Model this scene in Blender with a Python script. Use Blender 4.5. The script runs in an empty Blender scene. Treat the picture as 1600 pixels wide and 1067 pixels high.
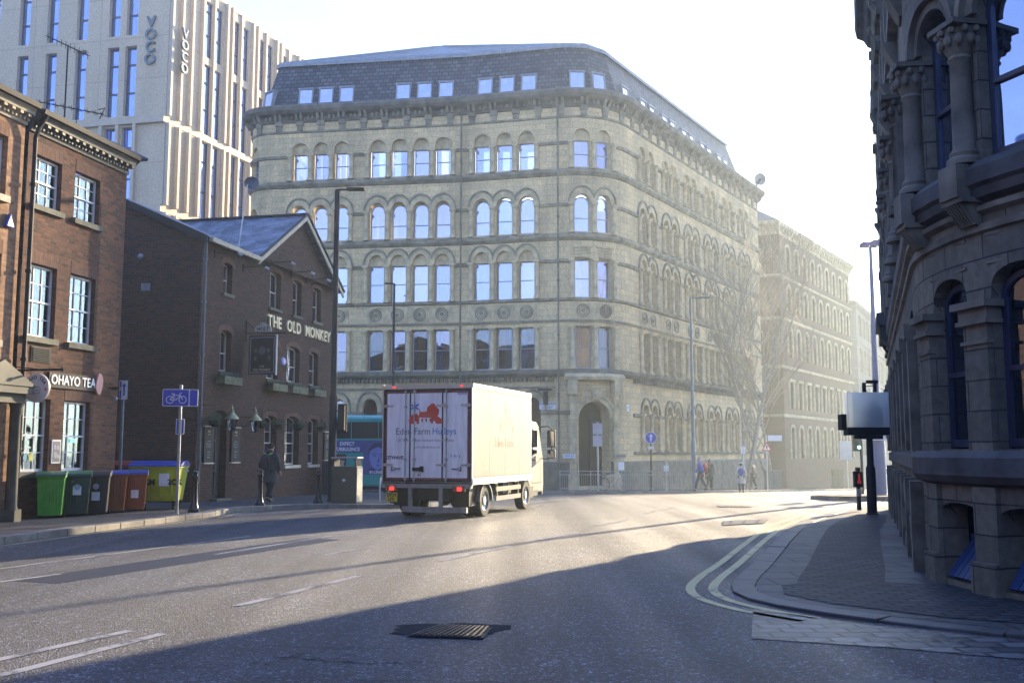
import bpy, math, random
from mathutils import Vector, Matrix
R = math.radians
SC = bpy.context.scene
COL = SC.collection
random.seed(7)

# ------------------------------------------------------------------ camera
cam_d = bpy.data.cameras.new('camera'); cam = bpy.data.objects.new('camera', cam_d); COL.objects.link(cam)
cam.location = (0, 0, 1.6); cam.rotation_euler = (R(90 + 6.2535), 0, 0)
cam_d.sensor_width = 36; cam_d.lens = 35.01; cam_d.clip_start = 0.05; cam_d.clip_end = 3000
SC.camera = cam
# ------------------------------------------------------------------ light
SUN_AZ, SUN_EL = 34.0, 14.0        # azimuth clockwise from +Y
w = bpy.data.worlds.new('World'); SC.world = w; w.use_nodes = True
nt = w.node_tree; bg = nt.nodes['Background']
sky = nt.nodes.new('ShaderNodeTexSky'); sky.sky_type = 'NISHITA'; sky.sun_disc = False
sky.sun_elevation = R(SUN_EL); sky.sun_rotation = R(SUN_AZ); sky.air_density = 1.0; sky.dust_density = 1.5; sky.ozone_density = 2.2
tn = nt.nodes.new('ShaderNodeMix'); tn.data_type = 'RGBA'; tn.blend_type = 'MULTIPLY'; tn.inputs[0].default_value = 1; tn.inputs[7].default_value = (.55, .82, 1.35, 1)
nt.links.new(sky.outputs[0], tn.inputs[6])
# pale misty band low in the sky, clearing towards the zenith
_tc = nt.nodes.new('ShaderNodeTexCoord'); _sx = nt.nodes.new('ShaderNodeSeparateXYZ'); nt.links.new(_tc.outputs['Generated'], _sx.inputs[0])
_rp = nt.nodes.new('ShaderNodeValToRGB'); nt.links.new(_sx.outputs[2], _rp.inputs[0]); _e = _rp.color_ramp.elements; _e[0].position = .0; _e[0].color = (3.8, 3.55, 3.6, 1); _e[1].position = .85; _e[1].color = (.25, .8, 2.4, 1); _q = _rp.color_ramp.elements.new(.46); _q.color = (1.7, 1.95, 2.6, 1)
_ad = nt.nodes.new('ShaderNodeMix'); _ad.data_type = 'RGBA'; _ad.blend_type = 'ADD'; _ad.inputs[0].default_value = 1; nt.links.new(tn.outputs[2], _ad.inputs[6]); nt.links.new(_rp.outputs[0], _ad.inputs[7])
_mp = nt.nodes.new('ShaderNodeMapping'); _mp.inputs['Scale'].default_value = (1, 1, 4); nt.links.new(_tc.outputs['Generated'], _mp.inputs[0]); _nz = nt.nodes.new('ShaderNodeTexNoise'); _nz.inputs['Scale'].default_value = 2.2; _nz.inputs['Detail'].default_value = 6; nt.links.new(_mp.outputs[0], _nz.inputs['Vector'])
_mr = nt.nodes.new('ShaderNodeMapRange'); _mr.inputs['From Min'].default_value = .35; _mr.inputs['From Max'].default_value = .65; _mr.inputs['To Min'].default_value = .86; _mr.inputs['To Max'].default_value = 1.12; nt.links.new(_nz.outputs['Fac'], _mr.inputs['Value'])
_mu = nt.nodes.new('ShaderNodeMix'); _mu.data_type = 'RGBA'; _mu.blend_type = 'MULTIPLY'; _mu.inputs[0].default_value = 1; nt.links.new(_ad.outputs[2], _mu.inputs[6]); nt.links.new(_mr.outputs[0], _mu.inputs[7])
nt.links.new(_mu.outputs[2], bg.inputs[0]); bg.inputs[1].default_value = 0.07
sd = bpy.data.lights.new('sun', 'SUN'); sd.energy = 5.0; sd.angle = R(0.6); sd.color = (1.0, .79, .50)
sun = bpy.data.objects.new('sun', sd); COL.objects.link(sun)
_d = Vector((math.sin(R(SUN_AZ)) * math.cos(R(SUN_EL)), math.cos(R(SUN_AZ)) * math.cos(R(SUN_EL)), math.sin(R(SUN_EL))))
sun.rotation_euler = _d.to_track_quat('Z', 'Y').to_euler(); sun.location = (30, 30, 60)
SC.view_settings.view_transform = 'Standard'; SC.view_settings.look = 'None'
SC.view_settings.exposure = 2.0; SC.view_settings.gamma = 1.0
SC.cycles.volume_step_rate = 4; SC.cycles.max_bounces = 6; SC.cycles.volume_bounces = 1
SC.cycles.use_denoising = True; SC.cycles.sample_clamp_indirect = 6

def gz(Y):
    if Y < 15: return 0.0
    if Y < 55: return -.00042 * (Y - 15) ** 2
    return -.672 - .034 * (Y - 55)

# ------------------------------------------------------------------ mesh builder
class MB:
    def __init__(s): s.v = []; s.f = []; s.m = []; s.uv = {}
    def add(s, vs, fs, m=0, uv=None):
        b = len(s.v); s.v += [tuple(x) for x in vs]
        for q in fs:
            s.f.append(tuple(b + i for i in q)); s.m.append(m)
            if uv: s.uv[len(s.f) - 1] = [uv[i] for i in q]
        return s
    def box(s, x0, y0, z0, x1, y1, z1, m=0, T=None):
        vs = [(x, y, z) for z in (z0, z1) for y in (y0, y1) for x in (x0, x1)]
        if T: vs = [T(*p) for p in vs]
        return s.add(vs, [(0, 2, 3, 1), (4, 5, 7, 6), (0, 1, 5, 4), (2, 6, 7, 3), (0, 4, 6, 2), (1, 3, 7, 5)], m)
    def cyl(s, p0, p1, r0, r1=None, n=10, m=0, caps=True):
        r1 = r0 if r1 is None else r1
        p0 = Vector(p0); p1 = Vector(p1); d = (p1 - p0).normalized()
        a = d.orthogonal().normalized(); b = d.cross(a)
        vs = []
        for p, r in ((p0, r0), (p1, r1)):
            for i in range(n):
                t = 2 * math.pi * i / n; vs.append(p + a * (r * math.cos(t)) + b * (r * math.sin(t)))
        fs = [(i, (i + 1) % n, n + (i + 1) % n, n + i) for i in range(n)]
        if caps: fs += [tuple(range(n - 1, -1, -1)), tuple(range(n, 2 * n))]
        return s.add(vs, fs, m)
    def tube(s, pts, r, n=8, m=0):
        pts = [Vector(p) for p in pts]; vs = []; k = len(pts); rs = r if isinstance(r, (list, tuple)) else [r] * k
        d0 = (pts[1] - pts[0]).normalized(); a = d0.orthogonal().normalized()
        for i, p in enumerate(pts):
            d = ((pts[min(i + 1, k - 1)] - p).normalized() + (p - pts[max(i - 1, 0)]).normalized())
            d = d.normalized() if d.length > 1e-6 else d0
            a = (a - d * a.dot(d)).normalized(); b = d.cross(a)
            for j in range(n):
                t = 2 * math.pi * j / n; vs.append(p + (a * math.cos(t) + b * math.sin(t)) * rs[i])
        fs = [(i * n + j, i * n + (j + 1) % n, (i + 1) * n + (j + 1) % n, (i + 1) * n + j) for i in range(k - 1) for j in range(n)]
        fs += [tuple(range(n - 1, -1, -1)), tuple(range((k - 1) * n, k * n))]
        return s.add(vs, fs, m)
    def lathe(s, prof, c=(0, 0, 0), n=14, m=0, a0=0):
        vs = []
        for r, z in prof:
            for j in range(n):
                t = a0 + 2 * math.pi * j / n; vs.append((c[0] + r * math.cos(t), c[1] + r * math.sin(t), c[2] + z))
        k = len(prof)
        fs = [(i * n + j, i * n + (j + 1) % n, (i + 1) * n + (j + 1) % n, (i + 1) * n + j) for i in range(k - 1) for j in range(n)]
        fs += [tuple(range(n - 1, -1, -1)), tuple(range((k - 1) * n, k * n))]
        return s.add(vs, fs, m)
    def prism(s, poly, y0, y1, m=0, T=None):   # poly in (x,z), extruded in y
        n = len(poly); vs = [(x, y0, z) for x, z in poly] + [(x, y1, z) for x, z in poly]
        if T: vs = [T(*p) for p in vs]
        return s.add(vs, [tuple(range(n)), tuple(range(2 * n - 1, n - 1, -1))] + [(i, i + n, (i + 1) % n + n, (i + 1) % n) for i in range(n)], m)
    def slab(s, poly, z0, z1, m=0, zf=None):   # poly in (x,y), extruded in z
        n = len(poly); g = zf or (lambda x, y: 0)
        vs = [(x, y, z0 + g(x, y)) for x, y in poly] + [(x, y, z1 + g(x, y)) for x, y in poly]
        return s.add(vs, [tuple(range(n - 1, -1, -1)), tuple(range(n, 2 * n))] + [(i, (i + 1) % n, (i + 1) % n + n, i + n) for i in range(n)], m)
    def sphere(s, c, rx, ry=None, rz=None, n=12, k=8, m=0):
        ry = rx if ry is None else ry; rz = rx if rz is None else rz
        vs = [(c[0] + rx * math.sin(math.pi * i / k) * math.cos(2 * math.pi * j / n), c[1] + ry * math.sin(math.pi * i / k) * math.sin(2 * math.pi * j / n), c[2] - rz * math.cos(math.pi * i / k)) for i in range(k + 1) for j in range(n)]
        fs = [(i * n + j, i * n + (j + 1) % n, (i + 1) * n + (j + 1) % n, (i + 1) * n + j) for i in range(k) for j in range(n)]
        return s.add(vs, fs, m)
    def build(s, name, mats, parent=None, loc=None, rz=0, smooth=False, bevel=0):
        me = bpy.data.meshes.new(name); me.from_pydata(s.v, [], s.f)
        for mt in (mats if isinstance(mats, (list, tuple)) else [mats]): me.materials.append(mt)
        me.polygons.foreach_set('material_index', s.m)
        ul = me.uv_layers.new(name='UVMap'); d = ul.data
        for p in me.polygons:
            q = s.uv.get(p.index)
            if q is None:
                nn = p.normal
                if abs(nn.z) > .75: q = [(me.vertices[i].co.x, me.vertices[i].co.y) for i in p.vertices]
                else:
                    t = Vector((-nn.y, nn.x)); t = t.normalized() if t.length > 1e-5 else Vector((1, 0))
                    q = [(me.vertices[i].co.x * t.x + me.vertices[i].co.y * t.y, me.vertices[i].co.z) for i in p.vertices]
            for li, c in zip(p.loop_indices, q): d[li].uv = c
        if smooth:
            me.polygons.foreach_set('use_smooth', [True] * len(me.polygons))
            try: me.set_sharp_from_angle(angle=R(40))
            except Exception: pass
        me.update()
        o = bpy.data.objects.new(name, me); COL.objects.link(o)
        if parent: o.parent = parent
        if loc: o.location = loc
        o.rotation_euler.z = rz
        if bevel:
            bv = o.modifiers.new('bevel', 'BEVEL'); bv.width = bevel; bv.segments = 2; bv.limit_method = 'ANGLE'; bv.angle_limit = R(50)
        return o

def empty(name, loc=(0, 0, 0), rz=0, parent=None):
    o = bpy.data.objects.new(name, None); COL.objects.link(o); o.location = loc; o.rotation_euler.z = rz; o.empty_display_size = .2
    if parent: o.parent = parent
    return o
def tag(o, label=None, cat=None, group=None, kind=None):
    if label: o['label'] = label
    if cat: o['category'] = cat
    if group: o['group'] = group
    if kind: o['kind'] = kind
    return o
def kids(o): return [c for c in bpy.data.objects if c.parent == o]
def copy_tree(o, parent=None, loc=None, rz=None, k=None):
    c = o.copy(); COL.objects.link(c); c.parent = parent
    if loc is not None: c.location = loc
    if rz is not None: c.rotation_euler.z = rz
    for ch in (KIDS[o.name] if o.name in KIDS else kids(o)): copy_tree(ch, c)
    return c
KIDS = {}
def freeze(o):
    KIDS[o.name] = kids(o)
    for c in KIDS[o.name]: freeze(c)
    return o
def text(name, body, size, mat, parent, loc, rx=90, rz=0, ext=.01, align='CENTER', sx=1, bold=0, shear=0, bevel=0):
    cu = bpy.data.curves.new(name, 'FONT'); cu.body = body; cu.size = size; cu.extrude = ext; cu.align_x = align; cu.align_y = 'CENTER'; cu.offset = bold; cu.shear = shear; cu.resolution_u = 3; cu.bevel_depth = bevel
    t = bpy.data.objects.new('tmp', cu); COL.objects.link(t)
    dg = bpy.context.evaluated_depsgraph_get(); me = bpy.data.meshes.new_from_object(t.evaluated_get(dg))
    bpy.data.objects.remove(t); me.name = name; me.materials.clear(); me.materials.append(mat)
    o = bpy.data.objects.new(name, me); COL.objects.link(o); o.parent = parent; o.location = loc; o.rotation_euler = (R(rx), 0, R(rz)); o.scale.x = sx
    return o

# ------------------------------------------------------------------ materials
def nodes(name):
    m = bpy.data.materials.new(name); m.use_nodes = True; t = m.node_tree; return m, t, t.nodes['Principled BSDF']
def N(t, kind, **kw):
    n = t.nodes.new('ShaderNode' + kind)
    for k, v in kw.items():
        if k in n.inputs: n.inputs[k].default_value = v
        else: setattr(n, k, v)
    return n
def rgba(c, k=1): return (c[0] * k, c[1] * k, c[2] * k, 1)
def mixc(t, a, b, fac, blend='MIX'):
    m = t.nodes.new('ShaderNodeMix'); m.data_type = 'RGBA'; m.blend_type = blend
    for s, v in ((m.inputs[0], fac), (m.inputs[6], a), (m.inputs[7], b)):
        if hasattr(v, 'links') or hasattr(v, 'is_linked'): t.links.new(v, s)
        else: s.default_value = v if not isinstance(v, tuple) or len(v) == 4 else rgba(v)
    return m.outputs[2]
def ramp(t, fac, stops):
    r = t.nodes.new('ShaderNodeValToRGB'); t.links.new(fac, r.inputs[0]); e = r.color_ramp.elements
    while len(e) < len(stops): e.new(.5)
    for el, (p, c) in zip(e, stops): el.position = p; el.color = (c, c, c, 1) if not isinstance(c, tuple) else rgba(c)
    return r.outputs[0]
def bump(t, bs, h, strength, dist):
    b = N(t, 'Bump', Strength=strength, Distance=dist); t.links.new(h, b.inputs['Height']); t.links.new(b.outputs[0], bs.inputs['Normal']); return b
def plain(name, col, rough=.55, metal=0, var=.25, scale=6, bmp=.1, spec=.5):
    m, t, bs = nodes(name); tc = N(t, 'TexCoord'); n = N(t, 'TexNoise', Scale=scale, Detail=6.0)
    t.links.new(tc.outputs['Object'], n.inputs['Vector'])
    v = ramp(t, n.outputs['Fac'], [(.3, 1 - var), (.7, 1 + var * .5)])
    c = mixc(t, rgba(col), v, 1.0, 'MULTIPLY'); t.links.new(c, bs.inputs['Base Color'])
    bs.inputs['Roughness'].default_value = rough; bs.inputs['Metallic'].default_value = metal; bs.inputs['Specular IOR Level'].default_value = spec
    if bmp: bump(t, bs, n.outputs['Fac'], bmp, .01)
    return m
def courses(name, c1, c2, mortar, bw, bh, ms=.008, rough=.8, offset=.5, bmp=.5, stain=.45, stain_col=(.05, .05, .045), frost=0, squash=1, bd=.012, sscale=.35, streak=True, spec=.2):
    m, t, bs = nodes(name); uv = N(t, 'UVMap'); br = N(t, 'TexBrick', Scale=1.0)
    br.inputs['Mortar Size'].default_value = ms; br.inputs['Brick Width'].default_value = bw; br.inputs['Row Height'].default_value = bh
    br.inputs['Mortar Smooth'].default_value = .3; br.inputs['Bias'].default_value = 0; br.offset = offset
    br.inputs['Color1'].default_value = rgba(c1); br.inputs['Color2'].default_value = rgba(c2); br.inputs['Mortar'].default_value = rgba(mortar)
    t.links.new(uv.outputs[0], br.inputs['Vector'])
    tc = N(t, 'TexCoord'); mp = N(t, 'Mapping'); mp.inputs['Scale'].default_value = (1, 1, .22 if streak else 1)
    t.links.new(tc.outputs['Object'], mp.inputs['Vector'])
    n = N(t, 'TexNoise', Scale=sscale, Detail=8.0, Roughness=.65); t.links.new(mp.outputs[0], n.inputs['Vector'])
    fac = ramp(t, n.outputs['Fac'], [(.42, 0.0), (.7, stain)])
    c = mixc(t, br.outputs['Color'], rgba(stain_col), fac)
    n2 = N(t, 'TexNoise', Scale=9.0, Detail=5.0); t.links.new(tc.outputs['Object'], n2.inputs['Vector'])
    v = ramp(t, n2.outputs['Fac'], [(.3, .78), (.7, 1.15)]); c = mixc(t, c, v, 1.0, 'MULTIPLY')
    if frost:
        n3 = N(t, 'TexNoise', Scale=1.3, Detail=8.0, Roughness=.7); t.links.new(tc.outputs['Object'], n3.inputs['Vector'])
        c = mixc(t, c, rgba((.55, .6, .75)), ramp(t, n3.outputs['Fac'], [(.42, 0.0), (.75, frost)]))
    t.links.new(c, bs.inputs['Base Color']); bs.inputs['Roughness'].default_value = rough; bs.inputs['Specular IOR Level'].default_value = spec
    h = N(t, 'Math', operation='SUBTRACT'); t.links.new(n2.outputs['Fac'], h.inputs[0]); t.links.new(br.outputs['Fac'], h.inputs[1])
    bump(t, bs, h.outputs[0], bmp, bd)
    return m
def emit(name, col, s):
    m, t, bs = nodes(name); bs.inputs['Base Color'].default_value = rgba(col); bs.inputs['Emission Color'].default_value = rgba(col); bs.inputs['Emission Strength'].default_value = s; return m
def glass(name, tint=(.9, .95, 1), refl=.45, rough=.02, wave=.15, fr_=.35):
    m = bpy.data.materials.new(name); m.use_nodes = True; t = m.node_tree; t.nodes.clear()
    o = N(t, 'OutputMaterial'); g = N(t, 'BsdfGlossy'); g.inputs['Color'].default_value = rgba(tint); g.inputs['Roughness'].default_value = rough
    tr = N(t, 'BsdfTransparent'); tr.inputs['Color'].default_value = rgba(tint, .85); mx = N(t, 'MixShader')
    fr = N(t, 'LayerWeight', Blend=.3); mr = N(t, 'MapRange'); mr.inputs['To Min'].default_value = refl; mr.inputs['To Max'].default_value = min(1, refl + fr_)
    t.links.new(fr.outputs['Fresnel'], mr.inputs['Value']); t.links.new(mr.outputs[0], mx.inputs[0])
    t.links.new(tr.outputs[0], mx.inputs[1]); t.links.new(g.outputs[0], mx.inputs[2]); t.links.new(mx.outputs[0], o.inputs[0])
    tc = N(t, 'TexCoord'); n = N(t, 'TexNoise', Scale=1.6, Detail=1.0); t.links.new(tc.outputs['Object'], n.inputs['Vector'])
    b = N(t, 'Bump', Strength=wave, Distance=.02); t.links.new(n.outputs['Fac'], b.inputs['Height']); t.links.new(b.outputs[0], g.inputs['Normal'])
    return m

# ------------------------------------------------------------------ facade along a path
class Path:
    def __init__(s, p, th, u0=0): s.segs = []; s.p = Vector(p); s.th = th; s.u = u0; s.u0 = u0
    def line(s, L):
        s.segs.append(('L', s.u, s.u + L, s.p.copy(), s.th)); s.p += Vector((math.cos(s.th), math.sin(s.th))) * L; s.u += L; return s
    def arc(s, r, turn):
        nl = Vector((-math.sin(s.th), math.cos(s.th))); sg = 1 if turn > 0 else -1; c = s.p + nl * (r * sg); L = r * abs(R(turn))
        s.segs.append(('A', s.u, s.u + L, c, s.th, r, sg)); s.th += R(turn)
        nl = Vector((-math.sin(s.th), math.cos(s.th))); s.p = c - nl * (r * sg); s.u += L; return s
    def turn(s, a): s.th += R(a); return s
    def seg(s, u):
        for g in s.segs:
            if u <= g[2] + 1e-9: return g
        return s.segs[-1]
    def th_at(s, u):
        g = s.seg(u)
        return g[4] if g[0] == 'L' else g[4] + g[6] * (u - g[1]) / g[5]
    def at(s, u, n=0):
        g = s.seg(u); th = s.th_at(u); nr = Vector((math.sin(th), -math.cos(th)))
        if g[0] == 'L': p = g[3] + Vector((math.cos(th), math.sin(th))) * (u - g[1])
        else: p = g[3] + nr * (g[5] * g[6])
        return p + nr * n
    def P(s, u, n, z): p = s.at(u, n); return (p.x, p.y, z)
    def cuts(s, a, b, step=.45):
        out = [a]
        for g in s.segs:
            lo, hi = max(a, g[1]), min(b, g[2])
            if hi <= lo: continue
            k = max(1, math.ceil((hi - lo) / step)) if g[0] == 'A' else 1
            out += [lo + (hi - lo) * i / k for i in range(1, k + 1)]
        return [x for i, x in enumerate(out) if i == 0 or x - out[i - 1] > 1e-4]
def arch_pts(o, n=12):   # opening outline above the spring line, left to right
    uc, w_, zs, zp, h, kind = o[:6]; r = w_ / 2
    if h <= 0: return [(uc - r, zp), (uc + r, zp)]
    e = {'r': 1, 'p': .75, 's': .6}[kind]
    return [(uc - r * math.cos(math.pi * i / n), zp + h * abs(math.sin(math.pi * i / n)) ** e) for i in range(n + 1)]
class Facade:
    def __init__(s, path): s.p = path; s.mb = MB()
    def quad(s, a, b, z0, z1, n=0, m=0):
        c = s.p.cuts(a, b)
        for x, y in zip(c, c[1:]):
            s.mb.add([s.p.P(x, n, z0), s.p.P(y, n, z0), s.p.P(y, n, z1), s.p.P(x, n, z1)], [(0, 1, 2, 3)], m, [(x, z0), (y, z0), (y, z1), (x, z1)])
    def row(s, a, b, z0, z1, ops, rev=.35, n=0, m=0):   # ops: (uc, w, z_sill, z_spring, rise, kind)
        pos = a
        for o in sorted(ops):
            uc, w_, zs, zp = o[:4]; l, r_ = uc - w_ / 2, uc + w_ / 2
            s.quad(pos, l, z0, z1, n, m)
            if zs > z0: s.quad(l, r_, z0, zs, n, m)
            pts = arch_pts(o)
            for (x, zx), (y, zy) in zip(pts, pts[1:]):
                s.mb.add([s.p.P(x, n, zx), s.p.P(y, n, zy), s.p.P(y, n, z1), s.p.P(x, n, z1)], [(0, 1, 2, 3)], m, [(x, zx), (y, zy), (y, z1), (x, z1)])
                s.mb.add([s.p.P(x, n, zx), s.p.P(y, n, zy), s.p.P(y, n - rev, zy), s.p.P(x, n - rev, zx)], [(0, 1, 2, 3)], m, [(x, zx), (y, zy), (y, zy + rev), (x, zx + rev)])
            for q in (l, r_): s.mb.add([s.p.P(q, n, zs), s.p.P(q, n - rev, zs), s.p.P(q, n - rev, zp), s.p.P(q, n, zp)], [(0, 1, 2, 3)], m, [(0, zs), (rev, zs), (rev, zp), (0, zp)])
            s.mb.add([s.p.P(l, n, zs), s.p.P(r_, n, zs), s.p.P(r_, n - rev, zs), s.p.P(l, n - rev, zs)], [(0, 1, 2, 3)], m, [(l, 0), (r_, 0), (r_, rev), (l, rev)])
            pos = r_
        s.quad(pos, b, z0, z1, n, m)
def course(mb, path, a, b, prof, m=0):   # closed profile [(n,z)] swept along the path
    c = path.cuts(a, b); k = len(prof); vs = []; uv = []
    for u in c:
        for j, (n, z) in enumerate(prof): vs.append(path.P(u, n, z)); uv.append((u, z + n))
    fs = [(i * k + j, i * k + (j + 1) % k, (i + 1) * k + (j + 1) % k, (i + 1) * k + j) for i in range(len(c) - 1) for j in range(k)]
    fs += [tuple(range(k)), tuple(range(len(c) * k - 1, (len(c) - 1) * k - 1, -1))]
    mb.add(vs, fs, m, uv)
def archring(mb, path, uc, zp, r0, r1, n0, n1, h0=None, h1=None, lo=-9, hi=9, m=0, k=16, e=1):
    # ring between radii r0 and r1, proud from n0 to n1; only where lo < offset < hi
    h0 = r0 if h0 is None else h0; h1 = r1 if h1 is None else h1
    def pt(i, r, h):
        t = math.pi * i / k; return (-r * math.cos(t), h * abs(math.sin(t)) ** e)
    for i in range(k):
        q = [pt(i, r0, h0), pt(i + 1, r0, h0), pt(i + 1, r1, h1), pt(i, r1, h1)]
        q = [(min(max(x, lo), hi), z) for x, z in q]
        if abs(q[3][0] - q[2][0]) < 1e-6 and abs(q[0][0] - q[1][0]) < 1e-6: continue
        vs = [path.P(uc + x, n, zp + z) for n in (n0, n1) for x, z in q]; uv = [(uc + x, zp + z) for n in (n0, n1) for x, z in q]
        mb.add(vs, [(4, 5, 6, 7), (0, 4, 7, 3), (1, 2, 6, 5), (0, 1, 5, 4), (3, 7, 6, 2)], m, uv)
def ubox(mb, path, u0, u1, n0, n1, z0, z1, m=0, taper=0):
    vs = [path.P(u, n, z) for z in (z0, z1) for n in (n0, n1 if z == z1 or not taper else n1 - taper) for u in (u0, u1)]
    mb.add(vs, [(0, 2, 3, 1), (4, 5, 7, 6), (0, 1, 5, 4), (2, 6, 7, 3), (0, 4, 6, 2), (1, 3, 7, 5)], m)
def frame_at(path, u, n, z):
    p = path.at(u, n); return (p.x, p.y, z), path.th_at(u)

# ------------------------------------------------------------------ sash window prototypes (local x across, y into the wall, z up)
def sash(w_, h, rise=0, bars=(1, 1), m_frame=None, m_glass=None, m_cur=None, cur='none', fw=.06, mid=.5, name='sash_window', stray=.0, barw=.022, dcur=.12):
    f = MB(); r = w_ / 2
    f.box(-r, 0, 0, -r + fw, .07, h); f.box(r - fw, 0, 0, r, .07, h); f.box(-r + fw, 0, 0, r - fw, .07, fw * 1.3)
    if rise <= 0: f.box(-r + fw, 0, h - fw, r - fw, .07, h)
    else:
        k = 12
        for i in range(k):
            a, b = math.pi * i / k, math.pi * (i + 1) / k; s0, s1 = (r - fw) / r, (rise - fw) / rise
            q = [(-r * math.cos(a), h + rise * math.sin(a)), (-r * math.cos(b), h + rise * math.sin(b)), (-r * s0 * math.cos(b), h + rise * s1 * math.sin(b)), (-r * s0 * math.cos(a), h + rise * s1 * math.sin(a))]
            f.prism(q, 0, .07)
    zm = h * mid; f.box(-r + fw, -.015, zm - fw * .4, r - fw, .07, zm + fw * .4)
    nx, nz = bars
    for i in range(1, nx): x = -r + fw + (w_ - 2 * fw) * i / nx; f.box(x - barw / 2, .01, fw, x + barw / 2, .05, h - (fw if rise <= 0 else -rise * .7))
    for (a, b) in ((fw, zm), (zm, h)):
        for i in range(1, nz): z = a + (b - a) * i / nz; f.box(-r + fw, .012, z - barw / 2, r - fw, .048, z + barw / 2)
    o = f.build(name, m_frame)
    g = MB(); pts = [(-r + fw, fw), (r - fw, fw)]
    if rise > 0: pts += [((r - fw) * math.cos(math.pi * i / 12), h + (rise - fw) * math.sin(math.pi * i / 12)) for i in range(13)]
    else: pts += [(r - fw, h - fw), (-r + fw, h - fw)]
    g.prism(pts, .034, .040); go = g.build('pane', m_glass, o)
    if cur != 'none':
        c = MB(); H = h + (rise * .9 if rise > 0 else -.04)
        def drape(x0, x1, z0, z1):
            k = max(6, int((x1 - x0) / .035)); vs = []; 
            for j, z in enumerate((z0, z1)):
                for i in range(k + 1): vs.append((x0 + (x1 - x0) * i / k, dcur + .02 * math.sin(i * 1.9 + .6 * math.sin(i)), z))
            c.add(vs, [(i, i + 1, k + 2 + i, k + 1 + i) for i in range(k)])
        if cur == 'full': drape(-r + .03, r - .03, .03, H)
        elif cur == 'sides': drape(-r + .03, -r + w_ * .3, .03, H); drape(r - w_ * .22, r - .03, .03, H)
        elif cur == 'left': drape(-r + .03, -r + w_ * .5, .03, H)
        elif cur == 'right': drape(r - w_ * .5, r - .03, .03, H)
        elif cur == 'blind': c.box(-r + .02, dcur, h * .45, r - .02, dcur + .01, H)
        c.build('curtain', m_cur, o)
    return o
# ------------------------------------------------------------------ shared materials
M_STONE = courses('sandstone', (.80, .61, .33), (.62, .485, .28), (.34, .28, .18), .85, .36, .010, .85, stain=.6, stain_col=(.24, .20, .13), bmp=.35, sscale=.6)
M_STONE_T = plain('sandstone_trim', (.58, .47, .28), .85, var=.4, scale=2.2, bmp=.3)
M_STONE_M = plain('dark_moulding_stone', (.27, .24, .17), .85, var=.5, scale=2, bmp=.3)  # darker stone to set off mouldings; on brackets it carries underside shade
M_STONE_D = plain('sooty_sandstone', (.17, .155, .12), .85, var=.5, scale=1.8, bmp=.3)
M_SLATE = courses('slate', (.115, .125, .15), (.045, .05, .065), (.012, .013, .018), .42, .27, .03, .55, bmp=.6, stain=.3, stain_col=(.12, .12, .14))
M_LEAD = plain('lead_flashing', (.26, .28, .31), .5, var=.25, scale=3)
M_FRAME = plain('painted_sash', (.35, .38, .42), .5, var=.1)
M_WHITE = plain('white_paint', (.72, .73, .74), .45, var=.12, scale=5)
M_BLACK = plain('black_paint', (.018, .019, .024), .6, var=.2, spec=.2)
M_DKBLUE = plain('dark_blue_paint', (.02, .03, .07), .4, var=.2)
M_CURT = plain('net_curtain', (.78, .78, .80), .9, var=.12, scale=9)
M_CURTD = plain('dim_curtain', (.35, .38, .42), .9, var=.2, scale=4)
M_DARK = plain('dark_interior', (.03, .035, .045), .9, var=.2)
M_GLASS = glass('window_glass', tint=(.88, .88, 1.0), refl=.6)
M_GLASSD = glass('window_glass_low', tint=(.78, .80, .95), refl=.22)
M_METAL = plain('grey_metal', (.32, .33, .35), .4, metal=.6, var=.2)
M_GALV = plain('galvanised', (.42, .44, .46), .38, metal=.7, var=.2)
# ------------------------------------------------------------------ ground, roads, pavements, kerbs, markings
def asphalt():
    m, t, bs = nodes('asphalt'); tc = N(t, 'TexCoord')
    n1 = N(t, 'TexNoise', Scale=.5, Detail=6.0, Roughness=.6); n2 = N(t, 'TexNoise', Scale=60.0, Detail=4.0, Roughness=.7); vo = N(t, 'TexVoronoi', Scale=70.0)
    for n in (n1, n2, vo): t.links.new(tc.outputs['Object'], n.inputs['Vector'])
    mp = N(t, 'Mapping'); mp.inputs['Rotation'].default_value = (0, 0, R(23)); mp.inputs['Scale'].default_value = (1.3, .045, 1); t.links.new(tc.outputs['Object'], mp.inputs['Vector'])
    n3 = N(t, 'TexNoise', Scale=.8, Detail=5.0); t.links.new(mp.outputs[0], n3.inputs['Vector'])
    a = ramp(t, n1.outputs['Fac'], [(.35, (.017, .022, .034)), (.68, (.036, .044, .064))])
    v2 = N(t, 'TexVoronoi', Scale=36.0); t.links.new(tc.outputs['Object'], v2.inputs['Vector']); b = mixc(t, ramp(t, vo.outputs['Color'], [(.1, .3), (.55, 1.1), (.85, 4.0)]), ramp(t, v2.outputs['Color'], [(.2, .55), (.7, 1.0), (.92, 3.4)]), 1.0, 'MULTIPLY')  # bright speckle is grit plus sparkle painted into the colour
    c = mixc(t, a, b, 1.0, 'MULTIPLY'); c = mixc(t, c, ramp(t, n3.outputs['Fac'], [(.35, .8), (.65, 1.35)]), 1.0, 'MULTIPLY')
    t.links.new(c, bs.inputs['Base Color'])
    mr = N(t, 'MapRange'); mr.inputs['From Min'].default_value = .35; mr.inputs['From Max'].default_value = .65; mr.inputs['To Min'].default_value = .58; mr.inputs['To Max'].default_value = .42
    t.links.new(n3.outputs['Fac'], mr.inputs['Value']); t.links.new(mr.outputs[0], bs.inputs['Roughness'])
    bs.inputs['Specular IOR Level'].default_value = .62
    ad = N(t, 'Math', operation='ADD'); t.links.new(n2.outputs['Fac'], ad.inputs[0]); t.links.new(vo.outputs['Distance'], ad.inputs[1])
    bump(t, bs, ad.outputs[0], 1.0, .022)
    return m
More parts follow.
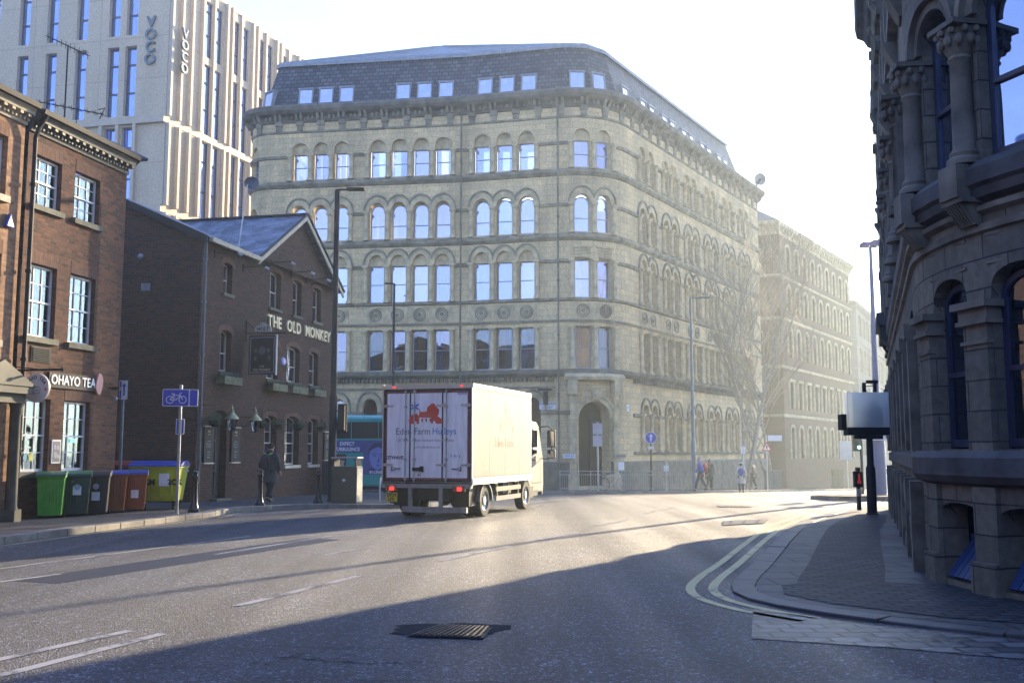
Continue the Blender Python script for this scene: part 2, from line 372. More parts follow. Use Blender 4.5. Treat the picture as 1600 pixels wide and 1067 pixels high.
M_ASPH = asphalt()
def paint(name, col, wear=.5):
    m, t, bs = nodes(name); tc = N(t, 'TexCoord'); n = N(t, 'TexNoise', Scale=14.0, Detail=8.0, Roughness=.75); t.links.new(tc.outputs['Object'], n.inputs['Vector'])
    n1 = N(t, 'TexNoise', Scale=2.0, Detail=4.0); t.links.new(tc.outputs['Object'], n1.inputs['Vector'])
    ad = N(t, 'Math', operation='ADD'); t.links.new(n.outputs['Fac'], ad.inputs[0]); t.links.new(n1.outputs['Fac'], ad.inputs[1])
    f = ramp(t, ad.outputs[0], [(.0, 0.0), (.9 - wear * .3, 0.0), (1.0, 1.0)]); 
    sc = N(t, 'Math', operation='MULTIPLY'); t.links.new(ad.outputs[0], sc.inputs[0]); sc.inputs[1].default_value = .5
    f = ramp(t, sc.outputs[0], [(.60 - .12 * wear, 0.0), (.68 - .1 * wear, 1.0)])
    c = mixc(t, rgba(col), rgba((.06, .06, .065)), f); t.links.new(c, bs.inputs['Base Color']); bs.inputs['Roughness'].default_value = .6
    return m
M_WLINE = paint('white_road_paint', (.34, .34, .34), .9)
M_YLINE = paint('yellow_road_paint', (.50, .43, .20), .55)
M_FLAG = courses('paving_flags', (.082, .088, .10), (.04, .045, .057), (.010, .011, .013), .9, .6, .02, .62, bmp=.5, stain=.4, streak=False, sscale=.8)
M_SETT = courses('stone_setts', (.055, .063, .082), (.024, .029, .042), (.007, .008, .011), .26, .15, .022, .68, bmp=.9, stain=.3, streak=False, sscale=1.2, bd=.02)
M_KERB = plain('kerb_stone', (.24, .225, .20), .7, var=.4, scale=3)
M_KERBD = plain('dark_kerb_stone', (.055, .06, .07), .6, var=.4, scale=3)
M_SETTL = courses('granite_setts', (.15, .155, .17), (.045, .05, .062), (.03, .03, .035), .30, .22, .02, .45, bmp=.9, stain=.3, streak=False, sscale=1.2, bd=.02)

def sheet(name, poly, off, mat, cell=1.5):
    import bmesh
    bm = bmesh.new(); bm.faces.new([bm.verts.new((x, y, 0)) for x, y in poly])
    y0 = min(p[1] for p in poly); y1 = max(p[1] for p in poly); y = math.ceil(max(y0, 0) / cell) * cell
    while y < min(y1, 120):
        if y > y0 + .01: bmesh.ops.bisect_plane(bm, geom=bm.verts[:] + bm.edges[:] + bm.faces[:], plane_co=(0, y, 0), plane_no=(0, 1, 0))
        y += cell
    mb = MB(); bm.verts.ensure_lookup_table()
    for i, v in enumerate(bm.verts): v.index = i; mb.v.append((v.co.x, v.co.y, gz(v.co.y) + off))
    for f in bm.faces:
        q = [v.index for v in f.verts]
        if f.normal.z < 0: q.reverse()
        mb.f.append(tuple(q)); mb.m.append(0)
    bm.free()
    return mb.build(name, mat)
def ground_sheet():
    g = MB(); ys = [-120, -20] + [i for i in range(-10, 15, 2)] + [15 + 2 * i for i in range(21)] + [60, 70, 80, 100, 140, 200, 400, 1200]; xs = [-700, -100, -40, -20, -10, 0, 10, 20, 40, 100, 700]
    for y in ys:
        for x in xs: g.v.append((x, y, gz(y) if y < 140 else gz(140)))
    k = len(xs)
    for i in range(len(ys) - 1):
        for j in range(k - 1): g.f.append((i * k + j, i * k + j + 1, (i + 1) * k + j + 1, (i + 1) * k + j)); g.m.append(0)
    return g
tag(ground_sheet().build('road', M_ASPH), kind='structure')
def offset_line(pts, d):
    out = []
    for i, p in enumerate(pts):
        a = Vector(pts[max(i - 1, 0)]); b = Vector(pts[min(i + 1, len(pts) - 1)]); t = (b - a).normalized(); out.append((p[0] + t.y * d, p[1] - t.x * d))
    return out
def smooth_line(pts, n=4):
    out = []
    P_ = [pts[0]] + list(pts) + [pts[-1]]
    for i in range(1, len(P_) - 2):
        p0, p1, p2, p3 = [Vector(q) for q in P_[i - 1:i + 3]]
        for k in range(n):
            t = k / n; v = .5 * (2 * p1 + (p2 - p0) * t + (2 * p0 - 5 * p1 + 4 * p2 - p3) * t * t + (3 * p1 - p0 - 3 * p2 + p3) * t ** 3); out.append((v.x, v.y))
    out.append(tuple(pts[-1])); return out
def strip(mb, pts, w_, off, m=0):
    L = offset_line(pts, -w_ / 2); Rr = offset_line(pts, w_ / 2)
    vs = [(x, y, gz(y) + off) for x, y in L + Rr]; n = len(pts); mb.add(vs, [(i, i + 1, n + i + 1, n + i) for i in range(n - 1)], m)
def kerb(name, pts, side, wd=.3, stone=.9, up=.125, mat=None):   # individual stones with small gaps; side +1 = pavement on the right of travel
    mb = MB(); acc = 0; rnd = random.Random(5)
    seglen = [math.dist(a, b) for a, b in zip(pts, pts[1:])]; tot = sum(seglen)
    def at_(d):
        for L, a, b in zip(seglen, pts, pts[1:]):
            if d <= L: t = d / L; return (a[0] + (b[0] - a[0]) * t, a[1] + (b[1] - a[1]) * t)
            d -= L
        return pts[-1]
    d = 0
    while d < tot - .05:
        e = min(d + stone, tot); q = [at_(d + .008), at_((d + e) / 2), at_(e - .008)]; o = offset_line(q, wd * side); j = rnd.uniform(-.006, .006)
        poly = q + o[::-1]
        mb.slab(poly, -.1, up + j, zf=lambda x, y: gz(y)); d = e
    o = mb.build(name, mat or M_KERB, bevel=.012); tag(o, kind='structure'); return o
KL = smooth_line([(-10.6, 6), (-9.9, 11), (-9.15, 15.5), (-8.75, 17.9), (-8.2, 21), (-7.75, 23.4), (-7.5, 25.3), (-7.6, 26.8), (-7.3, 28.2), (-6.3, 29.7), (-4.9, 30.0), (-3.6, 29.7), (-2.7, 30.3), (-2.2, 32.5), (-2.6, 36.5), (-4.2, 40), (-7, 44), (-14, 48), (-40, 54)])
KR = smooth_line([(40, 36), (20, 32.5), (12.5, 31), (9.9, 29.6), (8.7, 27.3), (6.4, 22.5), (5.05, 19.0), (3.5, 14.6), (2.8, 12.7), (2.52, 11.7), (2.55, 10.9), (2.95, 10.1), (3.7, 9.3), (5.0, 8.35), (8, 7.0), (14, 5.4), (40, 0)])
KM = smooth_line([(-60, 68), (-20, 63), (-8, 60.2), (-3, 58.6), (0, 55.8), (1.6, 51.5), (4.2, 49.6), (7.2, 49.8), (9.6, 52), (14, 58.5), (22, 71), (40, 100), (60, 132)])
KN = smooth_line([(40, -3.5), (14, 3.1), (8, 5.4), (4.5, 6.4), (2.6, 6.7), (1.75, 6.55), (1.4, 6.0), (1.2, 3.5), (1.0, -10)])
kerb('left_kerb', KL, -1); kerb('right_kerb', KR, -1, .28, 1.1, .035, M_KERBD); kerb('far_kerb', KM, -1); kerb('near_kerb', KN, -1, .3, .9, .125, M_KERBD)
tag(sheet('left_pavement', [(x, y) for x, y in offset_line(KL, -.29)] + [(-60, 60), (-60, 6)], .115, M_FLAG), kind='structure')
tag(sheet('right_pavement', offset_line(KR, -.29) + [(60, 0), (60, 36)], .03, M_FLAG), kind='structure')
tag(sheet('far_pavement', offset_line(KM, -.29) + [(50, 150), (-60, 150)], .115, M_FLAG), kind='structure')
tag(sheet('near_pavement', offset_line(KN, -.29) + [(40, -10)], .115, M_SETTL), kind='structure')
# sett bands in the right pavement and the granite strip in the road mouth
KRi = [p for p in KR if p[1] < 27 and p[1] > 6.6 and p[0] < 9.5]
a_ = offset_line(KRi, -.75); b_ = offset_line(KRi, -1.75)
mb = MB(); n_ = len(a_)
k2 = [i for i in range(n_) if a_[i][1] > 11.5]
mb.add([(x, y, gz(y) + .036) for x, y in [a_[i] for i in k2] + [b_[i] for i in k2]], [(i, i + 1, len(k2) + i + 1, len(k2) + i) for i in range(len(k2) - 1)])
tag(mb.build('sett_band', M_SETT), kind='structure')
tag(sheet('corner_setts', [(3.15, 11.9), (3.0, 11.2), (3.3, 10.5), (4.1, 9.65), (6.4, 8.35), (12, 6.9), (12, 8.8), (6.2, 10.4), (5.2, 11.9), (3.9, 12.4)], .037, M_SETT), kind='structure')
tag(sheet('granite_band', [(2.45, 10.35), (3.35, 9.35), (4.5, 8.5), (7.5, 7.25), (7.0, 6.75), (4.2, 7.75), (3.1, 8.35), (2.05, 8.75)], .006, M_SETTL), kind='structure')
# yellow lines
mb = MB(); Y1 = [p for p in KR if 9.9 < p[1] < 26 and p[0] < 9]
strip(mb, offset_line(Y1, .20), .11, .006); strip(mb, offset_line(Y1, .46), .11, .006)
tag(mb.build('yellow_line', M_YLINE), kind='structure')
mb = MB(); Y2 = [p for p in KL if 9 < p[1] < 24.5]; strip(mb, offset_line(Y2, .25), .08, .006); Y3 = [p for p in KL if 24.5 < p[1] < 31.3]; strip(mb, offset_line(Y3, .3), .08, .006)
tag(mb.build('yellow_line', M_YLINE), kind='structure')
# white markings
mb = MB()
for p, q, w_ in [((-4.55, 6.5), (-3.41, 9.14), .11), ((-4.2, 5.8), (-3.07, 8.98), .11), ((-7.3, 10.4), (-5.88, 13.23), .09), ((-7.6, 12.2), (-4.95, 19.06), .08), ((-2.85, 10.54), (-1.97, 13.03), .12),
                 ((-1.03, 14.82), (-.03, 17.1), .12), ((-2.91, 15.63), (-2.51, 16.55), .09), ((.5, 18.3), (1.3, 20.1), .1), ((-4.6, 15.7), (-3.4, 19.2), .08),
                 ((-5.6, 24.4), (-4.9, 26.0), .1), ((-4.2, 27.2), (-3.7, 28.6), .1), ((-6.6, 21.5), (-6.1, 23), .08), ((1.9, 22), (2.8, 24.2), .1), ((3.6, 27), (4.6, 29.6), .1)]:
    k = 5; strip(mb, [(p[0] + (q[0] - p[0]) * i / k, p[1] + (q[1] - p[1]) * i / k) for i in range(k + 1)], w_, .006)
tag(mb.build('white_marking', M_WLINE), kind='structure')
# dark flat patch painting the recess shade round the manhole, cracks and a second patch
M_PATCH = plain('recess_crack_dark', (.014, .017, .024), .8, spec=.15, var=.6, scale=12, bmp=.5)
rnd = random.Random(11)
def blob(cx, cy, rx, ry, rot, n=22, j=.12):
    out = []
    for i in range(n):
        a = 2 * math.pi * i / n; r_ = 1 + rnd.uniform(-j, j); x, y = rx * r_ * math.cos(a), ry * r_ * math.sin(a); out.append((cx + x * math.cos(rot) - y * math.sin(rot), cy + x * math.sin(rot) + y * math.cos(rot)))
    return out
tag(sheet('recess_shade', blob(-.56, 9.2, .56, .33, 0, j=.2), .004, M_PATCH, 50), kind='structure')
mb = MB()
def crack(p, q, w_, n=16):
    pts = []; rr = rnd
    for i in range(n + 1):
        t = i / n; pts.append((p[0] + (q[0] - p[0]) * t + rr.uniform(-.03, .03), p[1] + (q[1] - p[1]) * t + rr.uniform(-.035, .035)))
    L = [w_ * rr.uniform(.3, 1) for _ in pts]
    vs = [(x, y - l_ / 2, .005) for (x, y), l_ in zip(pts, L)] + [(x, y + l_ / 2, .005) for (x, y), l_ in zip(pts, L)]; k = len(pts)
    mb.add(vs, [(i, i + 1, k + i + 1, k + i) for i in range(k - 1)])
for p, q, w_ in [((-1.85, 8.0), (-1.1, 7.75), .028), ((-1.1, 7.75), (-.7, 7.8), .02), ((-2.1, 8.45), (-1.0, 8.3), .014), ((-1.9, 7.6), (-1.65, 8.15), .02), ((-1.2, 7.2), (.4, 7.1), .012), ((-3.2, 7.4), (-1.9, 7.75), .012), ((.8, 10.4), (2.0, 9.6), .012), ((-1.4, 7.75), (-1.3, 8.1), .015)]: crack(p, q, w_)
tag(mb.build('road_crack', M_PATCH), kind='structure')
# dark strip painting a shadow band on the carriageway
M_SHBAND = plain('shadow_band_tarmac', (.03, .036, .05), .5, var=.5, scale=30, bmp=.8, spec=.5)
for i, (poly, mt) in enumerate([([(-6.2, 12.6), (-5.5, 12.3), (-3.1, 18.4), (-3.8, 18.7)], M_SHBAND)]):
    tag(sheet('shadow_band', poly, .003, mt, 2), kind='structure')
# traffic island far right
isl = [(11.5, 36.2), (19, 35.4), (20, 38.5), (13.0, 40.2), (11.3, 38.2)]
tag(sheet('traffic_island', isl, .16, M_FLAG), kind='structure'); kerb('island_kerb', isl + [isl[0]], -1, .25)
# ------------------------------------------------------------------ the big sandstone warehouse in the middle
def main_warehouse():
    root = empty('stone_warehouse', (2.98, 61, gz(61)))
    tag(root, 'huge five-storey sandstone warehouse with rounded corner, arched windows and slate mansard', 'building')
    ox, oy, oz = root.location
    thB = math.atan2(-.1413, .99); thA = math.atan2(-.2362, .9717)
    E = Vector((-3.21 - .99 * 12.9 - ox, 62.5 + .1413 * 12.9 - oy)); r = 2.0; th0 = thB - R(85)
    c = E + Vector((-math.sin(thB), math.cos(thB))) * r; p = c - Vector((-math.sin(th0), math.cos(th0))) * r
    Lf = 14; p0 = p - Vector((math.cos(th0), math.sin(th0))) * Lf
    P = Path(p0, th0, -19.27 - r * R(85) - Lf); P.line(Lf).arc(r, 85).line(12.9); P.th = thA
    P.line(6.37).arc(4.13, 72.05).line(26.9); uC = P.segs[-1][1]; uE = P.u
    P.turn(88).line(13); uEnd = P.u
    uS = P.u0; uL = -19.27
    Z = lambda z: z - oz
    A = [-2.13, -3.58, -5.05]; B1 = [-7.62, -9.07, -10.52, -11.97]; B2 = [-14.4, -15.82, -17.24]
    K = [1.42, 2.92]; CC = [uC + 3.0 + 3.98 * i for i in range(6)]; Cw = [x + d for x in CC for d in (-.70, .70)]
    LW = [-20.75]
    groups = [B2, B1, A, K] + [[x - .70, x + .70] for x in CC]
    up = B2 + B1 + A + K + Cw + LW
    F = Facade(P)
    ow = 1.06
    # ground storey openings
    gA = [-1.75 - 2.1 * i for i in range(9)][::-1]
    gA = [u for u in gA if abs(u + 6.37) > .5]
    F.row(uS, -.2, Z(gz(61) - 1.5), Z(6.0), [(u, 1.0, Z(1.0), Z(4.05), .85, 'p') for u in gA], .4)
    # corner door
    F.row(-.2, uC + .4, Z(gz(61) - 1.5), Z(6.0), [(2.1, 2.0, Z(gz(61) + .25), Z(3.6), 1.0, 'r')], 1.0)
    F.row(uC + .4, uEnd, Z(gz(61) - 3.5), Z(6.0), [(u, .98, Z(1.6), Z(3.95), .62, 'p') for u in Cw], .4)
    F.row(uS, uEnd, Z(6.0), Z(10.0), [(u, ow + .06, Z(6.6), Z(9.25), 0, 'r') for u in up], .38)
    F.row(uS, uEnd, Z(10.0), Z(14.84), [(u, ow, Z(11.0), Z(13.4), .72, 'r') for u in up if u not in K] + [(u, ow, Z(11.0), Z(13.5), 0, 'r') for u in K], .38)
    F.row(uS, uEnd, Z(14.84), Z(19.0), [(u, ow, Z(15.15), Z(16.95), .62, 'r') for u in up], .38)
    F.row(uS, uEnd, Z(19.0), Z(23.6), [(u, ow, Z(19.28), Z(20.95), .82, 's') for u in up], .38)
    pB = P.at(uEnd); pS = P.at(uS)
    F.mb.add([(pB.x, pB.y, Z(-3)), (pS.x, pS.y, Z(-3)), (pS.x, pS.y, Z(24)), (pB.x, pB.y, Z(24))], [(0, 1, 2, 3)])
    F.mb.build('wall', M_STONE, root)
    # tympana (recessed stone heads)
    T = MB()
    for u in up:
        for zs, zp, h, zr in ((19.28, 20.95, .82, 21.05), (11.0, 13.4, .72, 13.42)):
            if zp < 15 and u in K: continue
            o = arch_pts((u, ow, 0, Z(zp), h, 's' if zp > 15 else 'r'))
            pts = [(x, z) for x, z in o if z >= Z(zr)]
            pts = [(u - ow / 2, Z(zr))] + [(x, z) for x, z in o if Z(zr) < z] + [(u + ow / 2, Z(zr))]
            vs = [P.P(x, -.2, z) for x, z in pts] + [P.P(x, -.34, z) for x, z in pts]; n = len(pts)
            T.add(vs, [tuple(range(n)), (0, n - 1, 2 * n - 1, n)])
            if zp < 15: archring(T, P, u, Z(zr), .0, .32, -.2, -.16, k=8); archring(T, P, u, Z(zr) + .3, .05, .13, -.2, -.15, k=8)
    T.build('carved_tympanum', M_STONE_T, root)
    # courses and cornices
    S = MB()
    a, b = uS, uE + .15
    course(S, P, a, b, [(0, Z(18.72)), (.10, Z(18.78)), (.22, Z(18.95)), (.22, Z(19.10)), (.05, Z(19.20)), (0, Z(19.2))])
    course(S, P, a, b, [(0, Z(14.6)), (.10, Z(14.66)), (.2, Z(14.8)), (.2, Z(14.98)), (.05, Z(15.08)), (0, Z(15.08))])
    course(S, P, a, b, [(0, Z(10.78)), (.14, Z(10.85)), (.14, Z(10.98)), (0, Z(11.0))])
    course(S, P, a, b, [(0, Z(9.5)), (.10, Z(9.5)), (.12, Z(9.62)), (0, Z(9.66))])
    course(S, P, a, b, [(0, Z(22.45)), (.08, Z(22.5)), (.08, Z(22.6)), (0, Z(22.62))])
    course(S, P, a, -.3, [(0, Z(5.4)), (.07, Z(5.4)), (.07, Z(5.52)), (0, Z(5.55))])
    S.build('string_course', M_STONE_M, root)
    D = MB()
    course(D, P, a, b, [(0, Z(6.1)), (.2, Z(6.14)), (.36, Z(6.3)), (.38, Z(6.48)), (.1, Z(6.58)), (0, Z(6.58))])
    u = uL - 1
    while u < uE:
        if not (-.4 < u < uC + .3): ubox(D, P, u, u + .13, 0, .22, Z(5.86), Z(6.11))
        u += .27
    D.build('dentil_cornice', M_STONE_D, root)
    # main cornice
    G = MB()
    course(G, P, a, b, [(0, Z(23.15)), (.10, Z(23.2)), (.14, Z(23.55)), (.55, Z(23.68)), (.70, Z(23.85)), (.74, Z(24.08)), (.66, Z(24.2)), (0, Z(24.34)), (-.4, Z(24.34)), (-.4, Z(23.15))])
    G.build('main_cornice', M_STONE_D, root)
    Bk = MB(); u = uL - 2.4
    while u < uE:
        for d in (-.2, .12):
            ubox(Bk, P, u + d - .02, u + d + .14, 0, .50, Z(23.28), Z(23.66), taper=.2)
        ubox(Bk, P, u - .22, u + .26, 0, .16, Z(22.95), Z(23.3)); ubox(Bk, P, u - .17, u + .21, 0, .1, Z(22.62), Z(22.96))
        ubox(Bk, P, u + .55, u + .68, 0, .22, Z(23.34), Z(23.6)); ubox(Bk, P, u + .86, u + .99, 0, .22, Z(23.34), Z(23.6))
        u += 1.45
    Bk.build('cornice_bracket', M_STONE_M, root)['kind'] = 'stuff'  # darker stone paints in the shaded undersides
    # archivolts and hoods
    H = MB(); H2 = MB()
    for g in groups:
        for i, u in enumerate(sorted(g)):
            gs = sorted(g); lo = -(gs[i] - gs[i - 1]) / 2 if i else -9; hi = (gs[i + 1] - gs[i]) / 2 if i < len(gs) - 1 else 9
            archring(H, P, u, Z(16.95), ow / 2, .82, 0, .05, h0=.62, h1=1.02, lo=lo, hi=hi, k=18)
            archring(H2, P, u, Z(16.95), .80, .90, 0, .13, h0=1.02, h1=1.14, lo=lo, hi=hi, k=18)
            if u not in K:
                archring(H, P, u, Z(13.4), ow / 2, .80, 0, .05, h0=.72, h1=1.02, lo=lo, hi=hi, k=18)
                archring(H2, P, u, Z(13.4), .78, .88, 0, .13, h0=1.02, h1=1.14, lo=lo, hi=hi, k=18)
                archring(H, P, u, Z(20.95), ow / 2, .62, 0, .04, h0=.82, h1=.92, lo=lo, hi=hi, k=18, e=.6)
            else:
                for zz in (13.55, 13.75, 13.95): ubox(H, P, u - .5, u + .5, 0, .06, Z(zz), Z(zz) + .12)
                ubox(H, P, u - .62, u + .62, 0, .12, Z(14.15), Z(14.28))
    for i, g in enumerate(Cw):
        lo = -9 if i % 2 == 0 else -.7; hi = .7 if i % 2 == 0 else 9
        archring(H, P, g, Z(3.95), .49, .72, 0, .06, h0=.62, h1=.95, lo=lo, hi=hi); archring(H2, P, g, Z(3.95), .72, .82, 0, .13, h0=.95, h1=1.06, lo=lo, hi=hi)
    for g in gA:
        archring(H, P, g, Z(4.05), .5, .78, 0, .05, h0=.85, h1=1.18, e=.8); archring(H2, P, g, Z(4.05), .78, .88, 0, .13, h0=1.18, h1=1.3, e=.8)
    H.build('arch_moulding', M_STONE_T, root); H2.build('hood_moulding', M_STONE_M, root)
    # imposts between groups
    ends = [uS]
    for g in groups: ends += [min(g) - ow / 2, max(g) + ow / 2]
    ends.append(uE)
    for x0, x1 in zip(ends[::2], ends[1::2]):
        for z in (20.72, 16.75, 13.2): I = MB(); course(I, P, x0, x1, [(0, Z(z)), (.09, Z(z) + .04), (.12, Z(z) + .22), (0, Z(z) + .26)]); I.build('impost_band', M_STONE_M, root)
    ge = [uC + .4] 
    for x in CC: ge += [x - 1.2, x + 1.2]
    ge.append(uE)
    for x0, x1 in zip(ge[::2], ge[1::2]): I = MB(); course(I, P, x0, x1, [(0, Z(3.7)), (.1, Z(3.74)), (.12, Z(3.92)), (0, Z(3.96))]); I.build('impost_band', M_STONE_M, root)
    gg = [uL - 2] + [u + d for u in gA for d in (-.5, .5)] + [.9]
    for x0, x1 in zip(gg[::2], gg[1::2]): I = MB(); course(I, P, x0, x1, [(0, Z(3.8)), (.1, Z(3.84)), (.12, Z(4.02)), (0, Z(4.05))]); I.build('impost_band', M_STONE_M, root)
    # plinth
    Q = MB(); base = Z(gz(61) - .2)
    def plinth(x0, x1, zt): course(Q, P, x0, x1, [(0, Z(gz(61) - 3)), (.22, Z(gz(61) - 3)), (.22, Z(zt) - .1), (.12, Z(zt)), (0, Z(zt))])
    plinth(uS, 1.0, .9); plinth(3.2, uE, .95)
    for x in CC:
        for d in (-1.1, .7): pass
    course(Q, P, uC + .4, uE, [(0, Z(1.35)), (.16, Z(1.38)), (.16, Z(1.5)), (0, Z(1.56))])
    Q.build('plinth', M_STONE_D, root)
    # roundel panels below the second row
    for g in groups:
        for u in g:
            Rn = MB(); Rr = MB()
            ubox(Rn, P, u - .66, u + .66, 0, .035, Z(9.72), Z(10.7))
            for r0, r1, n1 in ((.34, .42, .09), (.22, .27, .07), (.02, .12, .11)):
                archring(Rr, P, u, Z(10.2), r0, r1, .03, n1, k=10); archring(Rr, P, u, Z(10.2), r0, r1, .03, n1, h0=-r0, h1=-r1, k=10)
            ro_ = Rn.build('roundel_panel', M_STONE_T, root); Rr.build('roundel_carving', M_STONE_M, ro_)  # darker rings put depth shade into the carving
    # colonnettes
    def col(h, name):
        c = MB(); c.box(-.17, -.19, 0, .17, .15, .1); c.lathe([(.18, .1), (.18, .16), (.14, .24), (.13, h - .32), (.16, h - .3), (.14, h - .26), (.21, h - .12)], n=10)
        c.box(-.2, -.21, h - .12, .2, .17, h); return c
    CM = {}
    rest = MB()
    for (z0, z1) in ((19.2, 20.95), (15.08, 16.98), (11.0, 13.42), (6.58, 9.26), (1.5, 3.95)):
        h = z1 - z0
        for gi, g in enumerate(groups):
            gs = sorted(g)
            if z1 < 5 and gi < 4: continue
            us = [gs[0] - .68] + [(x + y) / 2 for x, y in zip(gs, gs[1:])] + [gs[-1] + .68]
            for k_, u in enumerate(us):
                (lx, ly, lz), th = frame_at(P, u, .10, Z(z0))
                if gi < 4:
                    if h not in CM: CM[h] = col(h, 'colonnette').build('colonnette', M_STONE_T, root, (lx, ly, lz), th, smooth=True)
                    else:
                        o = CM[h].copy(); COL.objects.link(o); o.parent = root; o.location = (lx, ly, lz); o.rotation_euler.z = th
                else:
                    m = Matrix.Rotation(th, 4, 'Z'); cc = col(h, '')
                    rest.add([tuple(m @ Vector(v) + Vector((lx, ly, lz))) for v in cc.v], cc.f)
    ro = rest.build('side_colonnette', M_STONE_T, root, smooth=True); ro['kind'] = 'stuff'
    # windows
    def proto(*a, **k): o = sash(*a, **k); o.parent = root; return freeze(o)
    kinds = {}; GV = [glass('window_glass', tint=t_, refl=r_) for t_, r_ in (((.80, .83, 1.0), .42), ((.9, .9, 1.0), .33), ((.72, .76, .96), .36))]; GL = [glass('window_glass_low', tint=t_, refl=r_) for t_, r_ in (((.8, .8, .95), .22), ((.7, .75, .85), .14))]  # lavender tints and duller low-row panes put reflected tones into the glass
    rnd = random.Random(3)
    def place(kind, mk, u, z, n):
        (lx, ly, lz), th = frame_at(P, u, n, z)
        if kind not in kinds: kinds[kind] = o = mk(); o.location = (lx, ly, lz); o.rotation_euler.z = th
        else: o = copy_tree(kinds[kind], root, (lx, ly, lz), th)
        return o
    for u in sorted(up, key=lambda q: q):
        side = u > uC
        for (z, h, rise, row) in ((19.3, 1.76, 0, 5), (15.17, 1.78, .5, 4), (11.02, 2.4, 0, 3), (6.62, 2.6, 0, 2)):
            cur = rnd.choice(['full', 'full', 'left', 'right', 'sides', 'none']) if row > 2 else rnd.choice(['left', 'right', 'sides', 'left', 'full'])
            gi = rnd.randrange(3) if row > 2 else rnd.randrange(2); g = GV[gi] if row > 2 else GL[gi]
            place((row, cur, gi), lambda: proto(.98, h, rise, (1, 1), M_FRAME, g, M_CURT if row > 2 else M_CURTD, cur), u, Z(z), -.33)
    kg = None
    for u in gA + Cw:
        big = u < 0
        k = 'G' if big else 'g'
        place(k, (lambda: proto(1.0, 3.05, .8, (1, 1), M_DKBLUE, M_GLASSD, M_CURTD, 'none', name='arched_window')) if big else (lambda: proto(.96, 2.35, .55, (1, 1), M_DKBLUE, M_GLASSD, M_CURTD, 'none', name='arched_window')), u, Z(1.0 if big else 1.6), -.36)
    # corner doorway
    Dm = MB()
    for s_ in (-1, 1):
        uu = 2.1 + s_ * 1.35
        ubox(Dm, P, uu - .2, uu + .2, 0, .28, base, Z(3.5)); ubox(Dm, P, uu - .28, uu + .28, 0, .36, Z(3.5), Z(3.72))
        ubox(Dm, P, uu - .16, uu + .16, 0, .3, Z(3.72), Z(5.0)); ubox(Dm, P, uu - .26, uu + .26, 0, .5, Z(5.0), Z(5.9))
        ubox(Dm, P, uu - .28, uu + .28, 0, .4, base, Z(.2))
    archring(Dm, P, 2.1, Z(3.6), 1.0, 1.28, 0, .14, k=20); archring(Dm, P, 2.1, Z(3.6), 1.28, 1.4, 0, .24, k=20)
    ubox(Dm, P, 1.86, 2.34, 0, .42, Z(4.7), Z(5.45)); ubox(Dm, P, 1.97, 2.23, .42, .5, Z(4.85), Z(5.3))
    course(Dm, P, .3, 3.95, [(0, Z(5.9)), (.5, Z(5.9)), (.55, Z(6.1)), (.36, Z(6.3)), (0, Z(6.3))])
    Dm.build('doorway_surround', M_STONE_T, root)
    dd = MB(); ubox(dd, P, 1.05, 3.15, -1.0, -.9, base, Z(3.6)); archring(dd, P, 2.1, Z(3.6), .0, 1.05, -1.0, -.9, k=12)
    for q in (1.1, 2.06, 3.02): ubox(dd, P, q, q + .08, -.9, -.84, base, Z(3.5))
    ubox(dd, P, 1.1, 3.1, -.9, -.85, Z(3.4), Z(3.55))
    dd.build('entrance_door', M_BLACK, root)
    st = MB()
    for i in range(3): ubox(st, P, .9, 3.3, -.1 - .3 * i, .9 - .3 * i, Z(gz(61) - .3), Z(gz(61) + .1 + .12 * i))
    st.build('door_step', M_STONE_T, root)
    # mansard
    mu = [uS, -19.27 - 1.6, -19.27, -6.37, 0.0, 2.35, uC, uE - 2.4]
    def mp(u, n, z): return P.P(u, n, z)
    Ms = MB(); acc = 0
    for x, y in zip(mu, mu[1:]):
        q = [mp(x, -.55, Z(24.3)), mp(y, -.55, Z(24.3)), mp(y, -1.6, Z(27.75)), mp(x, -1.6, Z(27.75))]
        if y == mu[-1]: q[2] = mp(y - .9, -1.6, Z(27.75))
        Ms.add(q, [(0, 1, 2, 3)], 0, [(x, 0), (y, 0), (y, 3.2), (x, 3.2)])
    e0, e1 = mp(mu[-1], -.55, Z(24.3)), mp(mu[-1] - .9, -1.6, Z(27.75)); e2, e3 = mp(mu[-1] - .9, -13, Z(27.75)), mp(mu[-1], -13, Z(24.3))
    Ms.add([e0, e3, e2, e1], [(0, 1, 2, 3)])
    Ms.build('mansard_roof', M_SLATE, root)
    fl = MB()
    top = [mp(x, -1.6, Z(27.75)) for x in mu[:-1]] + [mp(mu[-1] - .9, -1.6, Z(27.75))]
    topo = [mp(x, -1.42, Z(27.67)) for x in mu[:-1]] + [mp(mu[-1] - .8, -1.42, Z(27.67))]
    for i in range(len(top) - 1):
        a0, a1, b0, b1 = Vector(top[i]), Vector(top[i + 1]), Vector(topo[i]), Vector(topo[i + 1])
        up_ = Vector((0, 0, .2)); fl.add([b0, b1, b1 + up_, b0 + up_, a0, a1, a1 + up_ * 1.6, a0 + up_ * 1.6], [(0, 1, 2, 3), (3, 2, 6, 7), (0, 4, 5, 1)])
    fl.build('roof_edge_flashing', M_LEAD, root)
    # low metal roof with standing seams rising to a ridge
    rf = MB(); apex = Vector((-5.2 - ox, 70.5 - oy, Z(31.2))); ap2 = Vector((8.5 - ox, 74 - oy, Z(29.4))); ap3 = Vector(e2) * .5 + Vector(e1) * .5; ap3.z = Z(28.0)
    ring = [Vector(t) + Vector((0, 0, .3)) for t in top]
    def fan(a_, b_, ap, seams=1):
        rf.add([a_, b_, ap], [(0, 1, 2)])
        n = max(2, int((b_ - a_).length / .7))
        for i in range(n): 
            q = a_.lerp(b_, (i + .5) / n); rf.tube([q, q.lerp(ap, .97)], .04, 4)
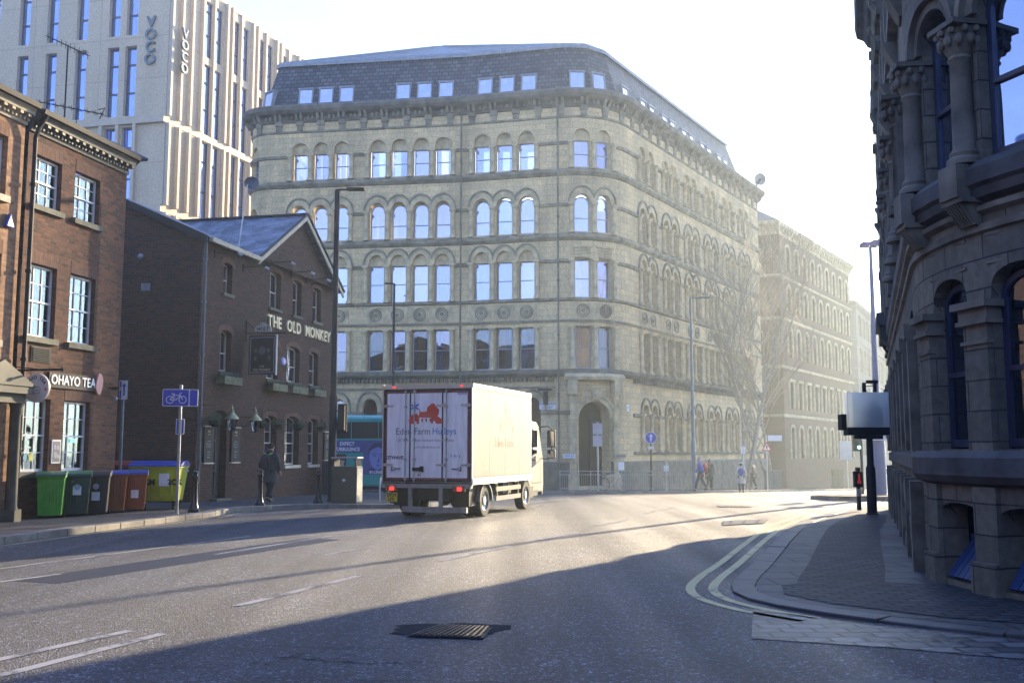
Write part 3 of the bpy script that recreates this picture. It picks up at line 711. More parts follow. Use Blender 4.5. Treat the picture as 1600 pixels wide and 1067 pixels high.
    for i in range(0, 4): fan(ring[i], ring[i + 1], apex)
    rf.add([ring[4], ap2, apex], [(0, 1, 2)])
    for i in (4, 5): fan(ring[i], ring[i + 1], ap2)
    rf.add([ring[6], ring[7], ap3, ap2], [(0, 1, 2, 3)])
    bk = Vector((-10 - ox, 84 - oy, Z(27.4))); rf.add([ring[0], apex, bk], [(0, 1, 2)]); rf.add([apex, ap2, ap3, bk], [(0, 1, 2, 3)])
    rf.build('metal_roof', M_LEAD, root)
    # roof windows
    def rw():
        f = MB(); f.box(-.5, -.02, 0, -.42, .35, 1.35); f.box(.42, -.02, 0, .5, .35, 1.35); f.box(-.54, -.05, 1.35, .54, .4, 1.45); f.box(-.42, 0, 0, .42, .3, .06)
        o = f.build('roof_window', M_LEAD, root); g = MB(); g.box(-.42, .02, .06, .42, .03, 1.35); g.build('pane', M_GLASS, o)
        c = MB(); k = 12; c.add([(-.40 + .4 * i / k, .12 + .02 * math.sin(i * 2), z) for z in (.06, 1.34) for i in range(k + 1)], [(i, i + 1, k + 2 + i, k + 1 + i) for i in range(k)]); c.build('curtain', M_CURT, o)
        return freeze(o)
    R0 = rw(); first = True
    for u in A + B1[:3] + B2 + [1.25, 3.1, -20.4] + [uC + 1.5] + [x + d for x in [uC + 5.2 + 3.8 * i for i in range(5)] for d in (-.75, .75)]:
        (lx, ly, lz), th = frame_at(P, u, -.62, Z(24.42))
        if first: R0.location = (lx, ly, lz); R0.rotation_euler = (R(-8), 0, th); first = False
        else: o = copy_tree(R0, root, (lx, ly, lz)); o.rotation_euler = (R(-8), 0, th)
    # rain pipes
    for u in (-6.37, -.05):
        t = MB(); x, y, z = P.P(u, .32, 0); t.cyl((x, y, base), (x, y, Z(23.2)), .06, n=8)
        for zz in (2, 5, 8.6, 12, 16, 20): t.cyl((x, y, Z(zz)), (x, y, Z(zz) + .12), .09, n=8)
        t.build('rain_pipe', M_STONE_D, root, smooth=True)
    # wall lamps and pipes' hopper
    for u in (-.9,):
        l = MB(); x, y, z = P.P(u, .3, Z(5.4)); l.tube([P.P(u, 0, Z(5.25)), P.P(u, .35, Z(5.3))], .03); ubox(l, P, u - .45, u + .45, .25, .45, Z(5.25), Z(5.38)); ubox(l, P, u - .13, u + .13, .1, .3, Z(4.4), Z(5.2)); l.build('wall_lamp', M_BLACK, root)
    return root, P, oz, uC, uE
MAIN, MP, MZ, UC, UE = main_warehouse()
# ------------------------------------------------------------------ the dark stone building close on the right
def right_building():
    root = empty('corner_office', (5.4, 13.2, 0)); tag(root, 'dark sooty stone building with curved corner bay filling the right edge', 'building')
    th = math.atan2(-.943, -.3327); L = 16.4; zb = -.6
    P = Path((.3327 * L, .943 * L), th, -L); P.line(L).arc(4.0, 92).line(14); uE = P.u
    piers = [.9 + 1.24 * i for i in range(5)]; bays = [1.52 + 1.24 * i for i in range(4)]
    stw = [-1.2 - 1.9 * i for i in range(8)]; gap = [.28]
    F = Facade(P); st2 = [7.6 + 1.9 * i for i in range(6)]
    M1 = courses('dark_ashlar', (.19, .18, .145), (.125, .122, .105), (.05, .05, .05), .75, .34, .012, .8, stain=.8, stain_col=(.05, .055, .058), sscale=.7, bmp=.5)
    M2 = plain('dark_carved_stone', (.15, .143, .12), .8, var=.6, scale=2.5, bmp=.5)
    M3 = plain('sooty_ledge_stone', (.065, .07, .08), .75, var=.5, scale=3)
    ops = lambda w1, w2, zs, zp, h, k: [(u, w1, zs, zp, h, k) for u in stw + st2] + [(u, w2 + .06, zs, zp, h, k) for u in bays]
    F.row(-L, uE, zb, 1.3, [(u, .9, .16, .72, .2, 's') for u in stw + st2] + [(u, .9, .1, .84, .16, 's') for u in bays], .3)
    F.row(-L, uE, 1.3, 4.5, ops(1.0, .76, 1.62, 3.3, .32, 's'), .2)
    F.row(-L, uE, 4.5, 8.1, ops(1.0, .80, 4.85, 6.55, .42, 'r'), .2)
    F.row(-L, uE, 8.1, 11.3, ops(1.0, .76, 8.5, 10.2, .4, 'r'), .4)
    F.row(-L, uE, 11.3, 14.4, ops(1.0, .76, 11.6, 13.0, .4, 'r'), .4)
    a, b = P.at(-L), P.at(uE); c = Vector((b.x + 2, b.y + 9)); d_ = Vector((a.x + 8, a.y + 1))
    for p, q in ((b, c), (c, d_), (d_, a)): F.mb.add([(p.x, p.y, -1.5), (q.x, q.y, -1.5), (q.x, q.y, 14.4), (p.x, p.y, 14.4)], [(0, 1, 2, 3)])
    F.mb.build('wall', M1, root)
    rf = MB(); pts = [P.at(u, .3) for u in P.cuts(-L, uE)] + [c, d_]; rf.slab([(p.x, p.y) for p in pts], 14.35, 14.6); rf.build('roof', M_SLATE, root)
    S = MB()
    course(S, P, .35, uE, [(0, 1.2), (.10, 1.24), (.16, 1.32), (.16, 1.52), (.1, 1.6), (0, 1.6)]); course(S, P, -L, .35, [(0, 1.3), (.08, 1.34), (.08, 1.54), (0, 1.58)])
    course(S, P, .3, uE, [(0, 4.36), (.12, 4.4), (.15, 4.5), (.2, 4.54), (.2, 4.72), (.1, 4.82), (0, 4.82)]); course(S, P, -L, .3, [(0, 4.4), (.1, 4.5), (.1, 4.72), (0, 4.8)])
    S.build('ledge', M3, root)
    S2 = MB()
    course(S2, P, -L, uE, [(0, 4.02), (.05, 4.04), (.05, 4.12), (0, 4.14)]); course(S2, P, -L, uE, [(0, 4.22), (.08, 4.26), (.08, 4.32), (0, 4.34)])
    course(S2, P, -L, uE, [(0, 8.0), (.15, 8.05), (.14, 8.2), (.14, 8.35), (0, 8.42)]); course(S2, P, -L, uE, [(0, 11.2), (.15, 11.25), (.22, 11.4), (0, 11.5)])
    S2.build('string_course', M2, root)
    G = MB(); course(G, P, -L - .5, uE, [(0, 13.7), (.2, 13.8), (.3, 14.0), (.5, 14.12), (.55, 14.4), (.2, 14.7), (0, 14.7)]); G.build('cornice', M3, root)
    # piers, capitals, columns on the bay
    for u in piers:
        Q = MB(); CP = MB(); CB = MB()
        ubox(Q, P, u - .20, u + .20, 0, .07, 1.6, 3.0); ubox(CP, P, u - .26, u + .26, -.1, .13, 3.0, 3.05); ubox(CP, P, u - .24, u + .24, -.1, .10, 3.05, 3.18); ubox(CP, P, u - .29, u + .29, -.1, .17, 3.18, 3.26)
        ubox(CP, P, u - .22, u + .22, 0, .10, 2.78, 2.82)
        ubox(CB, P, u - .15, u + .15, .15, .32, 4.42, 4.8); ubox(CB, P, u - .14, u + .14, .0, .26, 4.12, 4.42, taper=.16); ubox(CB, P, u - .18, u + .18, 0, .29, 4.36, 4.42)
        for k in range(6): ubox(CB, P, u - .12 + .045 * k, u - .10 + .045 * k, .1, .28, 4.14, 4.35, taper=.16)
        Q.build('pilaster', M1, root); CP.build('pilaster_capital', M2, root); CB.build('corbel', M2, root); CB = MB()
        ubox(CB, P, u - .19, u + .19, 0, .06, -.2, 1.2); ubox(CB, P, u - .2, u + .2, 0, .12, -.2, .38); CB.build('plinth_pier', M1, root)
    CB = MB()
    for bu in bays: 
        for (u0, u1) in ((bu - .44, bu + .44),): 
            for z0, z1 in ((3.66, 3.69), (3.98, 4.01)): ubox(S2 and CB, P, u0, u1, 0, .02, z0, z1)
    CB.build('incised_line', M2, root)
    col = None
    for u in piers + [-.25] + [x + .95 for x in stw[:4]]:
        (lx, ly, lz), t_ = frame_at(P, u, .08, 4.82)
        if col is None:
            c_ = MB(); c_.lathe([(.20, 0), (.20, .06), (.16, .10), (.17, .14), (.125, .20), (.115, 1.22), (.14, 1.25), (.12, 1.29), (.17, 1.38), (.21, 1.56), (.21, 1.6)], n=16); c_.box(-.24, -.24, 1.6, .24, .2, 1.66)
            for k in range(10):
                a0 = 2 * math.pi * k / 10; c_.sphere((.20 * math.cos(a0), .20 * math.sin(a0), 1.44), .05, .05, .07, 6, 5); c_.sphere((.23 * math.cos(a0 + .3), .23 * math.sin(a0 + .3), 1.55), .045, .045, .045, 6, 4)
            col = c_.build('column', M2, root, (lx, ly, lz), t_, smooth=True)
        else: o = col.copy(); COL.objects.link(o); o.parent = root; o.location = (lx, ly, lz); o.rotation_euler.z = t_
    A = MB()
    for u in bays + stw:
        hw = .62 if u > 0 else .95
        archring(A, P, u, 6.55, .40 if u > 0 else .5, .52 if u > 0 else .64, 0, .07, lo=-hw, hi=hw); archring(A, P, u, 6.55, .52 if u > 0 else .64, .60 if u > 0 else .72, 0, .15, lo=-hw, hi=hw)
    A.build('arch_moulding', M2, root)
    # window pilasters sticking out along the receding front
    for i, u in enumerate([-.25] + [x + d for x in stw for d in (-.95,)]):
        Pl = MB()
        for z0, z1, n_ in ((1.6, 3.1, .12), (3.1, 3.3, .16), (4.82, 6.4, .14), (6.4, 6.6, .18), (8.42, 10.1, .12), (10.1, 10.3, .2), (11.5, 12.9, .1), (12.9, 13.05, .2), (-.6, 1.2, .16)): ubox(Pl, P, u - .18, u + .18, 0, n_, z0, z1)
        for z0 in (7.6, 10.8, 13.4): ubox(Pl, P, u - .2, u + .2, 0, .24, z0, z0 + .4, taper=.2)
        Pl.build('facade_pilaster', M2, root)
    R_ = MB(); rn = random.Random(4)
    u = -L
    while u < -.3:
        for z0 in (-.5, -.1, .3, .72): ubox(R_, P, u + .02, u + .58, 0, .05 + rn.uniform(0, .09), z0 + .02, z0 + .36)
        u += .6
    R_.build('rock_faced_plinth', M2, root, bevel=.03)
    # hood over the far entrance
    Hd = MB(); ubox(Hd, P, -14.6, -12.2, 0, .32, 4.75, 5.05); ubox(Hd, P, -14.4, -12.4, 0, .25, 4.4, 4.75); 
    for q in (-14.2, -12.7): ubox(Hd, P, q, q + .25, 0, .2, 3.9, 4.4, taper=.3)
    Hd.build('entrance_hood', M3, root)
    # windows
    def pr(*a, **k): o = sash(*a, **k); o.parent = root; return freeze(o)
    W = {}
    MG = glass('bay_glass', tint=(.55, .68, 1.0), refl=.62, wave=.35); MG2 = glass('bay_glass_low', tint=(.6, .7, .9), refl=.2, wave=.5)
    specs = ((1.64, 1.65, .28, MG2, 'a'), (4.87, 1.68, .4, MG, 'b'), (8.52, 1.68, .38, MG2, 'b'), (11.62, 1.38, .38, MG2, 'b'))
    for u in stw + bays + st2:
        for i, (z, h, rs, g, _) in enumerate(specs):
            wd = .96 if (u < 0 or u > 6) else .80
            (lx, ly, lz), t_ = frame_at(P, u, -.15, z); k = (wd, i)
            if k not in W: W[k] = o = pr(wd, h, rs, (1, 1), M_DKBLUE, g, M_CURTD, 'left' if i == 1 else 'none', fw=.07, mid=.52); o.location = (lx, ly, lz); o.rotation_euler.z = t_
            else: copy_tree(W[k], root, (lx, ly, lz), t_)
    # blue boarded basement lights, sloping out
    MBl = plain('blue_boards', (.02, .05, .16), .5, var=.3, scale=5)
    bl = None
    for u in bays + stw[:3]:
        (lx, ly, lz), t_ = frame_at(P, u, 0, .12)
        if bl is None:
            m = MB(); w2 = .37
            for k in range(6):
                x0 = -w2 + k * .125; m.add([(x0, .02, .02), (x0 + .11, .02, .02), (x0 + .11, .36, .46), (x0, .36, .46), (x0, .05, 0), (x0 + .11, .05, 0), (x0 + .11, .39, .44), (x0, .39, .44)], [(0, 1, 2, 3), (4, 7, 6, 5), (0, 4, 5, 1), (1, 5, 6, 2), (3, 2, 6, 7), (0, 3, 7, 4)])
                m.box(x0, .37, .5, x0 + .11, .4, .78)
            m.box(-w2, .33, .45, w2, .4, .5); m.box(-w2, .38, .4, w2, .42, .8)
            bl = m.build('basement_shutter', MBl, root, (lx, ly, lz), t_)
        else: o = bl.copy(); COL.objects.link(o); o.parent = root; o.location = (lx, ly, lz); o.rotation_euler.z = t_
    cable = MB(); cable.tube([P.P(-.2, .18, 4.0), P.P(-2.5, .3, 2.0)], .02, 6)
    return root, P
RB, RP = right_building()
# ------------------------------------------------------------------ brick houses on the left
TH = math.atan2(1, .2121)
def brickmat(name, c1, c2, mo=(.08, .075, .07), **k): return courses(name, c1, c2, mo, .225, .076, .009, .85, bmp=.5, **k)
M_BR_T = brickmat('brown_red_brick', (.17, .07, .04), (.06, .031, .024), stain=.35, stain_col=(.05, .035, .03))  # darker brick; the house's shade is partly put into its colour
M_BR_L = brickmat('warm_orange_brick', (.34, .19, .11), (.19, .10, .062), mo=(.2, .17, .13), stain=.25, stain_col=(.1, .06, .04))  # lighter brick; part of the sunlight is put into its colour
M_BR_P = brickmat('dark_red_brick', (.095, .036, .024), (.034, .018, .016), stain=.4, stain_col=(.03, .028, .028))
M_CURTG = plain('grey_green_net', (.13, .155, .14), .9, var=.3, scale=4)
M_SOLD = courses('soldier_bricks', (.16, .075, .05), (.11, .05, .038), (.1, .09, .08), .076, .30, .009, .85, offset=0, bmp=.4, stain=.2)
M_CREAM = plain('cream_stone', (.38, .34, .26), .8, var=.3, scale=3)
M_SILL = plain('mossy_sill', (.10, .105, .08), .8, var=.5, scale=4)
M_SLATEF = courses('frosted_slate', (.10, .115, .155), (.06, .07, .10), (.02, .025, .035), .30, .20, .012, .45, bmp=.7, stain=.3, stain_col=(.03, .035, .05), frost=.45)
def sashset(root, F, P, specs, frame, gl, cur, bars=(3, 2), z_off=0, rev=.14, name='sash_window', rise=0):
    protos = {}
    for (u, w_, z, h) in specs:
        (lx, ly, lz), t_ = frame_at(P, u, -rev + .02, z); k = (w_, h)
        if k not in protos: protos[k] = o = sash(w_ - .02, h - .02 - rise, rise, bars, frame, gl, M_CURTG, cur, fw=.05, name=name); o.parent = root; freeze(o); o.location = (lx, ly, lz); o.rotation_euler.z = t_
        else: copy_tree(protos[k], root, (lx, ly, lz), t_)
def cornice_set(root, P, a, b, z, mat_c, both=True):
    C_ = MB(); course(C_, P, a, b, [(0, z), (.05, z), (.07, z + .06), (.07, z + .2), (.24, z + .22), (.26, z + .3), (.30, z + .36), (.30, z + .42), (0, z + .45)])
    u = a + .05
    while u < b - .06: ubox(C_, P, u, u + .07, .07, .13, z + .08, z + .14); u += .13
    u = a + .08
    while u < b - .1: ubox(C_, P, u, u + .10, .07, .23, z + .15, z + .215); u += .26
    C_.build('dentil_cornice', mat_c, root)
    g = MB(); course(g, P, a - .02, b + .02, [(.30, z + .36), (.40, z + .36), (.43, z + .47), (.38, z + .47), (.37, z + .40), (.30, z + .40)]); g.build('gutter', M_BLACK, root)
def houses():
    # tea shop
    root = empty('tea_shop_house', (-10.3, 26, 0)); tag(root, 'three-storey brown brick house with white sash windows and tea shop sign', 'building')
    P = Path((-.2075 * 3.85, -.978 * 3.85), TH, -3.85); P.line(3.85); P.turn(90).line(9)
    F = Facade(P); ca, cb = -3.13, -1.63; ww = 1.0
    rows = [(-.3, 3.1, [(u, ww, 1.12, 2.80, 0, 'r') for u in (ca, cb)]), (3.1, 6.3, [(u, ww, 4.2, 5.9, 0, 'r') for u in (ca, cb)]), (6.3, 9.0, [(u, ww, 7.26, 8.45, 0, 'r') for u in (ca, cb)])]
    for z0, z1, o in rows: F.row(-3.85, 9, z0, z1, o, .14)
    b0 = P.at(9); F.mb.add([(b0.x, b0.y, -.5), (b0.x - .83 * 4, b0.y - 3.9 * 4, -.5), (b0.x - .83 * 4, b0.y - 3.9 * 4, 9), (b0.x, b0.y, 9)], [(0, 1, 2, 3)])
    F.mb.build('wall', M_BR_T, root)
    for u in (ca, cb):
        for z in (2.80, 5.90, 8.45):
            m = MB(); ubox(m, P, u - .5, u + .5, -.0, .008, z, z + .30); v = m.v; m.v = [(x, y, zz) for x, y, zz in v]; m.build('brick_lintel', M_SOLD, root)
        for z in (1.12, 4.2, 7.26): m = MB(); ubox(m, P, u - .56, u + .56, -.1, .10, z - .13, z); m.build('window_sill', M_SILL, root)
    sashset(root, F, P, [(u, ww, z, h) for u in (ca, cb) for z, h in ((1.12, 1.68), (4.2, 1.70), (7.26, 1.19))], M_WHITE, glass('old_glass', tint=(.62, .72, .78), refl=.16, wave=.7, fr_=.1), 'full')
    cornice_set(root, P, -3.85, 0, 8.92, plain('painted_cornice', (.075, .075, .062), .6, var=.3))
    rf = MB(); 
    def rp(u, n, z): return P.P(u, n, z)
    def wp(s_, n, z): q = Vector((.2075, .978)) * s_ + Vector((.978, -.2075)) * n; return (q.x, q.y, z)
    rf.add([wp(-3.85, .38, 9.38), wp(.35, .38, 9.38), wp(-3.85, -3.9, 11.4)], [(0, 1, 2)], 0, [(0, 0), (4.2, 0), (0, 4.75)])
    rf.add([wp(.35, .38, 9.38), wp(.35, -8.2, 9.38), wp(-3.85, -3.9, 11.4)], [(0, 1, 2)], 0, [(0, 0), (8.6, 0), (4.3, 4.75)]); rf.add([wp(.35, -8.2, 9.38), wp(-3.85, -8.2, 9.38), wp(-3.85, -3.9, 11.4)], [(0, 1, 2)])
    rf.tube([wp(.35, .38, 9.42), wp(-3.85, -3.9, 11.44)], .05, 5)
    rf.build('roof', M_SLATEF, root)
    dp = MB(); x, y, z = rp(-3.83, .16, 0); dp.cyl((x, y, .05), (x, y, 8.75), .05, n=10); dp.tube([(x, y, 8.75), rp(-3.8, .22, 8.98), rp(-3.72, .36, 9.3)], .05, 8)
    for zz in (1.5, 3.6, 5.6, 7.6): dp.cyl((x, y, zz), (x, y, zz + .07), .075, n=10)
    dp.build('drainpipe', M_BLACK, root, smooth=True)
    ac = MB(); ubox(ac, P, -3.42, -2.72, 0, .02, 3.62, 3.99)
    for k in range(8): ubox(ac, P, -3.38, -2.76, .02, .045, 3.65 + .041 * k, 3.67 + .041 * k)
    ac.build('vent_grille', plain('vent_grey', (.03, .032, .036), .7, spec=.2), root)
    # neighbour
    r2 = empty('orange_brick_house', (-10.3 - .2121 * 3.9, 26 - 3.9, 0)); tag(r2, 'sunlit orange brick house at the left edge with dentil cornice', 'building')
    P2 = Path((-.2075 * 6, -.978 * 6), TH, -6); P2.line(6); F2 = Facade(P2)
    for z0, z1, zs, h in ((-.3, 3.1, 1.12, 1.68), (3.1, 6.3, 4.0, 1.9), (6.3, 9.2, 7.2, 1.35)): F2.row(-6, 0, z0, z1, [(-1.02, 1.0, zs, zs + h, 0, 'r')] if z0 > 0 else [], .16)
    F2.mb.build('wall', M_BR_L, r2)
    for z, h in ((4.0, 1.9), (7.2, 1.35)):
        m = MB(); ubox(m, P2, -1.58, -.46, -.1, .10, z - .15, z); m.build('window_sill', M_CREAM, r2); m = MB(); ubox(m, P2, -1.55, -.5, 0, .01, z + h, z + h + .32); m.build('brick_lintel', M_SOLD, r2)
    sashset(r2, F2, P2, [(-1.02, 1.0, 4.0, 1.9), (-1.02, 1.0, 7.2, 1.35)], M_WHITE, M_GLASSD, 'none', bars=(2, 2), rev=.16)
    cornice_set(r2, P2, -6, .03, 8.98, M_CREAM)
    rf = MB(); rf.add([P2.P(-6, .4, 9.44), P2.P(0, .4, 9.44), P2.P(0, -3.9, 11.45), P2.P(-6, -3.9, 11.45)], [(0, 1, 2, 3)], 0, [(0, 0), (6, 0), (6, 4.8), (0, 4.8)]); rf.build('roof', M_SLATEF, r2)
    # porch with green-black canopy on columns
    pc = MB(); ubox(pc, P2, -2.2, -.22, 0, .75, 2.82, 2.98); ubox(pc, P2, -2.1, -.3, 0, .62, 2.62, 2.82)
    tri = [(-2.25, 2.98), (-.16, 2.98), (-1.2, 3.5)]
    vs = [P2.P(u, n, z) for n in (0, .78) for u, z in tri]; pc.add(vs, [(3, 4, 5), (0, 2, 1), (0, 1, 4, 3), (1, 2, 5, 4), (2, 0, 3, 5)])
    pc.build('porch_canopy', plain('dark_green_paint', (.028, .031, .026), .6), r2)
    for u in (-2.0, -.42):
        x, y, z = P2.P(u, .5, 0); c_ = MB(); c_.box(x - .15, y - .15, .0, x + .15, y + .15, .35); c_.lathe([(.13, .35), (.11, .42), (.095, 2.35), (.13, 2.42), (.12, 2.5), (.16, 2.62)], (x, y, 0), 14); c_.build('porch_column', plain('weathered_column', (.07, .072, .06), .8, var=.4, scale=3), r2, smooth=True)
    bl = MB(); ubox(bl, P2, -.52, -.28, .02, .12, 6.55, 6.9); bl2 = MB()
    return root, P, r2, P2
TEA, TP, NB, NP = houses()

def pub():
    root = empty('brick_pub', (-9.96, 31.5, 0)); tag(root, 'dark red brick pub with gabled slate roof behind the parked wheelie bins', 'building')
    P = Path((-12, 12 * .2121), math.atan2(-.2121, 1), -12.268); P.line(12.268); P.th = TH; P.line(11.25); P.turn(90).line(12)
    zb = -.7; F = Facade(P)
    win2 = [(1.75, .62, 6.85, 7.80, .10, 'r'), (5.4, .95, 6.85, 8.12, .12, 'r'), (7.35, .8, 6.85, 8.12, .12, 'r'), (9.3, .85, 6.85, 8.12, .12, 'r')]
    win1 = [(1.75, .75, 4.22, 5.48, .14, 'r'), (5.3, .95, 4.22, 5.45, .15, 'r'), (7.15, 1.15, 4.22, 5.45, .16, 'r'), (9.1, .9, 4.22, 5.45, .14, 'r')]
    win0 = [(1.53, .95, .0, 2.75, .18, 'r'), (5.3, 1.0, 1.05, 2.72, .16, 'r'), (7.18, 1.3, 1.05, 2.72, .2, 'r'), (9.2, 1.0, 1.05, 2.72, .16, 'r')]
    F.row(-12.268, 0, zb, 8.4, [], .2)
    F.row(0, 23.2, zb, 3.4, win0, .28); F.row(0, 23.2, 3.4, 6.3, win1, .24); F.row(0, 23.2, 6.3, 8.4, win2, .24)
    # gable triangles
    def tri(pts): F.mb.add([P.P(*q) for q in pts], [(0, 1, 2)], 0, [(q[0], q[2]) for q in pts])
    tri([(3.62, 0, 8.4), (11.25, 0, 8.4), (7.43, 0, 10.75)])
    tri([(-12.268, 0, 8.4), (0, 0, 8.4), (-6.1, 0, 11.2)])
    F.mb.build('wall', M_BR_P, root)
    # roofs: main ridge parallel to the front, plus cross gable
    def L(s, d, z):   # s along front, d depth behind front
        v = P.at(max(s, 0.0001) if s >= 0 else 0.0001, 0); f = Vector((math.cos(TH), math.sin(TH))); n = Vector((-math.sin(TH), math.cos(TH))); q = f * s + n * d; return (q.x, q.y, z)
    rf = MB()
    def slope(a, b, c, d): 
        va, vb, vc = Vector(a), Vector(b), Vector(c); w_ = (vb - va).length; h = (vc - vb).length; rf.add([a, b, c, d], [(0, 1, 2, 3)], 0, [(0, 0), (w_, 0), (w_, h), (0, h)])
    slope(L(-.15, -.28, 8.42), L(11.4, -.28, 8.42), L(11.4, 6.1, 11.3), L(-.15, 6.1, 11.3)); slope(L(11.4, 12.4, 8.42), L(-.15, 12.4, 8.42), L(-.15, 6.1, 11.3), L(11.4, 6.1, 11.3))
    slope(L(3.4, 4.5, 8.36), L(3.4, -.3, 8.36), L(7.43, -.3, 10.86), L(7.43, 5.4, 10.86)); slope(L(11.45, -.3, 8.36), L(11.45, 4.5, 8.36), L(7.43, 5.4, 10.86), L(7.43, -.3, 10.86))
    rf.build('slate_roof', M_SLATEF, root)
    M_BARGE = plain('cream_bargeboard', (.42, .38, .30), .6, var=.3)
    def board(nm, a, b, mat, d=.22, th_=.06):
        a, b = Vector(a), Vector(b); n = Vector((0, 0, -d)); m = MB(); 
        f = (b - a).cross(n).normalized() * th_; m.add([a, b, b + n, a + n, a + f, b + f, b + n + f, a + n + f], [(0, 1, 2, 3), (4, 7, 6, 5), (0, 4, 5, 1), (2, 6, 7, 3), (1, 5, 6, 2), (0, 3, 7, 4)]); return m.build(nm, mat, root)
    board('bargeboard', L(3.4, -.32, 8.38), L(7.43, -.32, 10.88), M_BARGE); board('bargeboard', L(7.43, -.32, 10.88), L(11.45, -.32, 8.38), M_BARGE)
    board('verge_board', L(-.17, -.28, 8.44), L(-.17, 6.1, 11.32), M_BLACK, .24)
    rt = MB(); rt.tube([L(7.43, -.3, 10.9), L(7.43, 5.4, 10.9)], .07, 6); rt.tube([L(3.4, -.34, 8.42), L(7.43, -.34, 10.92), L(11.45, -.34, 8.42)], .05, 4); rt.build('ridge_tiles', M_BLACK, root)
    g = MB(); g.box(0, 0, 0, .01, .01, .01); g = MB(); course(g, P, 0.02, 3.5, [(.22, 8.28), (.36, 8.28), (.38, 8.42), (.24, 8.42)]); g.build('gutter', M_BARGE, root)
    dp = MB(); x, y, _ = P.P(.05, .1, 0); dp.cyl((x, y, zb), (x, y, 8.3), .055, n=10)
    for zz in (1.2, 2.9, 4.6, 6.3, 7.7): dp.cyl((x, y, zz), (x, y, zz + .08), .08, n=10)
    dp.build('drainpipe', plain('pipe_blue_grey', (.07, .085, .11), .4), root, smooth=True)
    # windows
    for spec, rev, bars in ((win2, .24, (2, 1)), (win1, .24, (2, 1)), (win0[1:], .28, (2, 2))):
        for (u, w_, zs, zp, h, k) in spec:
            o = sash(w_ - .02, zp - zs - .02, h - .01, bars, M_CREAMP, M_GLASSD, M_CURTD, 'sides', fw=.05); o.parent = root; (lx, ly, lz), t_ = frame_at(P, u, -rev + .05, zs + .01); o.location = (lx, ly, lz); o.rotation_euler.z = t_
    for (u, w_, zs, zp, h, k) in win2 + win1 + win0[1:]:
        m = MB(); ubox(m, P, u - w_ / 2 - .06, u + w_ / 2 + .06, -.15, .08, zs - .11, zs); m.build('window_sill', M_CREAMP if zs < 2 else M_SILL, root)
        m = MB(); archring(m, P, u, zp, w_ / 2, w_ / 2 + .2, 0, .012, h0=h, h1=h + .2); m.build('brick_arch', M_SOLD, root)
    d = MB(); ubox(d, P, 1.06, 2.0, -.28, -.22, -.2, 2.9)
    for q in (1.12, 1.58):
        for z0, z1 in ((.15, .9), (1.0, 1.9), (2.0, 2.6)): ubox(d, P, q, q + .36, -.22, -.19, z0, z1)
    d.build('door', M_BLACK, root)
    st = MB(); ubox(st, P, 1.0, 2.06, -.2, .25, -.3, .04); st.build('doorstep', M_SILL, root)
    ab = MB()
    for s_, z in ((3.7, 6.35), (2.4, 6.2), (1.8, 6.15), (2.9, 6.2), (.9, 6.3)): ab.add([P.P(s_, .02, z)] + [P.P(s_ + .07 * math.cos(a * math.pi / 4), .03, z + .07 * math.sin(a * math.pi / 4)) for a in range(8)], [(0, i + 1, (i + 1) % 8 + 1) for i in range(8)])
    ab.build('wall_tie_plate', M_BLACK, root)
    return root, P, L
M_CREAMP = plain('cream_paint', (.50, .46, .38), .5, var=.15)
PUB, PP_, PL = pub()
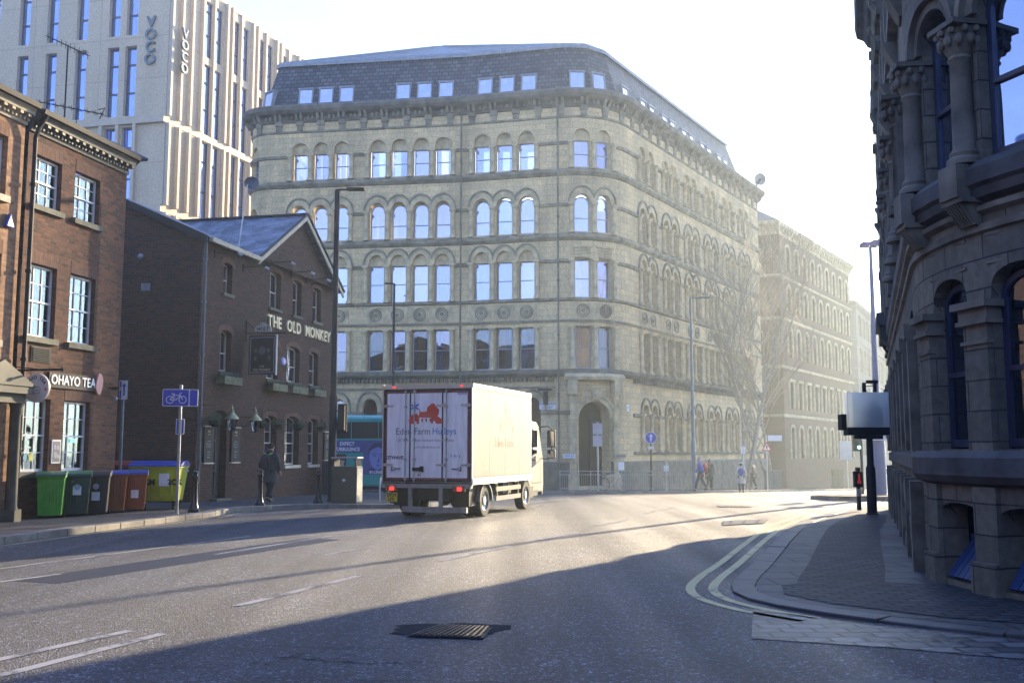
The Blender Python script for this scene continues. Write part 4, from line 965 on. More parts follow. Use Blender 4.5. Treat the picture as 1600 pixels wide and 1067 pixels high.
# ------------------------------------------------------------------ hotel tower and the far street
def hotel():
    root = empty('hotel_tower', (-26.9, 75, 0)); tag(root, 'tall pale stone hotel tower with vertical window strips behind the pub', 'building')
    M1 = courses('pale_precast', (.58, .49, .36), (.54, .46, .335), (.36, .30, .22), 6.0, 3.4, .03, .7, offset=0, stain=.35, stain_col=(.28, .25, .21), bmp=.1)
    M2 = plain('pale_fin', (.50, .43, .33), .7, var=.12, scale=2)
    MG = glass('tower_glass', tint=(.42, .55, 1.0), refl=.5, wave=.12)
    thL = math.atan2(-1556, 7300); Ll = 45
    P = Path((-math.cos(thL) * Ll, -math.sin(thL) * Ll), thL, -Ll); P.line(Ll); P.th = math.atan2(1556, 500); P.line(34); P.turn(90).line(25)
    H = 39.8; F = Facade(P)
    lw = [-(3.25), -4.8, -7.7, -10.4, -13.0]; x = -13.0
    while x > -43: x -= 2.85; lw.append(x)
    rw = []
    for k in range(8): rw += [5.15 + 4.0 * k, 6.55 + 4.0 * k]
    rw = [r_ for r_ in rw if r_ < 33.5]
    for z0, z1 in ((-3, 5), (5, 13), (13, 20.1), (20.1, 27.2), (27.2, 33.8), (33.8, H)):
        F.row(-Ll, 0, z0, z1, [(u, 1.0, z0 + .45, z1 - .45 if z1 < H else z1 - 1.2, 0, 'r') for u in lw], .45)
        F.row(0, 59, z0, z1, [(u, 1.05, z0 + .3, z1 - .35 if z1 < H else z1 - .9, 0, 'r') for u in rw], .26)
    F.mb.build('wall', M1, root)
    t = MB(); ps = [P.at(-Ll), P.at(0), P.at(34), P.at(34) + Vector((-25, 5)), P.at(-Ll) + Vector((2, 26))]; t.slab([(p.x, p.y) for p in ps], H - .2, H + .25); t.build('parapet', M2, root)
    B = MB()
    for z in (20.1, 27.2): course(B, P, -Ll, 34, [(0, z - .28), (.30, z - .28), (.30, z + .28), (0, z + .28)])
    course(B, P, -Ll, 34, [(0, 13 - .28), (.30, 13 - .28), (.30, 13.28), (0, 13.28)])
    B.build('floor_band', M2, root)
    sp = [(x, .13, .30) for x in [.2, 1.45, 2.75, 4.15] + [7.55 + 4 * k for k in range(7)] + [8.3 + 4 * k for k in range(6)]] + [(5.85 + 4 * k, .1, .15) for k in range(7)]
    for s_, hw, dp_ in sp:
        if s_ < 33.6:
            Fn = MB()
            for z0, z1 in ((-2, 12.7), (13.3, 19.82), (20.38, 26.92), (27.48, H)): ubox(Fn, P, s_ - hw, s_ + hw, 0, dp_, z0, z1)
            Fn.build('fin', M2, root)
    for s_ in (-2.55, -4.05, -5.5): 
        Fn = MB()
        for z0, z1 in ((13.3, 19.82), (20.38, 26.92)): ubox(Fn, P, s_ - .14, s_ + .14, 0, .28, z0, z1)
        Fn.build('fin', M2, root)
    # glazing strips: each a part
    n = 0
    for us, wd, dn in ((lw, 1.0, -.4), (rw, 1.05, -.22)):
        for u in us:
            for z0, z1 in ((13, 20.1), (20.1, 27.2), (27.2, 33.8), (33.8, H)):
                if n > 98: break
                if u < -20: continue
                g = MB(); a = z0 + .4; b = z1 - .3; ubox(g, P, u - wd / 2, u + wd / 2, dn - .02, dn, a, b); o = g.build('window_strip', MG, root)
                f = MB()
                for q in ((a + (b - a) * .33), (a + (b - a) * .72)): ubox(f, P, u - wd / 2, u + wd / 2, dn, dn + .06, q, q + .14)
                ubox(f, P, u - wd / 2, u - wd / 2 + .06, dn, dn + .07, a, b); ubox(f, P, u + wd / 2 - .06, u + wd / 2, dn, dn + .07, a, b)
                f.build('window_frame', M_DKBLUE, o)
                c = MB(); k = 8; rr = random.Random(int(u * 10 + z0)); cw = rr.choice((.4, .6, 1.0)) * wd
                c.add([P.P(u - wd / 2 + cw * i / k, dn - .3 - .05 * (i % 2), z) for z in (a, b) for i in range(k + 1)], [(i, i + 1, k + 2 + i, k + 1 + i) for i in range(k)]); c.build('curtain', M_CURT, o); n += 1
    # letters
    M_L = plain('letter_grey_blue', (.10, .14, .17), .4, metal=.3)
    for face, u, z0, sz, rz in (('L', -1.5, 35.1, 1.2, math.degrees(thL)), ('R', 1.35, 34.5, 1.1, math.degrees(math.atan2(1556, 500)))):
        for k, ch in enumerate('VOCO'):
            x, y, z = P.P(u, .5 if face == 'R' else .12, z0 - (1.02 if face == 'L' else .95) * k); text('sign_letter', ch, sz, M_L, root, (x, y, z), 90, rz, .09, bold=.03)
    return root
HOTEL = hotel()

def far_building(name, label, org, D, L, rows, pitch, n, first, w_, H, wallm, trim, corn=.6, back=18, flank=12, roof=None, pil=True, chamfer=0):
    root = empty(name, (org[0], org[1], gz(org[1]))); tag(root, label, 'building'); oz = gz(org[1])
    th = math.atan2(D[1], D[0]); 
    P = Path((-flank * math.cos(th - R(75)), -flank * math.sin(th - R(75))), th - R(75), -flank); P.line(flank); P.th = th; P.line(L); P.turn(90).line(back)
    F = Facade(P); us = [first + pitch * i for i in range(n)]; fu = [-3.2, -6.2, -9.2]; zprev = -4.0
    for (z0, z1, zs, zp, h, k) in rows: F.row(-flank, L + back, z0 - oz if z0 > 0 else -4, z1 - oz, [(u, w_, zs - oz, zp - oz, h, k) for u in us + fu], .4)
    p, q = P.at(-flank), P.at(L + back); F.mb.add([(p.x, p.y, -4), (q.x, q.y, -4), (q.x, q.y, rows[-1][1] - oz), (p.x, p.y, rows[-1][1] - oz)], [(0, 1, 2, 3)])
    F.mb.build('wall', wallm, root)
    S = MB()
    for (z0, z1, zs, zp, h, k) in rows: course(S, P, -flank, L + .2, [(0, z1 - oz - .25), (.16, z1 - oz - .2), (.18, z1 - oz), (0, z1 - oz + .05)])
    S.build('string_course', trim, root)
    G = MB(); z = H - oz; course(G, P, -flank, L + .4, [(0, z - 1.0), (.15, z - .9), (.3, z - .5), (corn, z - .3), (corn + .08, z), (0, z + .15)])
    u = -flank
    while u < L: ubox(G, P, u, u + .3, 0, .4, z - .9, z - .45, taper=.2); u += .9
    G.build('cornice', trim, root)
    for (z0, z1, zs, zp, h, k) in rows:
        for u in us:
            A = MB()
            if h: archring(A, P, u, zp - oz, w_ / 2, w_ / 2 + .22, 0, .1, h0=h, h1=h + .25)
            else: ubox(A, P, u - w_ / 2 - .2, u + w_ / 2 + .2, 0, .2, zp - oz, zp - oz + .25)
            if pil:
                for s_ in (-1, 1): ubox(A, P, u + s_ * (w_ / 2 + .12) - .1, u + s_ * (w_ / 2 + .12) + .1, 0, .12, zs - oz, zp - oz)
            A.build('window_surround', trim, root)
    pr = {}
    for (z0, z1, zs, zp, h, k) in rows:
        for u in us + fu:
            (lx, ly, lz), t_ = frame_at(P, u, -.36, zs - oz); kk = (round(zp - zs, 2), h)
            if kk not in pr: pr[kk] = o = sash(w_, zp - zs, h, (1, 1), M_DKBLUE, M_GLASSD, M_CURTD, 'none'); o.parent = root; freeze(o); o.location = (lx, ly, lz); o.rotation_euler.z = t_
            else: copy_tree(pr[kk], root, (lx, ly, lz), t_)
    rf = MB(); ring = [P.at(-flank, .2), P.at(0, .2), P.at(L, .2), P.at(L + back, .2)]; c = sum((Vector(r_) for r_ in ring), Vector((0, 0))) / 4
    ap = [(c.x, c.y, z + (roof or 1))]
    r0 = ring[0].lerp(ring[3], .5); r1 = ring[1].lerp(ring[2], .5)
    e = [(r_.x, r_.y, z + .1) for r_ in ring]; t0 = ring[0].lerp(ring[1], .5).lerp(c, .6); t1 = ring[2].lerp(ring[3], .5).lerp(c, .6)
    t0 = (t0.x, t0.y, z + (roof or 1)); t1 = (t1.x, t1.y, z + (roof or 1))
    rf.add(e + [t0, t1], [(0, 1, 4), (1, 2, 5, 4), (2, 3, 5), (3, 0, 4, 5)]); rf.build('roof', M_SLATE if roof else M_LEAD, root)
    return root, P, oz
M_RED = courses('red_sandstone_brick', (.20, .105, .065), (.155, .09, .06), (.13, .10, .075), .5, .25, .012, .85, stain=.45, stain_col=(.14, .12, .09), bmp=.3)
rows2 = [(0, 4.9, .9, 3.3, .5, 'r'), (4.9, 9.4, 5.5, 8.0, 0, 'r'), (9.4, 13.9, 10.3, 12.5, .55, 'r'), (13.9, 17.9, 14.7, 16.5, .55, 'r'), (17.9, 21.9, 18.5, 20.3, .55, 'r')]
B2, B2P, B2Z = far_building('red_brick_warehouse', 'hazy red brick and stone warehouse with rows of arched windows down the street', (24.9, 91.2), (.5243, .8515), 27.3, rows2, 2.9, 9, 2.4, 1.25, 22.9, M_RED, M_STONE_T, roof=4.5)
M_PALE = courses('pale_stone', (.36, .32, .25), (.32, .285, .225), (.22, .2, .16), 1.0, .45, .015, .85, stain=.4, stain_col=(.2, .18, .15), bmp=.3)
rows3 = [(0, 6, 1.0, 4.2, 0, 'r'), (6, 10.6, 6.8, 9.4, 0, 'r'), (10.6, 15.2, 11.4, 14.0, 0, 'r'), (15.2, 19.4, 16.0, 18.2, 0, 'r')]
B3, _, _ = far_building('pale_stone_office', 'pale stone office fading in the haze at the end of the street', (42.5, 122), (.45, .893), 30, rows3, 3.6, 7, 3.0, 1.5, 20.0, M_PALE, M_PALE, roof=None, flank=14)
B4, _, _ = far_building('distant_office', 'faint distant office block at the street end beside the lamp column', (62, 160), (.40, .917), 34, rows3, 4, 7, 3.0, 1.6, 22.5, M_PALE, M_PALE, roof=None, flank=16)

def tower():  # unseen block added to cast shade on the pub and tea shop
    root = empty('unseen_shade_tower', (62, 150, gz(150))); tag(root, 'unseen plain tower added beyond the dark corner building to shade the pub and tea shop', 'building')
    w_ = MB(); w_.box(0, 0, -2, 12.2, 16, 60); w_.build('wall', M_PALE, root)
    for k in range(14):
        g = MB(); g.box(-.06, .6, 2.4 + 4 * k, 0, 15.4, 4.6 + 4 * k); g.box(.6, -.06, 2.4 + 4 * k, 12.3, 0, 4.6 + 4 * k); g.build('window_band', M_GLASSD, root)
    r_ = MB(); r_.box(-.3, -.3, 60, 12.5, 16.3, 60.6); r_.build('roof', M_LEAD, root)
tower()
# ------------------------------------------------------------------ unseen blocks added behind the viewer to cut sky light and darken window reflections
def simple_block(name, label, corners, h, mat, wm, floors, pitch=3.0):
    c = corners[0]; root = empty(name, (c[0], c[1], 0)); tag(root, label, 'building')
    m = MB(); m.slab([(x - c[0], y - c[1]) for x, y in corners], -.6, h); m.build('wall', mat, root)
    m = MB(); cx = sum(p[0] for p in corners) / len(corners); cy = sum(p[1] for p in corners) / len(corners); m.slab([(x + (x - cx) * .02 - c[0], y + (y - cy) * .02 - c[1]) for x, y in corners], h, h + .5); m.build('cornice', M_SILL, root)
    g = MB(); n = len(corners)
    for i in range(n):
        a, b = Vector(corners[i]) - Vector(c), Vector(corners[(i + 1) % n]) - Vector(c); L = (b - a).length; d = (b - a) / L; nr = Vector((d.y, -d.x)); k = int(L / pitch)
        for j in range(k):
            p = a + d * (L * (j + .5) / k)
            for f in range(floors):
                z = 1.2 + f * (h - 1) / floors; q = []
                for (s, zz) in ((-.6, z), (.6, z), (.6, z + 1.9), (-.6, z + 1.9)): v = p + d * s + nr * .02; q.append((v.x, v.y, zz))
                g.add(q, [(0, 1, 2, 3)])
    o = g.build('window_glass', M_DARKG2, root); o['kind'] = 'stuff'
M_DARKG2 = plain('dark_window', (.02, .025, .03), .08, var=0, bmp=0)
M_BR_B = brickmat('street_brick', (.16, .08, .055), (.11, .055, .04))
simple_block('unseen_terrace', 'unseen brown brick terrace added on the left behind the viewer to cut sky light', [(-13.5, 15), (-27, 15), (-27, -62), (-22, -62)][::-1], 12, M_BR_B, None, 4)
simple_block('unseen_offices', 'unseen dark stone block added on the right behind the viewer to cut sky light', [(7, -4), (2, -50), (30, -50), (30, -12)], 18, M_STONE_D, None, 5)
simple_block('unseen_mill', 'unseen large brick block added behind the viewer to darken low window reflections', [(-30, -72), (20, -72), (20, -90), (-30, -90)][::-1], 21, M_BR_B, None, 6)
# ------------------------------------------------------------------ delivery truck
def wheel(parent, x, y, r, w_, out, name='wheel', rimcol=None):
    t = MB(); n = 28; prof = [(r * .62, -w_ / 2), (r * .93, -w_ / 2), (r, -w_ / 2 + .04), (r, w_ / 2 - .04), (r * .93, w_ / 2), (r * .62, w_ / 2)]
    k = len(prof); vs = [(x + px_, y + rr * math.cos(2 * math.pi * j / n), r + rr * math.sin(2 * math.pi * j / n)) for rr, px_ in prof for j in range(n)]
    t.add(vs, [(i * n + j, i * n + (j + 1) % n, (i + 1) * n + (j + 1) % n, (i + 1) * n + j) for i in range(k - 1) for j in range(n)])
    for j in range(28): a = 2 * math.pi * j / 28; t.box(x - w_ * .42, y + (r - .004) * math.cos(a) - .012, r + (r - .004) * math.sin(a) - .012, x + w_ * .42, y + (r - .004) * math.cos(a) + .012, r + (r - .004) * math.sin(a) + .012)
    o = t.build(name, M_TYRE, parent, smooth=True)
    m = MB(); s = out; prof = [(r * .64, .5 * w_), (r * .60, .42 * w_), (r * .50, .30 * w_), (r * .30, .22 * w_), (r * .26, .45 * w_), (r * .10, .50 * w_), (.001, .50 * w_)]
    vs = [(x + s * q, y + rr * math.cos(2 * math.pi * j / n), r + rr * math.sin(2 * math.pi * j / n)) for rr, q in prof for j in range(n)]; k = len(prof)
    m.add(vs, [(i * n + j, i * n + (j + 1) % n, (i + 1) * n + (j + 1) % n, (i + 1) * n + j) for i in range(k - 1) for j in range(n)])
    for j in range(8): a = 2 * math.pi * j / 8; m.cyl((x + s * .2 * w_, y + r * .38 * math.cos(a), r + r * .38 * math.sin(a)), (x + s * .36 * w_, y + r * .38 * math.cos(a), r + r * .38 * math.sin(a)), .018, n=6)
    m.build('rim', rimcol or M_METAL, o, smooth=True); return o
M_TYRE = plain('tyre_rubber', (.022, .022, .024), .8, var=.4, scale=8)
M_TW = plain('truck_white_sun_cut', (.29, .278, .24), .6, spec=.2, var=.08, scale=2, bmp=.02)
def grime(name, c, dirt, rough=.6, spec=.2, amt=.5):
    m, t, bs = nodes(name); tc = N(t, 'TexCoord'); mp = N(t, 'Mapping'); mp.inputs['Scale'].default_value = (3, 3, .35); t.links.new(tc.outputs['Object'], mp.inputs['Vector'])
    n = N(t, 'TexNoise', Scale=2.5, Detail=8.0, Roughness=.7); t.links.new(mp.outputs[0], n.inputs['Vector'])
    cc = mixc(t, rgba(c), rgba(dirt), ramp(t, n.outputs['Fac'], [(.42, 0.0), (.8, amt)])); t.links.new(cc, bs.inputs['Base Color']); bs.inputs['Roughness'].default_value = rough; bs.inputs['Specular IOR Level'].default_value = spec
    return m
M_TW = grime('truck_white_sun_cut', (.30, .288, .25), (.14, .12, .09))  # body white darkened in colour to offset the sun on the side
M_TR = grime('truck_white_shade_lift', (.86, .82, .82), (.36, .32, .30), .5, .3, .6)  # rear white raised in colour to offset the shade there
M_TR_old = plain('truck_white_shade_lift', (.84, .80, .80), .5, var=.10, scale=3, bmp=.02)
M_MAR = plain('maroon', (.16, .012, .045), .4, var=.15)
M_RED = plain('logo_red', (.55, .035, .03), .45, var=.1); M_LBLUE = plain('logo_blue', (.05, .16, .55), .45, var=.1)
M_TXT = plain('print_grey', (.16, .15, .19), .5, var=.05); M_TXTB = plain('print_blue', (.10, .22, .5), .5, var=.05); M_TXTF = plain('print_faint', (.34, .36, .44), .5, var=.05)
M_LRED = None
def truck():
    T = empty('delivery_truck', (-.963 - 1.2 * .948, 24.2 + 1.2 * .317, gz(24.5) - .01), R(-18.5))
    tag(T, 'white box truck seen from behind with red farm logo on its rear doors', 'truck')
    W = 1.2; Lb = 4.75; z0, z1 = .86, 3.27
    m = MB(); m.box(-W, .06, z0, W, Lb, z1); b = m.build('cargo_box', M_TW, T, bevel=.02)
    m = MB()
    for s in (-1, 1): 
        m.box(s * W - (.03 if s > 0 else 0) - .0, .0, z0 - .06, s * W + (0 if s > 0 else .03), .06, z1)
        m.box(s * (W + .006) - .01, .02, z1 - .09, s * (W + .006) + .01, Lb + .01, z1 + .012); m.box(s * (W + .006) - .01, .02, z0 - .03, s * (W + .006) + .01, Lb + .01, z0 + .12)
    m.box(-W + .03, 0, z1 - .10, W - .03, .06, z1); m.box(-W, Lb - .03, z0, W, Lb + .02, z1)
    m.build('aluminium_frame', plain('brushed_alu', (.5, .49, .46), .4, metal=.5, var=.15), T)
    m = MB(); m.box(-W + .03, .03, z0 + .04, W - .03, .058, z1 - .10); m.build('door_seal', M_BLACK, T)
    m = MB(); m.box(-W + .09, .018, z0 + .08, W - .09, .03, z1 - .16); m.build('maroon_border', M_MAR, T)
    xs = [-W + .13, -.445, .42, W - .13]
    for a, b_ in zip(xs, xs[1:]):
        m = MB(); m.box(a + (0 if a < -1 else .02), .004, z0 + .13, b_ - (0 if b_ > 1 else .02), .017, z1 - .21); m.build('rear_door', M_TR, T)
    m = MB()
    for x in (-.445, .42): m.box(x - .02, .002, z0 + .08, x + .02, .0165, z1 - .16)
    m.build('door_gap', M_BLACK, T)
    R_ = []
    for x in (-.56, -.32, .53):
        m = MB(); m.cyl((x, -.03, z0 + .02), (x, -.03, z1 - .12), .014, n=8)
        for z in (z0 + .08, z0 + .55, 1.9, 2.7, z1 - .2): m.box(x - .03, -.045, z, x + .03, .004, z + .05)
        m.build('lock_rod', M_GALV, T)
    for x, s in ((-W + .1, 1), (.46, -1), (W - .1, -1)):
        for z in (1.28, 2.73):
            m = MB(); m.box(min(x, x + s * .2), -.006, z, max(x, x + s * .2), .004, z + .045); m.box(x - .05, -.03, z - .015, x + .05, .004, z + .06); m.build('hinge', M_GALV, T)
    for x, s in ((-.78, 1), (.78, -1)):
        m = MB(); c = x - s * .12; m.tube([(c - s * .02, -.03, 1.16), (c - s * .02, -.03, 1.26), (c + s * .09, -.03, 1.21), (c - s * .02, -.03, 1.16)], .012, 6); m.tube([(c + s * .08, -.03, 1.21), (c + s * .22, -.03, 1.21)], .012, 6); m.build('door_handle', M_BLACK, T)
    m = MB(); m.box(-.36, -.05, 1.16, -.12, .004, 1.24); m.box(-.16, -.055, 1.14, -.07, -.002, 1.27); m.build('lock_box', M_BLACK, T)
    # logo: farm buildings in red
    def flat(name, poly, mat, y=-.001): mm = MB(); mm.prism([(x, z) for x, z in poly], y, .006); return mm.build(name, mat, T)
    def X(c): return -1.2 + (c - 35) / 645 * 2.4
    def Z(c): return 3.27 - (c - 45) / 700 * 2.41
    flat('farm_logo', [(X(a), Z(b_)) for a, b_ in [(232, 325), (228, 295), (243, 268), (262, 252), (285, 252), (303, 268), (306, 212), (313, 240), (356, 238), (362, 205), (378, 192), (392, 180), (410, 180), (420, 198), (436, 215), (446, 225), (444, 250), (436, 272), (455, 285), (470, 298), (470, 324), (430, 325), (408, 300), (400, 324), (390, 324), (390, 282), (305, 278), (302, 325), (285, 325), (284, 308), (264, 308), (262, 325)]], M_RED, -.0015)
    for k in range(3): flat('farm_logo', [(X(318 + 30 * k), Z(288)), (X(330 + 30 * k), Z(288)), (X(330 + 30 * k), Z(300)), (X(324 + 30 * k), Z(318)), (X(318 + 30 * k), Z(300))], M_RED, -.0015)
    cx, cz = X(269), Z(203)
    for k in range(3):
        a = math.pi * k / 3; dx, dz = .125 * math.sin(a), .125 * math.cos(a); px_, pz_ = .02 * math.cos(a), -.02 * math.sin(a)
        flat('snowflake_logo', [(cx - dx - px_, cz - dz - pz_), (cx + dx - px_, cz + dz - pz_), (cx + dx + px_, cz + dz + pz_), (cx - dx + px_, cz - dz + pz_)], M_LBLUE, -.002 - .0006 * k)
    text('lettering', 'Eden Farm ', .235, M_TXT, T, (X(268), -.001, Z(380)), ext=.002, sx=.92)
    text('lettering', 'Hulleys', .235, M_TXTB, T, (X(483), -.001, Z(380)), ext=.002, sx=.92)
    text('lettering', 'UK Chilled, Frozen Food and Dairy Specialists', .098, M_TXTF, T, (X(350), -.001, Z(442)), ext=.002, sx=.82)
    text('lettering', 'www.edenfarm.co.uk', .085, M_TXTF, T, (X(360), -.001, Z(490)), ext=.002, sx=.95)
    text('lettering', 'KITWAVE', .115, plain('print_dark', (.03, .03, .09), .5), T, (X(125), -.001, Z(566)), ext=.002, bold=.003)
    text('lettering', 'f  in  t', .10, M_TXTB, T, (X(563), -.001, Z(553)), ext=.002, bold=.002)
    text('lettering', 'H', .11, M_TXT, T, (X(307), -.001, Z(690)), ext=.002, bold=.004); flat('small_logo', [(X(575), Z(120)), (X(648), Z(120)), (X(648), Z(106)), (X(575), Z(106))], M_TXTF)
    for x in (X(120), X(605)): m = MB(); m.box(x - .035, -.02, z1 - .07, x + .035, 0, z1 - .03); m.build('marker_light', M_LAMPR, T)
    mm = MB()
    for y in (1.25, 2.45, 3.65): mm.box(W, y - .006, z0 + .13, W + .0015, y + .006, z1 - .1)
    for z in (z0 + .16, z1 - .13):
        for i in range(30): mm.sphere((W + .001, .15 + i * .155, z), .008, .008, .008, 5, 3)
    mm.build('panel_seam', plain('seam_grey', (.14, .13, .12), .6), T)
    # faint side print
    m_f = plain('faint_side_print', (.26, .215, .18), .6, spec=.2, var=.1, bmp=0)
    def side(name, poly):   # poly (y,z)
        mm = MB(); n = len(poly); mm.add([(W + .001, y, z) for y, z in poly] + [(W + .004, y, z) for y, z in poly], [tuple(range(n)), tuple(range(2 * n - 1, n - 1, -1))] + [(i, (i + 1) % n, (i + 1) % n + n, i + n) for i in range(n)]); return mm.build(name, m_f, T)
    side('side_print', [(2.1, 2.15), (2.1, 2.45), (2.45, 2.6), (2.5, 2.85), (2.7, 2.85), (2.8, 2.6), (3.15, 2.5), (3.3, 2.15), (3.1, 2.15), (3.0, 2.3), (2.4, 2.3), (2.3, 2.15)])
    o = text('side_print', 'Eden Farm', .36, m_f, T, (W + .003, 2.4, 1.85), 90, 90, .001)
    # bumper beam, tail lift frame, tail lights
    MST = plain('galvanised_beam', (.30, .29, .27), .5, metal=.3, var=.3)
    m = MB(); m.box(-W + .02, -.03, z0 - .12, W - .02, .10, z0 - .02); m.build('rear_sill', MST, T)
    m = MB()
    for x in (-.47, .34): m.box(x, -.02, .22, x + .09, .06, z0 - .12)
    m.box(-.62, -.06, .16, 1.08, .04, .29); m.build('step_frame', MST, T)
    for x in (-.93, .86):
        m = MB(); m.box(x - .16, -.03, .66, x + .16, .05, .79); o = m.build('tail_light_housing', M_BLACK, T); l = MB(); l.box(x - .04, -.04, .675, x + .09, -.029, .775); l.build('lit_lamp', M_LAMPR, o); l = MB(); l.box(x - .14, -.036, .675, x - .05, -.029, .775); l.box(x + .10, -.036, .675, x + .15, -.029, .775); l.build('lens', plain('amber_lens', (.35, .06, .02), .3), o)
    m = MB(); m.box(-1.06, -.03, .40, -.76, -.01, .63); o = m.build('number_plate', plain('plate_yellow', (.62, .50, .04), .4), T)
    text('plate_text', 'DF24', .115, M_BLACK, o, (-.91, -.031, .57), ext=.001, bold=.003); text('plate_text', 'LFK', .115, M_BLACK, o, (-.91, -.031, .46), ext=.001, bold=.003)
    m = MB()
    for x in (-.42, .34): m.box(x, .1, .55, x + .08, 5.6, .80)
    m.box(-.8, .5, .55, .8, .56, .85); m.box(-.5, .2, .45, .5, .9, .8); m.cyl((-.9, 1.2, .46), (.9, 1.2, .46), .09); m.cyl((-.9, 4.55, .46), (.9, 4.55, .46), .07); m.sphere((0, 1.2, .46), .2, .22, .2)
    m.box(-1.0, 2.2, .42, -.5, 3.2, .82); m.box(.5, 3.0, .5, .95, 3.7, .82); m.box(-1.1, .3, .35, -1.06, .8, .85); m.box(1.0, .25, .3, 1.03, .78, .85); m.box(.62, .3, .3, 1.0, .33, .8); m.box(-1.0, .3, .3, -.62, .33, .8)
    m.build('chassis', M_BLACK, T)
    for s in (-1, 1):
        wheel(T, s * .98, 1.2, .40, .24, s); wheel(T, s * .70, 1.2, .40, .22, s); wheel(T, s * .98, 4.6, .40, .24, s)
        g = MB(); n = 12
        for i in range(n):
            a, b_ = math.pi * i / n, math.pi * (i + 1) / n
            g.add([(s * .84, 1.2 + .48 * math.cos(t), .40 + .46 * math.sin(t)) for t in (a, b_)] + [(s * 1.14, 1.2 + .48 * math.cos(t), .40 + .46 * math.sin(t)) for t in (b_, a)], [(0, 1, 2, 3)])
            g.add([(s * 1.14, 1.2 + .48 * math.cos(t), .40 + .46 * math.sin(t)) for t in (a, b_)] + [(s * 1.14, 1.2 + .43 * math.cos(t), .40 + .41 * math.sin(t)) for t in (b_, a)], [(0, 1, 2, 3)])
        g.build('mudguard', M_TW, T)
        g = MB()
        for z in (.36, .60): g.box(s * 1.12 - .015, 1.95, z, s * 1.12 + .015, 4.0, z + .12)
        for y in (2.1, 3.0, 3.85): g.box(s * 1.09 - .02, y, .36, s * 1.09 + .02, y + .05, .84)
        g.build('side_guard', M_TW, T)
    # cab
    c = MB(); cw = 1.06
    prof = [(4.86, .50), (4.86, 2.42), (5.05, 2.52), (5.75, 2.50), (6.02, 2.36), (6.36, 1.55), (6.45, 1.40), (6.47, .62), (6.36, .42), (5.1, .42)]
    n = len(prof); c.add([(-cw, y, z) for y, z in prof] + [(cw, y, z) for y, z in prof], [tuple(range(n)), tuple(range(2 * n - 1, n - 1, -1))] + [(i, i + n, (i + 1) % n + n, (i + 1) % n) for i in range(n)])
    c.build('cab', M_TW, T, bevel=.05)
    for s in (-1, 1):
        g = MB(); q = [(5.3, 1.55), (5.3, 2.3), (5.75, 2.3), (6.05, 1.58)]; x0, x1 = s * (cw + .002), s * (cw + .01)
        g.add([(x0, y, z) for y, z in q] + [(x1, y, z) for y, z in q], [(0, 1, 2, 3), (7, 6, 5, 4), (0, 4, 5, 1), (1, 5, 6, 2), (2, 6, 7, 3), (3, 7, 4, 0)]); g.build('cab_window', M_DARKG, T)
        g = MB(); q = [(5.24, .72), (5.24, 2.36), (5.27, 2.36), (5.27, .72)]
        for q in ([(5.23, .7), (5.23, 2.36), (5.25, 2.36), (5.25, .7)], [(6.12, .7), (6.12, 1.45), (6.14, 1.45), (6.14, .7)], [(5.23, .70), (5.23, .72), (6.14, .72), (6.14, .70)]): g.add([(x1, y, z) for y, z in q], [(0, 1, 2, 3)])
        g.box(s * (cw + .02) - .012, 5.32, 1.36, s * (cw + .02) + .012, 5.5, 1.40)
        g.build('door_seam', M_BLACK, T)
        g = MB(); g.box(s * 1.0 - .08, 4.95, .30, s * 1.0 + .08, 5.35, .62); 
        for i in range(10):
            a, b_ = math.pi * i / 10, math.pi * (i + 1) / 10
            g.add([(s * 1.07, 4.6 + .47 * math.cos(t), .42 + .47 * math.sin(t)) for t in (a, b_)] + [(s * .8, 4.6 + .47 * math.cos(t), .42 + .47 * math.sin(t)) for t in (b_, a)], [(0, 1, 2, 3)])
        g.box(s * .95 - .12, 5.3, .34, s * .95 + .12, 5.8, .5)
        g.build('cab_step', M_BLACK, T)
        g = MB(); x = s * 1.36; g.tube([(s * cw, 6.1, 2.35), (s * 1.25, 6.25, 2.38), (x, 6.3, 2.3), (x, 6.3, 1.45), (s * 1.25, 6.25, 1.40), (s * cw, 6.2, 1.42)], .015, 6); o = g.build('mirror_arm', M_BLACK, T)
        g = MB(); g.box(x - .13, 6.25, 1.75, x + .12, 6.36, 2.27); mh = g.build('mirror_housing', M_BLACK, o, bevel=.03); g = MB(); g.box(x - .10, 6.24, 1.79, x + .09, 6.248, 2.23); g.build('mirror_glass', M_MIRR, mh)
        g = MB(); g.box(x - .12, 6.23, 1.42, x + .12, 6.36, 1.68); mh = g.build('mirror_housing', M_BLACK, o, bevel=.03); g = MB(); g.box(x - .09, 6.22, 1.45, x + .09, 6.228, 1.65); g.build('mirror_glass', M_MIRR, mh)
    g = MB(); g.box(-.95, 6.1, 1.56, .95, 6.11, 1.6); q = [(-.98, 6.365, 1.6), (.98, 6.365, 1.6), (.9, 6.06, 2.3), (-.9, 6.06, 2.3)]; g.add(q, [(0, 1, 2, 3)]); g.build('windscreen', M_DARKG, T)
    g = MB(); g.box(-.75, 4.77, 2.3, .75, 5.15, 3.15); g.build('fridge_unit', M_TW, T, bevel=.08)
    g = MB(); g.box(-1.02, 6.38, .34, 1.02, 6.55, .72); g.build('front_bumper', M_TW, T, bevel=.04)
    g = MB(); g.box(W - .01, .8, .86, W + .01, .9, .92); g.box(W - .012, 1.0, 1.1, W + .006, 1.03, 1.14)
    for y in (1.7, 3.3, 4.5): g.box(W - .03, y, .80, W + .0, y + .08, .85)
    g.build('side_marker', plain('amber', (.6, .3, .1), .3), T)
    return T
M_LAMPR = emit('red_lamp_lit', (1, .05, .04), .35)
M_DARKG = plain('tinted_glass', (.02, .025, .03), .05, var=0, bmp=0, spec=.8)
M_MIRR = plain('mirror_silver', (.8, .8, .8), .03, metal=1, var=0, bmp=0)
truck()

